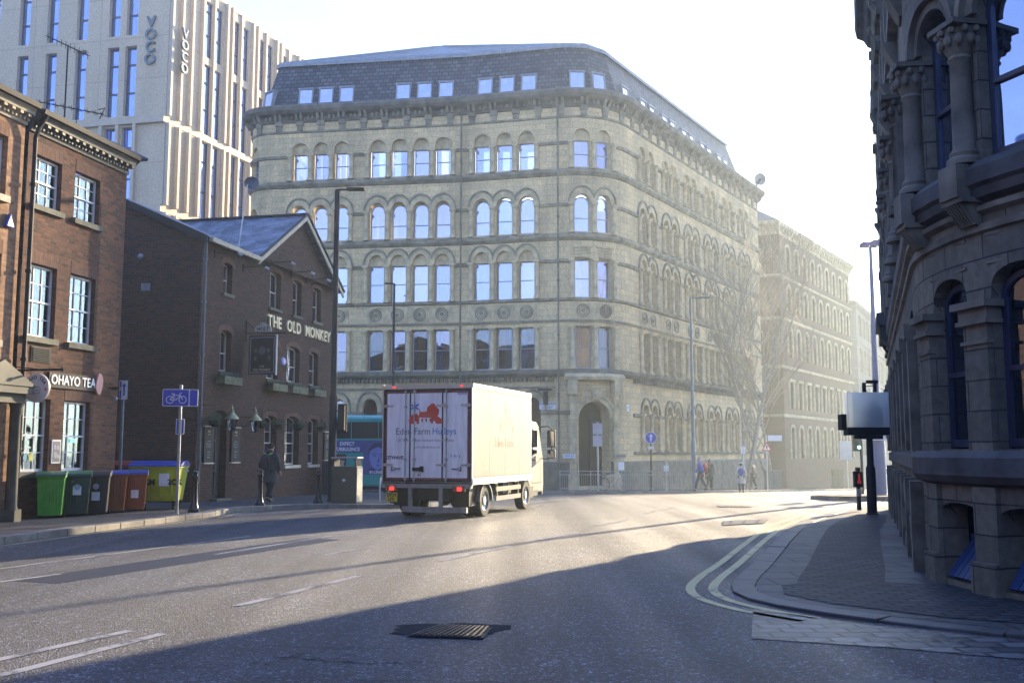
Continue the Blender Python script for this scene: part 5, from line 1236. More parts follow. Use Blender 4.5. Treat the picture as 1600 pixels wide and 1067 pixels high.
def bus():
    T = empty('double_decker_bus', (-15.0, 55.2, gz(56) + .02), R(-4)); tag(T, 'teal double-decker bus with a blue film advert on its side', 'bus')
    MT = plain('bus_teal', (.02, .30, .27), .35, var=.1, bmp=0); MTL = plain('bus_light_teal', (.22, .62, .62), .35, var=.1, bmp=0)
    L = 11.0; W_ = 2.5
    m = MB(); m.box(0, 0, .35, L, W_, 4.1); m.build('body', MT, T, bevel=.12)
    m = MB(); m.box(.02, -.01, 3.98, L - .02, W_ + .01, 4.22); m.build('roof_edge', MTL, T, bevel=.08)
    m = MB(); m.box(.2, -.015, 2.95, L - .25, .01, 3.85); m.build('upper_windows', M_DARKG, T)
    m = MB()
    for i in range(1, 7): m.box(.2 + i * 1.5, -.02, 2.95, .24 + i * 1.5, .0, 3.85)
    m.box(.2, -.03, 2.86, L - .2, .0, 2.93); m.build('window_pillar', MT, T)
    m = MB()
    for a, b in ((.3, 2.3), (2.5, 4.3), (4.6, 5.95)): m.box(a, -.015, 1.25, b, .01, 2.1)
    m.build('lower_windows', M_DARKG, T)
    MA = plain('advert_blue', (.05, .075, .26), .4, var=.3, scale=1.5, bmp=0)
    m = MB(); m.box(.9, -.02, 2.18, 8.5, 0, 2.85); m.box(6.9, -.025, 1.0, 8.55, 0, 2.85); ad = m.build('advert_panel', MA, T)
    text('advert_text', 'EXPECT', .27, M_WHITE, ad, (6.0, -.028, 2.66), ext=.003, bold=.006, sx=.85); text('advert_text', 'TURBULENCE', .27, M_WHITE, ad, (6.0, -.028, 2.36), ext=.003, bold=.006, sx=.85); text('advert_text', 'IN CINEMAS', .2, M_WHITE, ad, (7.75, -.03, 1.12), ext=.003, bold=.004, sx=.9)
    # a plain generic portrait
    fc = plain('advert_face', (.16, .20, .48), .5, var=.3, scale=3, bmp=0); dk = plain('advert_dark', (.02, .02, .08), .5, bmp=0)
    m = MB(); m.prism([(7.72 + .48 * math.cos(a) , 1.95 + .72 * math.sin(a)) for a in [2 * math.pi * i / 20 for i in range(20)]], -.03, -.02); m.build('advert_portrait', fc, ad)
    m = MB(); m.prism([(7.1, 2.05), (7.25, 2.45), (7.5, 2.72), (7.95, 2.72), (8.2, 2.45), (8.3, 2.1), (8.15, 2.3), (7.7, 2.5), (7.3, 2.3)], -.034, -.03); m.prism([(7.15, 1.25), (7.4, 1.4), (7.7, 1.22), (8.05, 1.4), (8.4, 1.25), (8.4, 1.22), (7.15, 1.22)], -.034, -.03)
    for x in (7.53, 7.93): m.prism([(x - .12, 2.08), (x + .12, 2.1), (x + .12, 2.14), (x - .12, 2.12)], -.034, -.03); m.prism([(x - .08, 1.97), (x + .08, 1.97), (x + .05, 2.02), (x - .05, 2.02)], -.034, -.03)
    m.prism([(7.6, 1.48), (7.86, 1.48), (7.82, 1.53), (7.64, 1.53)], -.034, -.03); m.prism([(7.68, 1.68), (7.78, 1.68), (7.76, 1.9), (7.73, 1.9)], -.034, -.03); m.build('advert_features', dk, ad)
    m = MB(); m.box(.1, .0, .2, L - .1, W_, .36); m.build('underbody', M_BLACK, T)
    for y in (.2, 2.3):
        for x in (2.0, 8.2):
            w_ = MB(); w_.cyl((x, y - .15, .45), (x, y + .15, .45), .45, n=20); w_.build('wheel', M_TYRE, T, smooth=True)
bus()
def car():
    T = empty('parked_car', (22.6, 61.0, gz(61)), R(-32)); tag(T, 'silver car with red tail lamp at the street end beside the dark building', 'car')
    m = MB(); prof = [(0, .35), (0, .85), (.15, .98), (.5, 1.02), (1.0, 1.42), (2.4, 1.45), (3.1, 1.0), (4.1, .88), (4.3, .7), (4.3, .35)]
    n = len(prof); m.add([(-.85, y, z) for y, z in prof] + [(.85, y, z) for y, z in prof], [tuple(range(n)), tuple(range(2 * n - 1, n - 1, -1))] + [(i, i + n, (i + 1) % n + n, (i + 1) % n) for i in range(n)]); m.build('body', plain('silver_paint', (.55, .56, .58), .3, metal=.3), T, bevel=.06)
    m = MB(); m.box(-.7, .48, 1.05, .7, .9, 1.38); m.add([(-.7, .52, 1.06), (.7, .52, 1.06), (.62, .97, 1.38), (-.62, .97, 1.38)], [(0, 1, 2, 3)])
    for s in (-.855, .855): m.add([(s, .8, 1.05), (s, 1.1, 1.36), (s, 2.3, 1.38), (s, 2.85, 1.05)], [(0, 1, 2, 3)])
    m.build('windows', M_DARKG, T)
    for s in (-.68, .68): m = MB(); m.box(s - .14, -.02, .72, s + .14, .02, .92); m.build('tail_light', M_LAMPR, T)
    for s in (-.76, .76):
        for y in (.8, 3.4): m = MB(); m.cyl((s - .1, y, .32), (s + .1, y, .32), .32, n=18); m.build('wheel', M_TYRE, T, smooth=True)
car()
# ------------------------------------------------------------------ signs, lanterns, baskets and shop fittings on the left side
def wall_thing(name, label, cat, P, root, u, n, z, group=None):
    (lx, ly, lz), t_ = frame_at(P, u, n, z); o = empty(name, (root.location.x + lx, root.location.y + ly, root.location.z + lz), t_); tag(o, label, cat, group); return o
def leaves(mb, c, r, cnt, size, rnd, sz=1.0):
    for _ in range(cnt):
        a = rnd.uniform(0, 2 * math.pi); b = math.acos(rnd.uniform(-1, 1)); q = r * rnd.uniform(.55, 1.05)
        p = Vector((c[0] + q * math.sin(b) * math.cos(a), c[1] + q * math.sin(b) * math.sin(a), c[2] + sz * q * math.cos(b)))
        d = Vector((rnd.uniform(-1, 1), rnd.uniform(-1, 1), rnd.uniform(-1, .6))).normalized(); e = d.orthogonal().normalized(); s = size * rnd.uniform(.6, 1.3)
        mb.add([p, p + d * s + e * s * .35, p + d * s * 1.7, p + d * s - e * s * .35], [(0, 1, 2, 3)])
M_LEAF = plain('dark_leaf', (.03, .075, .03), .6, var=.5, scale=20)
M_LEAF2 = plain('grey_green_leaf', (.10, .14, .09), .6, var=.5, scale=20)
M_GOLD = plain('cream_gold_letter', (.75, .62, .36), .45, var=.1); M_GOLDMET = plain('gold_tone_metal', (.45, .40, .20), .3, metal=.7, var=.3)
M_LGL = glass('lantern_glass', tint=(.5, .52, .6), refl=.1)
def pubkit():
    P, root = PP_, PUB
    S = wall_thing('pub_sign_lettering', 'raised cream gold letters reading THE OLD MONKEY on the pub gable', 'sign', P, root, 7.35, .02, 6.33)
    for w_, x0 in (('THE', -2.62), ('OLD', -.98), ('MONKEY', .72)):
        x = x0
        for ch in w_:
            o = text('sign_letter', ch, .60, M_GOLD, S, (x, 0, 0), ext=.045, align='LEFT', bold=.014, sx=.98); x += (o.dimensions.x if o.dimensions.x else .33) + .055
    # hanging sign on bracket, perpendicular to the wall
    H = wall_thing('hanging_pub_sign', 'black framed hanging pub picture sign with HOLT crest on an iron bracket', 'sign', P, root, 3.15, 0, 4.2)
    m = MB(); m.tube([(0, 0, 1.46), (0, -1.45, 1.46)], .03, 8); m.tube([(0, -.02, 1.95), (0, -.02, 1.2)], .03, 6); m.tube([(0, -.02, 1.9), (0, -.5, 1.48)], .015, 6); m.sphere((0, -1.48, 1.46), .05)
    m.build('bracket', M_BLACK, H)
    m = MB(); m.box(-.03, -1.15, .02, .03, -.15, 1.38); m.build('board', M_BLACK, H)
    m = MB(); m.box(-.045, -1.19, 0, .045, -1.145, 1.4); m.build('board_edge', M_CREAMP, H)
    m = MB()
    for a in ((-1.10, .08, -1.08, 1.32), (-.22, .08, -.20, 1.32)): m.box(-.036, a[0], a[1], -.03, a[2], a[3])
    m.box(-.036, -1.1, .08, -.03, -.2, .10); m.box(-.036, -1.1, 1.30, -.03, -.2, 1.32); m.build('thin_border', M_TXTF, H)
    mg = plain('painted_grey_highlight', (.13, .12, .12), .6, var=.4); 
    m = MB()
    for (y, z, ry, rz_) in ((-.65, .86, .13, .14), (-.65, .76, .07, .06), (-.42, .86, .06, .08), (-.88, .86, .06, .08), (-.40, .58, .05, .08), (-.92, .60, .05, .08)):
        m.add([(-.037, y + ry * math.cos(2 * math.pi * i / 12), z + rz_ * math.sin(2 * math.pi * i / 12)) for i in range(12)], [tuple(range(12))])
    m.build('painted_picture', mg, H)
    text('sign_text', 'THE', .10, M_GOLD, H, (-.036, -.65, .30), 90, -90, .002); text('sign_text', 'OLD MONKEY', .12, M_GOLD, H, (-.036, -.65, .18), 90, -90, .002, sx=.85)
    m = MB(); poly = [(-.32, 0), (.32, 0), (.32, .14), (.24, .2), (.14, .21), (.08, .28), (.0, .32), (-.08, .28), (-.14, .21), (-.24, .2), (-.32, .14)]
    m.add([(-.02, -.65 + a, 1.52 + b) for a, b in poly] + [(.02, -.65 + a, 1.52 + b) for a, b in poly], [tuple(range(11)), tuple(range(21, 10, -1))] + [(i, (i + 1) % 11, (i + 1) % 11 + 11, i + 11) for i in range(11)]); m.build('crest', M_CREAMP, H)
    text('crest_text', 'HOLT', .17, M_BLACK, H, (-.022, -.65, 1.61), 90, -90, .002, bold=.004)
    m = MB(); m.tube([(0, -.8, 1.84), (0, -.72, 1.93), (0, -.65, 1.88), (0, -.58, 1.93), (0, -.5, 1.84)], .012, 5); m.build('crest_scroll', M_BLACK, H)
    # lanterns
    def lantern(u, lab):
        L_ = wall_thing('wall_lantern', lab, 'lantern', P, root, u, 0, 2.25, 'gold topped lanterns by the pub door')
        m = MB(); m.tube([(0, 0, .5), (0, -.55, .5)], .015, 6); m.tube([(0, 0, .15), (0, -.28, .22), (0, -.42, .48)], .012, 6); m.build('bracket', M_BLACK, L_)
        m = MB()
        for s in range(4):
            a = math.pi / 4 + s * math.pi / 2; m.cyl((.10 * math.cos(a), -.55 + .10 * math.sin(a), 0), (.19 * math.cos(a), -.55 + .19 * math.sin(a), .38), .010, n=5)
        m.lathe([(.11, -.03), (.11, 0)], (0, -.55, 0), 4, a0=math.pi / 4); m.build('lantern_frame', M_BLACK, L_)
        m = MB(); m.lathe([(.09, 0), (.175, .37)], (0, -.55, 0), 4, a0=math.pi / 4); m.build('lantern_glass', M_LGL, L_)
        m = MB(); m.lathe([(.23, .38), (.21, .42), (.10, .54), (.06, .60), (.075, .64), (.03, .68), (.045, .72), (.015, .78), (.004, .86)], (0, -.55, 0), 12); m.build('lantern_cap', M_GOLDMET, L_, smooth=True)  # cap in gold-toned metal
    lantern(1.28, 'gold topped lantern directly above the pub door'); lantern(2.95, 'gold topped lantern right of the pub door above the second menu board')
    rnd = random.Random(2)
    # hanging baskets
    for i, (u, s) in enumerate(((.35, .26), (3.7, .2), (5.0, .27), (6.75, .28), (9.0, .27))):
        lab = ['bushy hanging basket beside the drainpipe left of the pub door', 'small hanging basket just right of the second wall lantern', 'hanging basket over the walking pedestrian', 'hanging basket over the widest ground-floor pub window', 'hanging basket nearest the tall black lamp column'][i]
        B = wall_thing('hanging_basket', lab, 'plant', P, root, u, 0, 2.55, 'hanging baskets along the pub front')
        m = MB(); m.tube([(0, 0, .5), (0, -.42, .5), (0, -.42, .2)], .012, 5); m.lathe([(.05, -.2), (.16, -.12), (.2, 0)], (0, -.42, 0), 10); m.build('bracket', M_BLACK, B)
        m = MB(); leaves(m, (0, -.42, .03), s, 420, .045, rnd, .85); m.build('foliage', M_LEAF, B)
    for i, (u, hw) in enumerate(((1.75, .62), (5.35, .62), (7.15, .72), (9.1, .58))):
        lab = ['mossy window box under the leftmost first-floor pub window', 'window box under the window hidden behind the hanging sign', 'window box under the pale sash window', 'window box nearest the far end of the pub'][i]
        B = wall_thing('window_box', lab, 'planter', P, root, u, 0, 3.78, 'window boxes on the pub first floor')
        m = MB(); m.box(-hw, -.34, 0, hw, -.02, .26); m.build('trough', M_MOSS, B)
        m = MB()
        for k in range(9): leaves(m, (-hw + hw * 2 * (k + .5) / 9, -.18, .30), .13, 50, .04, rnd, .9)
        m.build('foliage', M_LEAF2, B)
    for i, (u, nl) in enumerate(((.74, 0), (2.55, 1), (10.55, 2))):
        lab = ['tall black menu board left of the pub door', 'tall black menu board right of the pub door', 'tall black menu board at the far corner of the pub'][i]
        B = wall_thing('menu_board', lab, 'sign', P, root, u, 0, 1.22, 'menu boards on the pub wall')
        m = MB(); m.box(-.30, -.06, 0, .30, 0, 1.14); m.build('board', M_BLACK, B); m = MB(); m.box(-.32, -.09, 1.14, .32, 0, 1.18); m.box(-.32, -.09, -.04, .32, 0, 0); m.build('frame_rail', M_CREAMP, B)
        for k, (s_, sz, z) in enumerate((('Holt', .10, 1.0), ('Est 1849', .05, .9), ('Real Ale', .06, .68), ('Home Cooked', .05, .59), ('Food Served', .05, .51), ('All Day', .06, .34), ('Live Sport', .05, .25), ('Welcome', .05, .17))): text('board_text', s_, sz, M_GOLD if k < 2 else M_TXTF, B, (0, -.061, z), ext=.001)
    # spot lamps over the top windows
    for i, (u, z) in enumerate(((.8, 8.05), (2.8, 7.95), (4.9, 8.5), (6.7, 8.45), (8.3, 8.45))):
        lab = ['thin iron spot lamp arm under the gutter beside the drainpipe', 'thin iron spot lamp arm at the foot of the gable', 'spot lamp arm over the left gable window', 'spot lamp arm over the middle gable window', 'spot lamp arm over the right gable window'][i]
        B = wall_thing('spot_lamp', lab, 'lamp', P, root, u, 0, z, 'spot lamps on the pub wall')
        m = MB(); m.tube([(0, 0, 0), (0, -.8, .03), (0, -.84, -.02)], .018, 6); m.cyl((0, 0, -.15), (0, -.02, .1), .05); m.build('arm', M_BLACK, B); m = MB(); m.cyl((-.02, -.84, -.03), (.06, -.95, -.11), .05, .07, n=10); m.build('lamp_head', M_METAL, B)
    B = wall_thing('alarm_box', 'small pale alarm box on the pub between first-floor windows', 'alarm', P, root, 6.15, 0, 4.95); m = MB(); m.lathe([(.16, 0), (.16, .06), (.1, .1)], (0, 0, 0), 8); v = [(x, -z, y) for x, y, z in m.v]; m.v = v; m.build('case', plain('alarm_lilac', (.5, .45, .8), .4), B)
    # flank fittings
    FP = Path((-12, 12 * .2121), math.atan2(-.2121, 1), -12.268); FP.line(12.268)
    B = wall_thing('flank_vent', 'small pale louvre vent on the dark pub flank wall', 'vent', FP, root, -1.95, 0, 6.75); m = MB(); m.box(-.16, -.03, 0, .16, 0, .24)
    for k in range(3): m.box(-.13 + k * .09, -.05, .02, -.08 + k * .09, -.03, .22)
    m.build('louvres', plain('vent_pale', (.25, .26, .28), .6), B)
    B = wall_thing('flank_floodlight', 'round grey floodlight high on the dark pub flank wall', 'lamp', FP, root, -2.1, 0, 7.85); m = MB(); m.sphere((0, -.12, 0), .11, .1, .11); m.cyl((0, 0, 0), (0, -.1, 0), .04); m.build('housing', plain('lamp_grey', (.25, .27, .3), .4), B)
    # aerial masts
    o = PUB.location
    A = empty('satellite_mast', (-9.55, 34.0, 6.3)); tag(A, 'thin leaning mast with round dish rising past the pub gutter', 'mast'); m = MB(); m.tube([(0, 0, 0), (.02, .1, 2.2), (.28, .1, 4.55)], .025, 6); m.tube([(0, 0, .3), (-.5, .2, .3)], .02, 6); m.tube([(0, .05, 1.4), (-.5, .3, 1.5)], .02, 6)
    m.build('pole', M_GALV, A); m = MB()
    n = 18; prof = [(0.001, .10), (.12, .085), (.22, .03), (.26, 0)]; vs = [(.42 + r_ * math.cos(2 * math.pi * j / n), .1 + d_, 4.62 + r_ * .9 * math.sin(2 * math.pi * j / n)) for r_, d_ in prof for j in range(n)]
    m.add(vs, [(i * n + j, i * n + (j + 1) % n, (i + 1) * n + (j + 1) % n, (i + 1) * n + j) for i in range(3) for j in range(n)]); m.tube([(.28, .1, 4.55), (.42, .2, 4.6)], .02, 5); m.tube([(.42, .1, 4.38), (.42, -.25, 4.5)], .012, 5)
    m.build('dish', plain('dish_blue_grey', (.08, .10, .14), .4), A, smooth=True)
    A = empty('television_aerial', (-14.0, 30.2, 9.3)); tag(A, 'spindly television aerial behind the tea shop roof', 'aerial'); m = MB(); m.tube([(0, 0, 0), (0, 0, 5.0)], .025, 6); m.tube([(-.5, -.3, 5.15), (.55, .2, 4.75)], .02, 5); m.tube([(-.8, 0, 3.15), (1.2, 0, 2.75)], .018, 5)
    for k in range(10): t = k / 9; x, y, z = -.5 + 1.05 * t, -.3 + .5 * t, 5.15 - .4 * t; m.tube([(x, y - .18, z - .05), (x, y + .18, z + .05)], .012, 4); m.tube([(x, y, z - .12), (x, y, z + .12)], .01, 4)
    for k in range(9): t = k / 8; x, z = -.8 + 2.0 * t, 3.15 - .4 * t; m.tube([(x, -.2, z), (x, .2, z)], .01, 4); m.tube([(x, 0, z - .09), (x, 0, z + .09)], .01, 4)
    m.tube([(1.1, 0, 2.6), (1.25, 0, 2.95), (1.05, 0, 2.9)], .02, 5); m.tube([(0, 0, 1.2), (.35, 0, 1.7), (.4, 0, 3.0)], .012, 4); m.build('elements', M_BLACK, A)
M_MOSS = plain('mossy_trough', (.13, .14, .08), .8, var=.6, scale=6)
pubkit()
def teakit():
    P, root = TP, TEA
    S = wall_thing('shop_fascia_sign', 'black strip sign with white letters OHAYO TEA and pink blob', 'sign', P, root, -1.78, 0, 3.10)
    m = MB(); m.box(-1.02, -.06, -.02, .80, 0, .34); m.build('backboard', M_BLACK, S)
    text('sign_text', 'OHAYO TEA', .32, M_WHITE, S, (-.12, -.065, .16), ext=.01, bold=.005, sx=.93)
    m = MB(); pk = [(.86 + .13 * math.cos(a) * (1 + .18 * math.sin(2 * a)), .17 + .27 * math.sin(a)) for a in [2 * math.pi * i / 24 for i in range(24)]]; m.prism(pk, -.10, -.05); m.build('pink_blob', plain('salmon_pink', (.62, .27, .24), .5, var=.1), S)
    # projecting round sign
    H = wall_thing('round_hanging_sign', 'round pale hanging sign lettered HAYO TEA on an iron bar', 'sign', P, root, -3.93, 0, 2.96)
    m = MB(); m.tube([(0, 0, .42), (0, -1.2, .42)], .025, 8); m.tube([(0, 0, .5), (.0, -.6, .44)], .012, 5); m.sphere((0, -1.22, .42), .04)
    for y in (-.44, -.78): m.tube([(0, y, .42), (0, y, .3)], .01, 5)
    m.build('bracket', M_BLACK, H)
    n = 32; m = MB(); c = (-.61, -.0); r_ = .32; m.add([(x, -.61 + r_ * math.cos(2 * math.pi * i / n), .02 + r_ * math.sin(2 * math.pi * i / n)) for x in (-.03, .03) for i in range(n)], [tuple(range(n)), tuple(range(2 * n - 1, n - 1, -1))] + [(i, (i + 1) % n, (i + 1) % n + n, i + n) for i in range(n)]); m.build('disc', plain('sign_cream', (.60, .56, .52), .5, var=.08), H)
    w_ = 'HAYO TEA'
    for k, ch in enumerate(w_):
        a = R(148 - k * 17); o = text('disc_letter', ch, .105, M_BLACK, H, (-.032, -.61 - .23 * math.cos(a), .02 + .23 * math.sin(a)), 90, -90, .002, bold=.003); o.rotation_euler = (Matrix.Rotation(R(-90), 3, 'Z') @ Matrix.Rotation(R(90), 3, 'X') @ Matrix.Rotation(a - math.pi / 2, 3, 'Z')).to_euler()
    m = MB(); m.tube([(-.034, -.71, -.08), (-.034, -.59, -.12), (-.034, -.49, -.06), (-.034, -.57, .02), (-.034, -.68, .05), (-.034, -.73, -.02), (-.034, -.59, -.03)], .008, 4); m.tube([(-.034, -.53, .0), (-.034, -.47, .04)], .008, 4); m.build('teapot_drawing', plain('ink_grey', (.12, .14, .18), .6), H)
    m = MB(); m.box(-.036, -.87, -.04, -.03, -.83, .02); m.build('red_mark', M_RED, H)
    F_ = wall_thing('framed_poster', 'white framed grey menu poster between the two shop windows', 'poster', P, root, -2.38, 0, 1.30)
    m = MB(); m.box(-.16, -.03, 0, .16, 0, .56); m.build('frame', M_WHITE, F_); m = MB(); m.box(-.125, -.034, .04, .125, -.03, .52); m.build('print', plain('poster_grey', (.14, .15, .15), .5, var=.6, scale=14), F_)
    for k, q in enumerate(((-.06, .38, .05), (.05, .37, .045), (-.03, .2, .06), (.06, .17, .04))): m = MB(); m.prism([(q[0] + q[2] * math.cos(a), q[1] + q[2] * 1.3 * math.sin(a)) for a in [2 * math.pi * i / 10 for i in range(10)]], -.037, -.034); m.build('cup_picture', M_TXTF, F_)
    C_ = wall_thing('security_camera', 'small dark security camera at the right corner of the shop sign', 'camera', P, root, -.35, 0, 3.2); m = MB(); m.tube([(0, 0, 0), (0, -.15, 0)], .02, 6); m.box(-.05, -.3, -.05, .05, -.1, .03); m.build('housing', M_BLACK, C_); m = MB(); m.sphere((-.05, -.22, -.28), .05); m.tube([(0, 0, -.2), (-.05, -.2, -.25)], .012, 5); m.build('dome', M_METAL, C_)
    A = wall_thing('burglar_alarm', 'blue and white triangular burglar alarm on the orange brick wall', 'alarm', NP, NB, -.42, 0, 6.52); m = MB(); m.prism([(-.13, 0), (.13, 0), (0, .32)], -.10, 0); m.build('case', plain('alarm_blue', (.05, .10, .40), .4), A, bevel=.02); m = MB(); m.prism([(-.02, .03), (.11, .03), (.02, .2)], -.105, -.1); m.build('label', M_WHITE, A)
    W_ = wall_thing('window_display_light', 'small green lit display in the right shop window', 'light', P, root, -1.58, -.10, 1.80); m = MB(); m.box(-.02, -.02, 0, .03, 0, .09); m.build('lit_screen', emit('green_screen', (.1, .9, .7), 1.0), W_)
    S2 = wall_thing('window_sticker', 'yellow and blue round stickers low in the left shop window', 'sticker', P, root, -3.1, -.10, 1.45)
    for x, c in ((0, (.6, .6, .05)), (-.2, (.1, .35, .5))): m = MB(); m.prism([(x + .07 * math.cos(a), .09 * math.sin(a)) for a in [2 * math.pi * i / 12 for i in range(12)]], -.015, 0); m.build('sticker_disc', plain('sticker', c, .5), S2)
teakit()
# ------------------------------------------------------------------ bins, bollards, posts, signs
PV = .115
def at_g(x, y, off=PV): return (x, y, gz(y) + off)
def wheelie(x, y, rz, body, lid, lab, tex=None, crest=True):
    T = empty('wheelie_bin', at_g(x, y), R(rz)); tag(T, lab, 'bin', 'wheelie bins lined up outside the tea shop')
    m = MB(); f = [(-.24, -.30), (.24, -.30), (.24, .26), (-.24, .26)]; g = [(-.29, -.37), (.29, -.37), (.29, .33), (-.29, .33)]
    zs = [(.06, 0), (.12, .05), (.86, .9), (.90, 1.0)]
    vs = [((a[0] + (b[0] - a[0]) * k), (a[1] + (b[1] - a[1]) * k), z) for z, k in zs for a, b in zip(f, g)]
    m.add(vs, [(3, 2, 1, 0)] + [(i * 4 + j, i * 4 + (j + 1) % 4, (i + 1) * 4 + (j + 1) % 4, (i + 1) * 4 + j) for i in range(3) for j in range(4)])
    m.box(-.31, -.40, .90, .31, .35, .945)
    for s in (-.15, 0, .15): m.box(s - .02, -.365, .3, s + .02, -.33, .88)
    m.build('body', body, T, bevel=.02)
    m = MB(); n = 8; pr = [(-.42, .945), (-.40, .99), (-.2, 1.03), (.15, 1.05), (.36, 1.04), (.40, .96), (.40, .945)]; k = len(pr)
    m.add([(x_, y_, z_) for x_ in (-.315, .315) for y_, z_ in pr], [tuple(range(k)), tuple(range(2 * k - 1, k - 1, -1))] + [(i, i + k, (i + 1) % k + k, (i + 1) % k) for i in range(k)]); m.build('lid', lid, T, bevel=.012)
    m = MB(); m.tube([(-.22, .40, 1.0), (.22, .40, 1.0)], .018, 6)
    m.build('handle', M_BLACK, T)
    for s in (-.25, .25): m = MB(); m.cyl((s - .03, .27, .10), (s + .03, .27, .10), .10, n=16); m.build('wheel', M_TYRE, T, smooth=True)
    if tex:
        o = MB(); o.box(-.09, -.372, tex[0], .09, -.345, tex[0] + .2); o.build('label_sticker', M_WHITE, T)
    if crest: o = MB(); o.lathe([(.07, 0), (.07, .004)], (0, 0, 0), 14); v = [(a, -.375 + c * -1, b + .68) for a, b, c in o.v]; o.v = v; o.build('council_mark', M_TXTF, T)
    return T
def pl(n, c, r=.42): return plain(n, c, r, var=.2, scale=5, bmp=.03)
G1 = pl('bin_lime_green', (.06, .33, .035)); G2 = pl('bin_dark_green', (.015, .055, .045)); G3 = pl('bin_black', (.022, .024, .032)); G4 = pl('bin_rust_brown', (.26, .075, .03)); G5 = pl('bin_blue_lid', (.03, .05, .30)); G6 = pl('bin_teal_lid', (.02, .10, .06))
wheelie(-10.5, 22.95, 20, G1, G6, 'bright lime green wheelie bin with dark green lid', crest=False)
wheelie(-10.2, 23.6, 23, G2, G6, 'dark green wheelie bin with white and green label beside the lime bin', (.5,), True)
wheelie(-10.0, 24.25, 18, G3, G3, 'black wheelie bin with white council mark and notice', (.35,), True)
wheelie(-9.9, 25.0, 24, G4, G5, 'rusty orange wheelie bin with blue lid next to the black bin', crest=False)
wheelie(-9.65, 25.75, 20, G4, G5, 'last rusty orange bin, nearest the yellow container', (.35,), False)
def container(x, y, rz, body, lid, lab, name='waste_container'):
    T = empty(name, at_g(x, y), R(rz)); tag(T, lab, 'bin')
    m = MB(); m.add([(sx * (.55 + .10 * k), sy * (.40 + .12 * k), .22 + .88 * k) for k in (0, 1) for sx, sy in ((-1, -1), (1, -1), (1, 1), (-1, 1))], [(3, 2, 1, 0), (4, 5, 6, 7), (0, 1, 5, 4), (1, 2, 6, 5), (2, 3, 7, 6), (3, 0, 4, 7)]); m.box(-.68, -.55, 1.08, .68, .55, 1.13)
    for s in (-.45, -.15, .15, .45): m.box(s - .03, -.5, .35, s + .03, -.42, 1.05)
    m.build('body', body, T, bevel=.03)
    m = MB(); pr = [(-.58, 1.13), (-.56, 1.17), (-.2, 1.26), (.3, 1.28), (.56, 1.2), (.58, 1.13)]; k = 6; m.add([(x_, y_, z_) for x_ in (-.69, .69) for y_, z_ in pr], [tuple(range(k)), tuple(range(2 * k - 1, k - 1, -1))] + [(i, i + k, (i + 1) % k + k, (i + 1) % k) for i in range(k)]); m.build('lid', lid, T, bevel=.02)
    for s in (-.74, .74): m = MB(); m.tube([(s - .06 * (1 if s > 0 else -1), -.1, 1.05), (s, -.1, 1.0), (s, .1, 1.0), (s - .06 * (1 if s > 0 else -1), .1, 1.05)], .02, 6); m.build('handle', M_GALV, T)
    for sx in (-.48, .48):
        for sy in (-.33, .33): m = MB(); m.cyl((sx - .03, sy, .10), (sx + .03, sy, .10), .10, n=14); m.box(sx - .05, sy - .03, .1, sx + .05, sy + .03, .24); m.build('castor', M_TYRE, T)
    return T
YB = pl('container_yellow_green', (.40, .45, .02), .45)
T = container(-9.45, 26.9, 6, YB, G5, 'large yellow-green waste container with blue lid by the pole')
for x, s in ((-.47, 1), (.12, 1)): m = MB(); m.box(x, -.515, .62, x + .26, -.49, .95); m.build('notice', M_WHITE, T)
o = text('lettering', 'KM', .2, M_BLACK, T, (-.12, -.512, .72), ext=.003, bold=.01); o = text('lettering', '2CK', .2, M_BLACK, T, (.52, -.512, .72), ext=.003, bold=.008)
container(-11.1, 28.2, 10, G4, pl('container_red_lid', (.30, .03, .03)), 'reddish container with dark red lid behind the orange bins')

def bollard(x, y, lab):
    T = empty('bollard', at_g(x, y)); tag(T, lab, 'bollard', 'black bollards along the left kerb')
    m = MB(); m.lathe([(.15, 0), (.15, .06), (.11, .10), (.105, .16), (.085, .20), (.07, .80), (.075, .82), (.095, .84), (.095, .88), (.07, .90), (.065, .94), (.085, .96), (.08, 1.0), (.04, 1.03), (.001, 1.035)], n=14); m.build('post', M_BOL, T, smooth=True)
    m = MB(); m.lathe([(.087, .72), (.087, .76)], n=14); m.build('ring', M_BOL, T)
M_BOL = plain('glossy_black_paint', (.02, .021, .025), .22, var=.15)
bollard(-7.98, 25.3, 'black bollard nearest the cycle route sign'); bollard(-7.25, 28.95, 'black bollard in front of the walking pedestrian'); bollard(-5.85, 30.35, 'black bollard next to the square litter bin')

M_SBLUE = plain('sign_blue', (.015, .04, .42), .35, var=.08, bmp=0)
def pole(T, h, r=.038, mat=None, name='pole'): m = MB(); m.cyl((0, 0, -.05), (0, 0, h), r, n=12); m.lathe([(r * 1.3, -.02), (r * 1.2, .03)], n=12); m.sphere((0, 0, h), r, r, r * .5, 10, 5); return m.build(name, mat or M_GALV, T, smooth=True)
def rbox(m, x0, z0, x1, z1, y0, y1, r=.04):
    pts = []
    for cx, cz, a0 in ((x1 - r, z0 + r, -90), (x1 - r, z1 - r, 0), (x0 + r, z1 - r, 90), (x0 + r, z0 + r, 180)):
        for k in range(5): a = R(a0 + 22.5 * k); pts.append((cx + r * math.cos(a), cz + r * math.sin(a)))
    m.prism(pts, y0, y1)
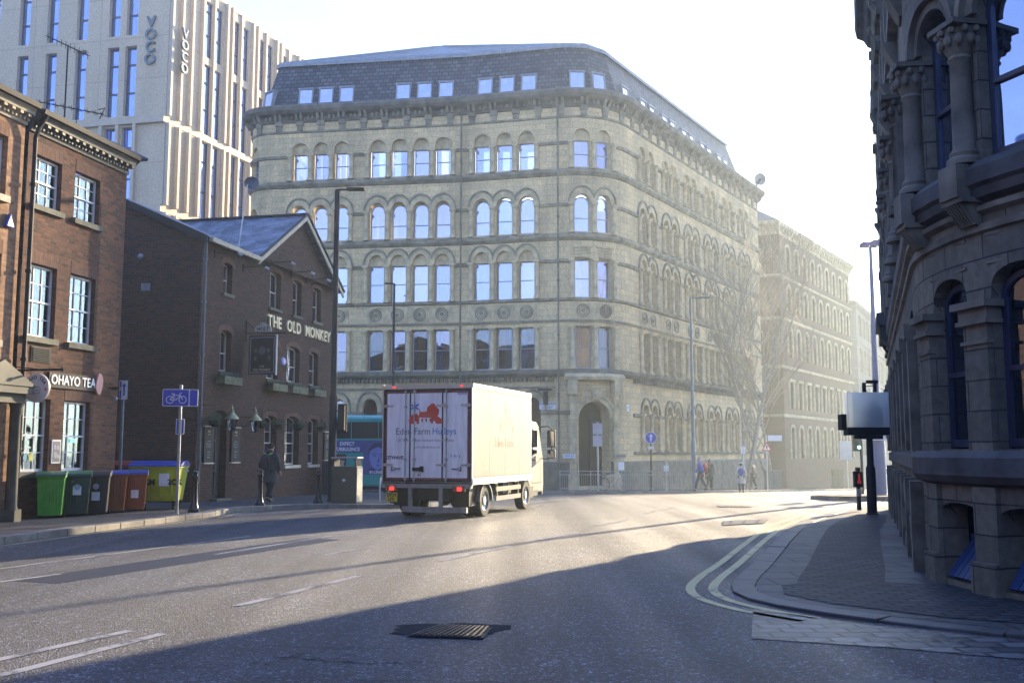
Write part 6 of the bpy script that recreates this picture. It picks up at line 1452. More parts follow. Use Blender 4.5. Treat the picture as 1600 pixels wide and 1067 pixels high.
# cycle route sign
T = empty('cycle_route_sign', at_g(-8.13, 24.45), R(8)); tag(T, 'blue cycle route sign with white bicycle on a steel pole at the kerb', 'sign'); pole(T, 3.12)
m = MB(); rbox(m, -.42, 2.60, .42, 3.02, -.07, -.045); o = m.build('sign_plate', M_WHITE, T); m = MB(); rbox(m, -.405, 2.615, .20, 3.005, -.076, -.069, .03); rbox(m, .225, 2.615, .405, 3.005, -.076, -.069, .03); m.build('blue_panel', M_SBLUE, o)
m = MB(); c1, c2, zc = -.24, .06, 2.76
for c in (c1, c2): m.tube([(c + .085 * math.cos(2 * math.pi * i / 20), -.082, zc + .085 * math.sin(2 * math.pi * i / 20)) for i in range(21)], .010, 5)
for q in ([(c1, zc), (c1 + .09, zc + .11), (c2 - .06, zc + .11), (c2, zc)], [(c1, zc), (-.10, zc - .01), (c1 + .07, zc + .14)], [(-.10, zc - .01), (c2 - .06, zc + .11)], [(c1 + .03, zc + .145), (c1 + .11, zc + .145)], [(c2 - .06, zc + .11), (c2 - .07, zc + .16), (c2 - .02, zc + .165)]): m.tube([(a, -.082, b) for a, b in q], .010, 5)
m.build('bicycle_symbol', M_WHITE, o)
m = MB(); rbox(m, -.10, 1.92, .10, 2.30, .045, .06, .02); o = m.build('small_sign_plate', M_WHITE, T); m = MB(); rbox(m, -.085, 1.935, .085, 2.285, .04, .0445, .02); m.build('blue_panel', M_SBLUE, o)
# one-way post
T = empty('arrow_sign', at_g(-10.7, 27.4), R(10)); tag(T, 'narrow white and blue arrow sign on a grey pole beside the alley', 'sign'); pole(T, 3.45, .04, plain('pole_blue_grey', (.16, .20, .25), .45))
m = MB(); rbox(m, -.10, 2.95, .12, 3.47, -.06, -.045, .02); o = m.build('sign_plate', M_WHITE, T); m = MB(); m.box(-.085, -.066, 2.97, -.04, -.061, 3.45); m.build('blue_edge', M_SBLUE, o); m = MB(); m.prism([(.01, 3.05), (.05, 3.05), (.05, 3.3), (.085, 3.3), (.03, 3.4), (-.025, 3.3), (.01, 3.3)], -.068, -.061); m.build('arrow', M_SBLUE, o)

# square litter bin
T = empty('litter_bin', at_g(-5.05, 30.75), R(-16)); tag(T, 'square grey-green double litter bin with flat hood by the lamp column', 'bin')
ML = plain('bin_olive_grey', (.085, .085, .06), .5, var=.2)
m = MB(); m.box(-.42, -.22, 0, .42, .22, 1.12); m.build('body', ML, T, bevel=.02); m = MB(); m.box(-.44, -.24, 1.34, .44, .24, 1.40); m.build('hood', plain('hood_grey', (.28, .28, .27), .4, var=.2), T, bevel=.015)
for sx in (-.38, .34): m = MB(); m.box(sx, -.2, 1.12, sx + .04, .2, 1.34); m.build('hood_post', M_BLACK, T)
m = MB(); m.prism([(-.07, .70), (0, .75), (.07, .70), (0, .65)], -.226, -.22); m.build('diamond_badge', M_WHITE, T)
m = MB(); m.box(.421, -.2, .06, .428, .2, 1.06); m.build('sunlit_side', plain('sunlit_side_tone', (.55, .50, .38), .5, var=.3, scale=6), T)  # pale panel paints the sunlight on the bin's right side
# utility cabinet behind it against the pub
T = empty('utility_cabinet', at_g(-7.3, 40.9), R(-10)); tag(T, 'dark blue-grey utility cabinet at the far corner of the pub', 'cabinet'); m = MB(); m.box(-.4, -.2, 0, .4, .2, 1.3); m.box(-.43, -.23, 1.3, .43, .23, 1.36); m.build('casing', plain('cabinet_navy', (.03, .045, .07), .5), T, bevel=.02); m = MB(); m.box(-.01, -.206, .1, .01, -.2, 1.25); m.box(.1, -.21, .6, .16, -.2, .7); m.build('door_seam', M_BLACK, T)
# cycle stands
for i, (x, y) in enumerate(((-4.1, 32.2), (-3.55, 32.0), (-3.0, 31.8))):
    T = empty('cycle_stand', at_g(x, y), R(75)); tag(T, ['steel cycle stand nearest the litter bin', 'middle steel cycle stand left of the truck', 'steel cycle stand half hidden by the truck'][i], 'cycle stand', 'steel cycle stands behind the truck')
    m = MB(); m.tube([(-.35, 0, 0), (-.35, 0, .6), (-.27, 0, .75), (.27, 0, .75), (.35, 0, .6), (.35, 0, 0)], .025, 8); m.build('hoop', M_GALV, T, smooth=True)

def lamp(name, lab, x, y, z, h, arm, head, mat, rbase=.11, rtop=.055, off=PV, sleeve=1.6, grp=None, azim=0, up=.0):
    T = empty(name, (x, y, gz(y) + off), R(azim)); tag(T, lab, 'street lamp', grp)
    m = MB(); m.lathe([(rbase * 1.15, 0), (rbase * 1.15, .05), (rbase, .08), (rbase, sleeve), (rbase * .75, sleeve + .12), (rtop, h)], n=14); m.tube([(0, 0, h - .05), (0, 0, h + .02), (arm * .3, 0, h + .05 + up * .3), (arm, 0, h + .05 + up)], [rtop, rtop * .9, .032, .03], 8); m.build('column', mat, T, smooth=True)
    s = 1 if arm > 0 else -1; m = MB(); m.box(min(arm - s * .05, arm + s * head), -.13, h + up + .02, max(arm - s * .05, arm + s * head), .13, h + up + .10); m.build('lamp_head', mat, T, bevel=.03)
    return T
M_LAMPK = plain('lamp_column_black', (.02, .024, .032), .75, var=.15, spec=.15)
LK = lamp('street_lamp', 'tall black street lamp column at the far corner of the pub', -5.72, 31.9, 0, 10.05, .35, .55, M_LAMPK, .125, .085, sleeve=3.3)
m = MB(); m.box(.12, .12, 2.2, .42, .22, 3.1); m.box(.05, -.02, 2.4, .2, .16, 2.46); m.box(.05, -.02, 2.85, .2, .16, 2.91); m.box(.16, -.1, 2.25, .38, .12, 3.05); m.build('signal_box', M_BLACK, LK, bevel=.02)
lamp('street_lamp', 'slim street lamp rising behind the truck in front of the warehouse', -7.3, 61.0, 0, 12.6, -.1, .5, M_LAMPK, .11, .07)
lamp('street_lamp', 'hazy grey street lamp with arm beside the blue-jacketed pedestrian', 9.35, 51.6, 0, 9.95, .5, .5, plain('lamp_grey_blue', (.13, .16, .17), .4), .12, .055, sleeve=2.5)
MC = plain('lamp_column_pale_blue', (.13, .15, .27), .5, var=.1)
LB = empty('camera_column', (13.9, 38, gz(38) + .16)); tag(LB, 'pale blue tapering column with twin cameras on the traffic island', 'street lamp')
m = MB(); m.lathe([(.30, 0), (.30, .03), (.26, .05), (.24, 2.2), (.2, 2.25), (.14, 2.4), (.06, 9.5)], n=18); m.build('column', MC, LB, smooth=True)
m = MB(); m.tube([(-.25, 0, 9.5), (.25, 0, 9.5)], .03, 6); m.box(-.38, -.3, 9.5, -.1, .15, 9.66); m.box(.05, -.25, 9.55, .33, .2, 9.75); m.build('camera_heads', plain('camera_mauve', (.25, .22, .35), .5), LB, bevel=.02)
m = MB(); m.box(-.7, -.28, 2.05, .45, -.25, 2.32); o = m.build('direction_plate', M_WHITE, LB, bevel=.0); m = MB(); m.box(-.66, -.286, 2.09, .1, -.281, 2.28); m.build('plate_text_band', plain('fp_blue', (.06, .10, .35), .5), o); m = MB(); m.lathe([(.10, 0), (.10, .004)], n=14); m.v = [(a + .28, -.284 - c, b + 2.185) for a, b, c in m.v]; m.build('plate_roundel', M_SBLUE, o)

# glass-sided sign box on a post
T = empty('glass_sign_box', (9.02, 25.25, gz(25.25) + .06), R(-3)); tag(T, 'frosted glass sign box on a thick black post beside the dark building', 'sign')
m = MB(); m.lathe([(.15, 0), (.15, .03), (.12, .05), (.115, 1.15), (.085, 1.22), (.08, 1.95)], n=16); m.build('post', M_BLACK, T, smooth=True)
m = MB(); m.box(-.58, -.22, 1.97, .56, .22, 2.17); m.box(-.35, -.14, 1.88, .3, .14, 1.97); m.build('base_tray', M_BLACK, T, bevel=.015)
m = MB(); m.box(-.72, -.2, 2.1, -.6, .2, 2.50); m.build('side_box', M_BLACK, T, bevel=.015)
mg, t_, bs = nodes('frosted_acrylic'); bs.inputs['Base Color'].default_value = (.72, .80, .86, 1); bs.inputs['Roughness'].default_value = .4; bs.inputs['Alpha'].default_value = .45
tl_ = N(t_, 'BsdfTranslucent'); tl_.inputs['Color'].default_value = (.8, .88, .92, 1); mx_ = N(t_, 'MixShader'); mx_.inputs[0].default_value = .35; t_.links.new(bs.outputs[0], mx_.inputs[1]); t_.links.new(tl_.outputs[0], mx_.inputs[2]); t_.links.new(mx_.outputs[0], t_.nodes['Material Output'].inputs[0])
m = MB(); m.box(-.56, -.17, 2.17, .54, -.15, 3.05); m.box(-.56, .15, 2.17, .54, .17, 3.05); m.box(-.56, -.15, 2.17, -.54, .15, 3.05); m.box(.52, -.15, 2.17, .54, .15, 3.05); m.build('acrylic_case', mg, T)
m = MB(); m.sphere((.12, 0, 2.5), .24, .1, .28, 14, 8); m.sphere((.12, .02, 2.75), .1, .08, .12, 10, 6); m.box(-.2, -.03, 2.2, .35, .05, 2.62); m.build('inner_unit', plain('unit_grey', (.2, .24, .27), .6, var=.4, scale=5), T)
m = MB(); m.box(-.12, -.03, 3.05, -.04, .05, 3.3); m.box(.16, -.03, 3.05, .22, .05, 3.35); m.box(-.02, -.05, 3.28, .26, .05, 3.36); m.box(-.05, -.02, 3.2, .2, .02, 3.22); m.build('top_bracket', M_BLACK, T)
M_REDM = emit('dim_red_lit', (.55, .03, .04), .12)
# pedestrian signal
T = empty('pedestrian_signal', (9.42, 27.35, gz(27.35) + .06)); tag(T, 'short black pedestrian signal post with red man lit', 'traffic signal')
m = MB(); m.lathe([(.06, 0), (.055, 1.0)], n=12); m.build('post', M_BLACK, T, smooth=True); m = MB(); m.box(-.12, -.08, .62, .12, .08, 1.05); m.box(-.06, -.06, 1.05, .06, .06, 1.16); m.build('signal_case', M_BLACK, T, bevel=.02)
m = MB(); m.cyl((0, -.082, .96), (0, -.086, .96), .025, n=10); m.box(-.025, -.086, .80, .025, -.082, .93); m.box(-.045, -.086, .72, -.01, -.082, .80); m.box(.01, -.086, .72, .045, -.082, .80); m.build('red_man', M_REDM, T); m = MB(); m.box(-.055, -.062, .38, .055, .03, .58); m.build('button_box', plain('button_grey', (.3, .32, .35), .5), T)
# far traffic light
T = empty('traffic_light', (13.95, 40.0, gz(40) + .1)); tag(T, 'slim traffic light showing green beyond the glass sign box', 'traffic signal')
pole(T, 2.2, .055, M_BLACK); m = MB(); m.box(-.32, -.1, 1.75, -.02, .1, 2.3); m.box(-.34, -.12, 2.28, .5, .1, 2.36); m.build('signal_case', plain('signal_green_black', (.02, .05, .04), .5), T); m = MB(); m.cyl((-.12, -.11, 1.9), (-.12, -.115, 1.9), .06, n=14); m.build('green_lamp', emit('green_lit', (.3, 1, .75), 4), T)
# small signs and posts on the far pavement
def far_sign(nm, lab, x, y, h, build, cat='sign', r=.045, mat=None): T = empty(nm, at_g(x, y)); tag(T, lab, cat); pole(T, h, r, mat); build(T); return T
MG_ = plain('sign_back_grey', (.42, .43, .46), .5, var=.1)
def dirn(T):
    for z in (2.25, 2.86): m = MB(); m.box(-.24, -.08, z, .24, -.05, z + .55); o = m.build('sign_panel', MG_, T); m = MB(); m.box(-.18, -.083, z + .25, .06, -.08, z + .42); m.build('printed_map', plain('print_pink', (.5, .38, .44), .5), o)
far_sign('tourist_map_sign', 'pair of grey panels on a post in front of the corner doorway', 4.35, 50.9, 3.45, dirn)
def arrow(T):
    m = MB(); m.cyl((0, -.06, 2.75), (0, -.04, 2.75), .31, n=24); o = m.build('disc', M_WHITE, T); m = MB(); m.cyl((0, -.065, 2.75), (0, -.061, 2.75), .28, n=24); m.build('blue_face', M_SBLUE, o); m = MB(); m.prism([(-.05, 2.55), (.05, 2.55), (.05, 2.8), (.12, 2.8), (0, 2.95), (-.12, 2.8), (-.05, 2.8)], -.07, -.066); m.build('arrow', M_WHITE, o); m = MB(); m.box(-.15, -.05, 2.15, .15, -.04, 2.3); m.build('time_plate', M_WHITE, T); m = MB(); m.cyl((0, 0, 0), (0, 0, .95), .1, n=12); m.build('sleeve', M_BLACK, T)
far_sign('one_way_sign', 'round blue sign with white arrow on a black post by the railing', 7.25, 52.3, 3.1, arrow, mat=M_BLACK)
def stop(T): m = MB(); m.box(-.12, -.06, 1.15, .12, -.03, 1.5); m.build('notice_plate', M_WHITE, T)
far_sign('notice_post', 'short white-topped notice post at the end of the railing', 7.92, 51.6, 1.5, lambda T: (m := MB(), m.box(-.12, -.06, 1.0, .12, -.03, 1.3), m.build('notice_plate', M_WHITE, T)), mat=M_GALV)
def tri(T):
    m = MB(); m.prism([(-.32, 2.35), (.32, 2.35), (0, 2.92)], -.06, -.04); o = m.build('triangle', M_RED, T); m = MB(); m.prism([(-.2, 2.42), (.2, 2.42), (0, 2.78)], -.066, -.061); m.build('white_face', M_WHITE, o); m = MB(); m.box(-.04, -.07, 2.46, .04, -.067, 2.68); m.build('symbol', M_BLACK, o); m = MB(); m.box(.1, -.05, 2.95, .95, -.03, 3.3); m.build('street_plate', M_WHITE, T)
far_sign('warning_sign', 'red triangular warning sign on a post beyond the bare tree', 15.5, 61.0, 3.3, tri)
far_sign('bus_stop_post', 'thin pole with small white flag beside the pale-coated woman', 13.0, 56.4, 2.45, lambda T: (m := MB(), m.box(-.12, -.04, 2.05, .12, -.02, 2.42), m.build('flag', M_WHITE, T)))
far_sign('parking_sign', 'grey sign on a tall thin pole at the far end of the red warehouse', 25.4, 76.0, 3.6, lambda T: (m := MB(), m.box(-.55, -.05, 2.2, .35, -.02, 3.6), m.build('sign_panel', MG_, T)))
for nm, lab, x, y, w_, h, c in (('planter_box', 'grey boxy planter under the warning sign', 17.0, 65.5, 1.0, 1.2, (.12, .13, .13)), ('green_cabinet', 'dark green utility cabinet before the red warehouse', 25.4, 78.5, .75, 1.45, (.03, .06, .05))):
    T = empty(nm, at_g(x, y)); tag(T, lab, 'cabinet'); m = MB(); m.box(-w_ / 2, -.3, 0, w_ / 2, .3, h); m.box(-w_ / 2 - .04, -.34, h, w_ / 2 + .04, .34, h + .06); m.build('casing', plain(nm, c, .6), T, bevel=.02); m = MB(); m.box(-.01, -.31, .1, .01, -.3, h - .1); m.build('seam', M_BLACK, T)
# guard railing
T = empty('guard_railing', (2.5, 52.4, gz(52.4) + PV), R(-4)); tag(T, 'long galvanised pedestrian guard railing in front of the warehouse corner', 'railing')
for k in range(5): m = MB(); m.box(k * 1.6 - .025, -.025, 0, k * 1.6 + .025, .025, 1.05); m.build('post', M_GALV, T)
for k in range(4):
    m = MB(); x = k * 1.6
    for z in (.10, .82, 1.0): m.box(x + .025, -.018, z, x + 1.575, .018, z + .035)
    for j in range(13): m.box(x + .13 + j * .11, -.007, .135, x + .143 + j * .11, .007, .82)
    m.build('railing_panel', M_GALV, T)
# bicycle
T = empty('bicycle', (5.3, 52.75, gz(52.7) + PV), R(-6)); tag(T, 'white framed bicycle leaning behind the guard railing', 'bicycle')
for x in (-.5, .5): m = MB(); m.tube([(x + .33 * math.cos(2 * math.pi * i / 24), 0, .34 + .33 * math.sin(2 * math.pi * i / 24)) for i in range(25)], .018, 6); o = m.build('wheel', M_TYRE if x < 0 else M_METAL, T); m = MB(); [m.tube([(x, 0, .34), (x + .32 * math.cos(a), 0, .34 + .32 * math.sin(a))], .003, 3) for a in [2 * math.pi * i / 12 for i in range(12)]]; m.build('spokes', M_METAL, o)
m = MB()
for q in ([(-.5, .34), (-.1, .3), (-.25, .82), (-.5, .34)], [(-.1, .3), (.36, .78), (-.22, .78)], [(.33, .92), (.38, .7), (.5, .34)]): m.tube([(a, 0, b) for a, b in q], .02, 6)
m.build('frame', M_WHITE, T); m = MB(); m.box(-.36, -.06, .86, -.14, .06, .91); m.tube([(-.25, 0, .82), (-.25, 0, .88)], .015, 5); m.build('saddle', M_BLACK, T); m = MB(); m.tube([(.42, -.22, .95), (.35, -.2, .97), (.33, 0, .95), (.35, .2, .97), (.42, .22, .95)], .014, 6); m.build('handlebar', M_BLACK, T)
# plaques on the warehouse
def mplaque(nm, lab, u, z0, w_, h, mat, lines=(), n=.02):
    (lx, ly, lz), th = frame_at(MP, u, n, z0 - MZ); T = empty(nm, (MAIN.location.x + lx, MAIN.location.y + ly, MAIN.location.z + lz), th); tag(T, lab, 'sign'); m = MB(); m.box(-w_ / 2, -.03, 0, w_ / 2, 0, h); m.build('plate', mat, T)
    for k, (s, sz, mt) in enumerate(lines): text('plate_text', s, sz, mt, T, (0, -.032, h * (1 - (k + .5) / len(lines))), ext=.002)
mplaque('street_nameplate', 'white street nameplate under the wall lamp left of the doorway', -.8, 4.12, 1.05, .45, M_WHITE, (('PORTLAND', .2, M_BLACK), ('STREET', .2, M_BLACK)), n=.06)
mplaque('office_plaque', 'white plaque with blue letters low on the left door pilaster', .52, 1.15, .75, .26, M_WHITE, (('OFFICES', .16, M_SBLUE),), n=.3)
mplaque('to_let_plaque', 'cream plaque low to the right of the corner doorway', 3.75, 1.15, .75, .26, M_CREAM, (('WAREHOUSE', .12, M_BLACK),), n=.3)
mplaque('notice_plate', 'small grey-white notice below the cream plaque by the doorway', 3.72, .42, .5, .5, M_WHITE, n=.3)
mplaque('small_wall_plate', 'small square white plate high on the corner right of the doorway', 4.75, 4.05, .32, .42, M_WHITE, (('P', .2, M_BLACK),))
# dish on the right end of the cornice
(lx, ly, lz), th = frame_at(MP, UE - .6, .2, 24.4 - MZ); T = empty('roof_dish', (MAIN.location.x + lx, MAIN.location.y + ly, MAIN.location.z + lz)); tag(T, 'grey satellite dish on the right end of the warehouse cornice', 'satellite dish'); m = MB(); m.tube([(-.1, 0, -.5), (0, 0, .45), (.3, 0, .8)], .09, 6); m.tube([(-.7, 0, -.2), (0, 0, .6)], .06, 5); m.build('bracket', M_BLACK, T)
m = MB(); n = 18; prof = [(.001, .25), (.3, .2), (.5, .08), (.58, 0)]; m.add([(.3 + r_ * .9 * math.cos(2 * math.pi * j / n), d_, .8 + r_ * math.sin(2 * math.pi * j / n)) for r_, d_ in prof for j in range(n)], [(i * n + j, i * n + (j + 1) % n, (i + 1) * n + (j + 1) % n, (i + 1) * n + j) for i in range(3) for j in range(n)]); m.build('dish', plain('dish_grey', (.22, .25, .27), .5), T, smooth=True)

# manhole and drain covers
def cover(nm, lab, q, mat, ribs=10):
    T = empty(nm, (0, 0, 0)); c = Vector((sum(p[0] for p in q) / 4, sum(p[1] for p in q) / 4)); T.location = (c.x, c.y, gz(c.y) + .008); tag(T, lab, 'manhole cover')
    g = [(p[0] - c.x, p[1] - c.y) for p in q]; m = MB(); m.slab([(x * 1.08, y * 1.08) for x, y in g], 0, .006); m.build('frame', M_BLACK, T); m = MB(); m.slab(g, .0, .012); o = m.build('lid', mat, T)
    a, b, c_, d = [Vector(p) for p in g]; m = MB()
    for i in range(ribs):
        for j in range(ribs):
            s, t = (i + .5) / ribs, (j + .5) / ribs; p = a.lerp(b, s).lerp(d.lerp(c_, s), t); e = .022 * (b - a).length / .7; k = 1 if (i + j) % 2 else -1; m.slab([(p.x - e, p.y - e * .35 * k), (p.x - e * .2, p.y - e), (p.x + e, p.y + e * .35 * k), (p.x + e * .2, p.y + e)], .012, .02)
    m.build('tread_studs', mat, o)
M_IRON = plain('worn_iron', (.10, .095, .085), .28, metal=.8, var=.4, scale=20, bmp=.4)
M_IRON2 = plain('road_iron', (.09, .088, .085), .5, metal=.2, var=.4, scale=10, bmp=.3)
cover('manhole_cover', 'large square iron manhole cover sunk in the road foreground', [(-.88, 8.84), (-.26, 8.74), (-.20, 9.24), (-.66, 9.34)], M_IRON, 12)
cover('drain_cover', 'pair of iron utility covers in the sunlit road near the right kerb', [(4.6, 22.0), (5.6, 22.6), (6.0, 23.8), (4.9, 23.3)], M_IRON2, 3)
cover('inspection_cover', 'small distant iron cover in the road beyond the double covers', [(6.3, 30.5), (7.2, 30.3), (7.3, 31.1), (6.4, 31.3)], M_IRON2, 2)
# ------------------------------------------------------------------ people and trees
def skin(name, pts, edges, rad, mat, parent, sub=2, root=0):
    me = bpy.data.meshes.new(name); me.from_pydata(pts, edges, []); o = bpy.data.objects.new(name, me); COL.objects.link(o); o.parent = parent; me.materials.append(mat)
    md = o.modifiers.new('skin', 'SKIN'); sv = me.skin_vertices[0].data
    for i, r in enumerate(rad): sv[i].radius = (r, r) if not isinstance(r, tuple) else r; sv[i].use_root = (i == root)
    md.use_smooth_shade = True; s = o.modifiers.new('subsurf', 'SUBSURF'); s.levels = s.render_levels = sub
    return o
M_SKIN = plain('skin', (.42, .24, .17), .55, var=.08, bmp=0)
def person(lab, loc, rz, H, top, legs, hair, stride=.22, swing=.2, coat=0, pack=None, bulk=1.0, hood=None, hat=None, lean=.03, bend=None, strapcol=None, legr=1.0):
    T = empty('person', loc, R(rz)); tag(T, lab, 'person'); k = H / 1.75; S = lambda *p: tuple(q * k for q in p)
    # facing +y, left is -x
    fl, fr = stride, -stride
    J = dict(pel=S(0, 0, .93), sp=S(0, lean * .5, 1.12), ch=S(0, lean, 1.32), nk=S(0, lean + .01, 1.50), hd0=S(0, lean + .02, 1.58), hd1=S(0, lean + .03, 1.66))
    A = {}
    for s, n, f, aw in ((-1, 'l', fl, -swing), (1, 'r', fr, swing)):
        back = f < 0
        J['hp' + n] = S(s * .09, 0, .90); J['kn' + n] = S(s * .10, f * .55 + (.04 if not back else .06), .50); J['an' + n] = S(s * .10, f - (.03 if back else 0), .10 + (.06 if back else 0)); J['to' + n] = S(s * .115, f + .15, .035 if not back else .03)
        J['sh' + n] = S(s * .19, lean, 1.43); el = (s * .245, lean + aw * .45 - .03, 1.17); J['el' + n] = S(*el)
        J['wr' + n] = S(s * .25, lean + aw + .02, .94) if not bend or bend != n else S(s * .14, lean + .26, 1.15)
        A[n] = J['wr' + n]
    keys = list(J); ix = {q: i for i, q in enumerate(keys)}
    E_ = [('pel', 'sp'), ('sp', 'ch'), ('ch', 'nk'), ('nk', 'hd0'), ('hd0', 'hd1')]
    for n in 'lr': E_ += [('pel', 'hp' + n), ('hp' + n, 'kn' + n), ('kn' + n, 'an' + n), ('an' + n, 'to' + n), ('ch', 'sh' + n), ('sh' + n, 'el' + n), ('el' + n, 'wr' + n)]
    rd = {'pel': .135, 'sp': .12, 'ch': .145, 'nk': .055, 'hd0': .085, 'hd1': .085, 'hp': .095, 'kn': .058, 'an': .04, 'to': .03, 'sh': .062, 'el': .043, 'wr': .028}
    pts = [J[q] for q in keys]; rad = [rd.get(q, rd.get(q[:2], .05)) * k for q in keys]
    body = skin('body', pts, [(ix[a], ix[b]) for a, b in E_], rad, M_SKIN, T)
    # head detail
    hx, hy, hz = J['hd1'][0], J['hd1'][1], J['hd1'][2]
    m = MB(); m.sphere((hx, hy, hz), .078 * k, .098 * k, .115 * k, 16, 12); m.sphere((hx, hy + .10 * k, hz - .015 * k), .013 * k, .018 * k, .022 * k, 6, 5)
    for s in (-1, 1): m.sphere((hx + s * .079 * k, hy, hz - .01 * k), .012 * k, .022 * k, .03 * k, 6, 5)
    m.build('head', M_SKIN, T, smooth=True)
    m = MB(); [m.sphere((hx + s * .03 * k, hy + .090 * k, hz + .012 * k), .010 * k, .008 * k, .007 * k, 6, 4) for s in (-1, 1)]; m.box(hx - .022 * k, hy + .088 * k, hz - .058 * k, hx + .022 * k, hy + .096 * k, hz - .05 * k); m.build('face_features', M_BLACK, T)
    m = MB(); m.sphere((hx, hy - .018 * k, hz + .025 * k), .088 * k, .100 * k, .110 * k, 14, 10); m.build('hair', hair, T, smooth=True)
    if hat: m = MB(); m.sphere((hx, hy - .005 * k, hz + .055 * k), .095 * k, .108 * k, .085 * k, 14, 8); m.lathe([(.10 * k, .03 * k), (.10 * k, .065 * k)], (hx, hy, hz), 16); m.build('woolly_hat', hat, T, smooth=True)
    # hands with fingers
    for n, s in (('l', -1), ('r', 1)):
        w_ = Vector(J['wr' + n]); e = Vector(J['el' + n]); d = (w_ - e).normalized(); side = Vector((0, 1, 0)) - d * d.y; side.normalize(); nn = d.cross(side)
        P_ = [w_ - d * .01 * k, w_ + d * .05 * k, w_ + d * .085 * k]; ed = [(0, 1), (1, 2)]; rr = [.026 * k, .030 * k, .026 * k]
        for i, (o_, L_) in enumerate(((-.028, .055), (-.010, .068), (.009, .064), (.027, .052))):
            b = len(P_); P_ += [w_ + d * .09 * k + side * o_ * k, w_ + (d * (.09 + L_ * .55) + side * o_ * 1.05) * k, w_ + (d * (.085 + L_) + side * o_ + nn * s * .02) * k]; ed += [(2, b), (b, b + 1), (b + 1, b + 2)]; rr += [.010 * k, .009 * k, .007 * k]
        b = len(P_); P_ += [w_ + (d * .05 + side * .04) * k, w_ + (d * .085 + side * .05) * k]; ed += [(1, b), (b, b + 1)]; rr += [.011 * k, .009 * k]
        skin('hand', [tuple(q) for q in P_], ed, rr, M_SKIN, T, 1)
    # trousers
    q = ['pel'] + [a + n for n in 'lr' for a in ('hp', 'kn', 'an')]; pi = {a: i for i, a in enumerate(q)}
    skin('trousers', [J[a] for a in q], [(pi['pel'], pi['hp' + n]) for n in 'lr'] + [(pi['hp' + n], pi['kn' + n]) for n in 'lr'] + [(pi['kn' + n], pi['an' + n]) for n in 'lr'], [.15 * k * bulk] + [.11 * k * bulk * legr, .082 * k * bulk * legr, .062 * k * legr] * 2, legs, T)
    for n in 'lr':
        a, t_ = Vector(J['an' + n]), Vector(J['to' + n]); skin('shoe', [tuple(a - Vector((0, .05 * k, .05 * k))), tuple(a + Vector((0, .02 * k, -.03 * k))), tuple(t_)], [(0, 1), (1, 2)], [.045 * k, .052 * k, .042 * k], M_SHOE, T, 1)
    # jacket
    q = ['pel', 'sp', 'ch', 'nk'] + [a + n for n in 'lr' for a in ('sh', 'el', 'wr')]; pi = {a: i for i, a in enumerate(q)}
    skin('jacket', [J[a] if a != 'nk' else (J[a][0], J[a][1], J[a][2] - .03 * k) for a in q], [(0, 1), (1, 2), (2, 3)] + [(2, pi['sh' + n]) for n in 'lr'] + [(pi['sh' + n], pi['el' + n]) for n in 'lr'] + [(pi['el' + n], pi['wr' + n]) for n in 'lr'],
         [.165 * k * bulk, .16 * k * bulk, .185 * k * bulk, .075 * k] + [.085 * k * bulk, .068 * k * bulk, .052 * k * bulk] * 2, top, T)
    if coat: m = MB(); m.lathe([(.175 * k * bulk, 1.15 * k), (.185 * k * bulk, .95 * k), (.20 * k * bulk, .75 * k), (.215 * k * bulk, (.93 - coat) * k), (.20 * k * bulk, (.93 - coat) * k)], (0, 0, 0), 18); m.build('coat_skirt', top, T, smooth=True)
    if hood: m = MB(); m.sphere((0, J['nk'][1] - .07 * k, J['nk'][2] + .0 * k), .12 * k, .10 * k, .09 * k); m.build('hood', hood, T, smooth=True)
    if pack:
        m = MB(); y = J['ch'][1] - .19 * k * bulk; m.sphere((0, y - .06 * k, 1.22 * k), .165 * k, .13 * k, .25 * k, 14, 10); m.box(-.13 * k, y - .20 * k, 1.02 * k, .13 * k, y - .08 * k, 1.2 * k); m.build('rucksack', pack, T, smooth=True)
        m = MB(); 
        for s in (-1, 1): m.tube([(s * .10 * k, y - .02 * k, 1.44 * k), (s * .12 * k, J['ch'][1], 1.50 * k), (s * .12 * k, J['ch'][1] + .17 * k * bulk, 1.35 * k), (s * .13 * k, J['ch'][1] + .12 * k, 1.15 * k)], .018 * k, 6)
        m.build('strap', strapcol or pack, T)
    return T
M_SHOE = plain('shoe_dark', (.02, .02, .022), .5)
def cl(n, c, r=.85): return plain(n, c, r, var=.25, scale=9, bmp=.2)
HB = cl('hair_black', (.012, .011, .012)); HG = cl('hair_grey', (.35, .34, .33)); HBR = cl('hair_brown', (.06, .035, .02))
person('person in dark coat with black rucksack walking past the pub windows', at_g(-7.55, 31.3), -22, 1.80, cl('coat_charcoal', (.040, .045, .06)), cl('trousers_black', (.018, .02, .028)), HB, stride=.20, swing=.12, coat=.32, pack=cl('rucksack_black', (.015, .016, .022)), bulk=1.18, hood=cl('hood_dark', (.03, .033, .045)), strapcol=cl('strap_lime', (.25, .42, .05)), legr=1.15)
person('person in bright blue jacket with orange rucksack striding left along the pavement', at_g(9.62, 51.2), 80, 1.72, cl('jacket_blue', (.03, .08, .45)), cl('jeans_dark', (.03, .04, .07)), HG, stride=.28, swing=.2, pack=cl('rucksack_orange', (.5, .10, .05)), bulk=1.05)
person('person in long pale coat and woolly hat with purple rucksack crossing the road', (12.0, 52.6, gz(52.6)), -14, 1.56, cl('coat_pale', (.50, .46, .42)), cl('leggings_dark', (.03, .035, .05)), HBR, stride=.16, swing=.08, coat=.38, pack=cl('rucksack_purple', (.08, .07, .30)), bulk=1.08, hat=cl('hat_cream', (.55, .52, .45)))
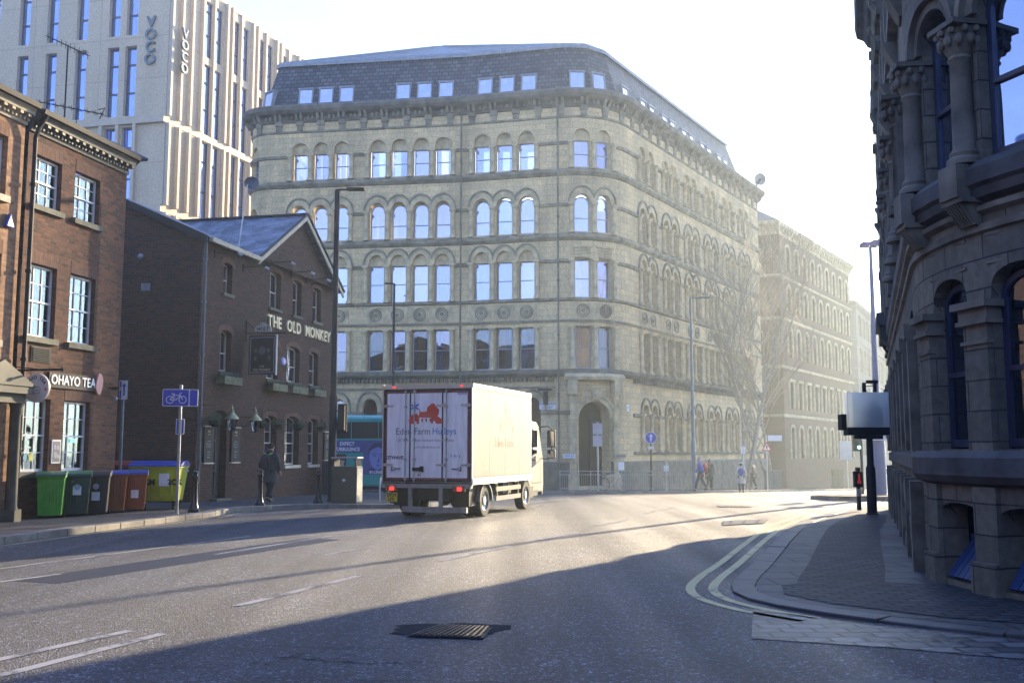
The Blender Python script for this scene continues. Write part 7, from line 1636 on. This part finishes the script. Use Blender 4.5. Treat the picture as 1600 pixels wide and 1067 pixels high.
person('dark hazy figure standing behind the blue-jacketed pedestrian', at_g(11.5, 58.5), 200, 1.75, cl('coat_dark', (.03, .033, .035)), cl('trousers_dark', (.025, .028, .03)), HB, stride=.05, swing=.05, coat=.3, bulk=1.12)
person('hazy figure in dark clothes by the warehouse arch behind the pale-coated woman', at_g(14.5, 60.3), 60, 1.72, cl('jumper_grey', (.12, .12, .12)), cl('trousers_grey', (.04, .045, .05)), HBR, stride=.14, swing=.15)

M_BARK = plain('pale_bark', (.30, .26, .20), .7, var=.5, scale=8, bmp=.4); M_TWIG = plain('sunlit_twig', (.30, .24, .17), .5, var=.3)  # twig colour warmed and brightened to carry the sunlit glint
def tree(lab, x, y, h, spread, seed, stems=3, nl=190):
    T = empty('bare_tree', at_g(x, y)); tag(T, lab, 'tree', 'bare young street trees'); rnd = random.Random(seed); tr = MB(); tw = MB(); lf = MB()
    def grow(p, d, L, r, depth):
        pts = [p]; n = 5; q = Vector(p); dd = d.copy()
        for i in range(n):
            dd = (dd + Vector((rnd.uniform(-.16, .16), rnd.uniform(-.16, .16), .05))).normalized(); q = q + dd * (L / n); pts.append(q.copy())
        rs = [r * (1 - .55 * i / n) for i in range(n + 1)]; (tr if depth < 2 else tw).tube(pts, rs, 6 if depth < 2 else 3)
        if depth < 4:
            for i in range({0: 7, 1: 6, 2: 5, 3: 3}[depth]):
                t = rnd.uniform(.3, 1.0) if depth else rnd.uniform(.25, 1.0); j = min(n - 1, int(t * n)); b = pts[j].lerp(pts[j + 1], t * n - j if t * n - j < 1 else 1)
                a = rnd.uniform(0, 2 * math.pi); o = Vector((math.cos(a), math.sin(a), rnd.uniform(.3, 1.1))).normalized(); nd = (dd * .8 + o * .75).normalized(); grow(b, nd, L * rnd.uniform(.38, .6), max(r * .42, .010), depth + 1)
        elif rnd.random() < .35:
            e = pts[-1]; a = Vector((rnd.uniform(-1, 1), rnd.uniform(-1, 1), rnd.uniform(-1, 0))).normalized(); b = a.orthogonal().normalized(); s = rnd.uniform(.03, .06); lf.add([e, e + a * s + b * s * .5, e + a * s * 2, e + a * s - b * s * .5], [(0, 1, 2, 3)])
    for s in range(stems): grow(Vector((rnd.uniform(-.2, .2), rnd.uniform(-.2, .2), -.1)), Vector((rnd.uniform(-spread, spread), rnd.uniform(-spread, spread), 1)).normalized(), h * rnd.uniform(.72, .85), .12, 0)
    tr.build('trunk', M_BARK, T, smooth=True); tw.build('crown', M_TWIG, T); lf.build('last_leaves', plain('dry_leaf', (.45, .36, .2), .6), T)
tree('bare multi-stemmed tree in front of the right end of the warehouse', 13.9, 60.0, 12.5, .22, 5)
tree('second bare tree just beyond, in front of the red warehouse', 17.6, 68.0, 12.0, .2, 8, 2)
# ------------------------------------------------------------------ winter haze
def haze():
    m = bpy.data.materials.new('haze_air'); m.use_nodes = True; t = m.node_tree; t.nodes.clear(); o = N(t, 'OutputMaterial'); v = N(t, 'VolumePrincipled')
    v.inputs['Color'].default_value = (.76, .90, 1, 1); v.inputs['Density'].default_value = .0011; v.inputs['Anisotropy'].default_value = .66
    t.links.new(v.outputs[0], o.inputs['Volume'])
    b = MB(); b.box(-140, -60, -12, 140, 260, 75); o_ = b.build('haze', m); tag(o_, kind='stuff')
haze()
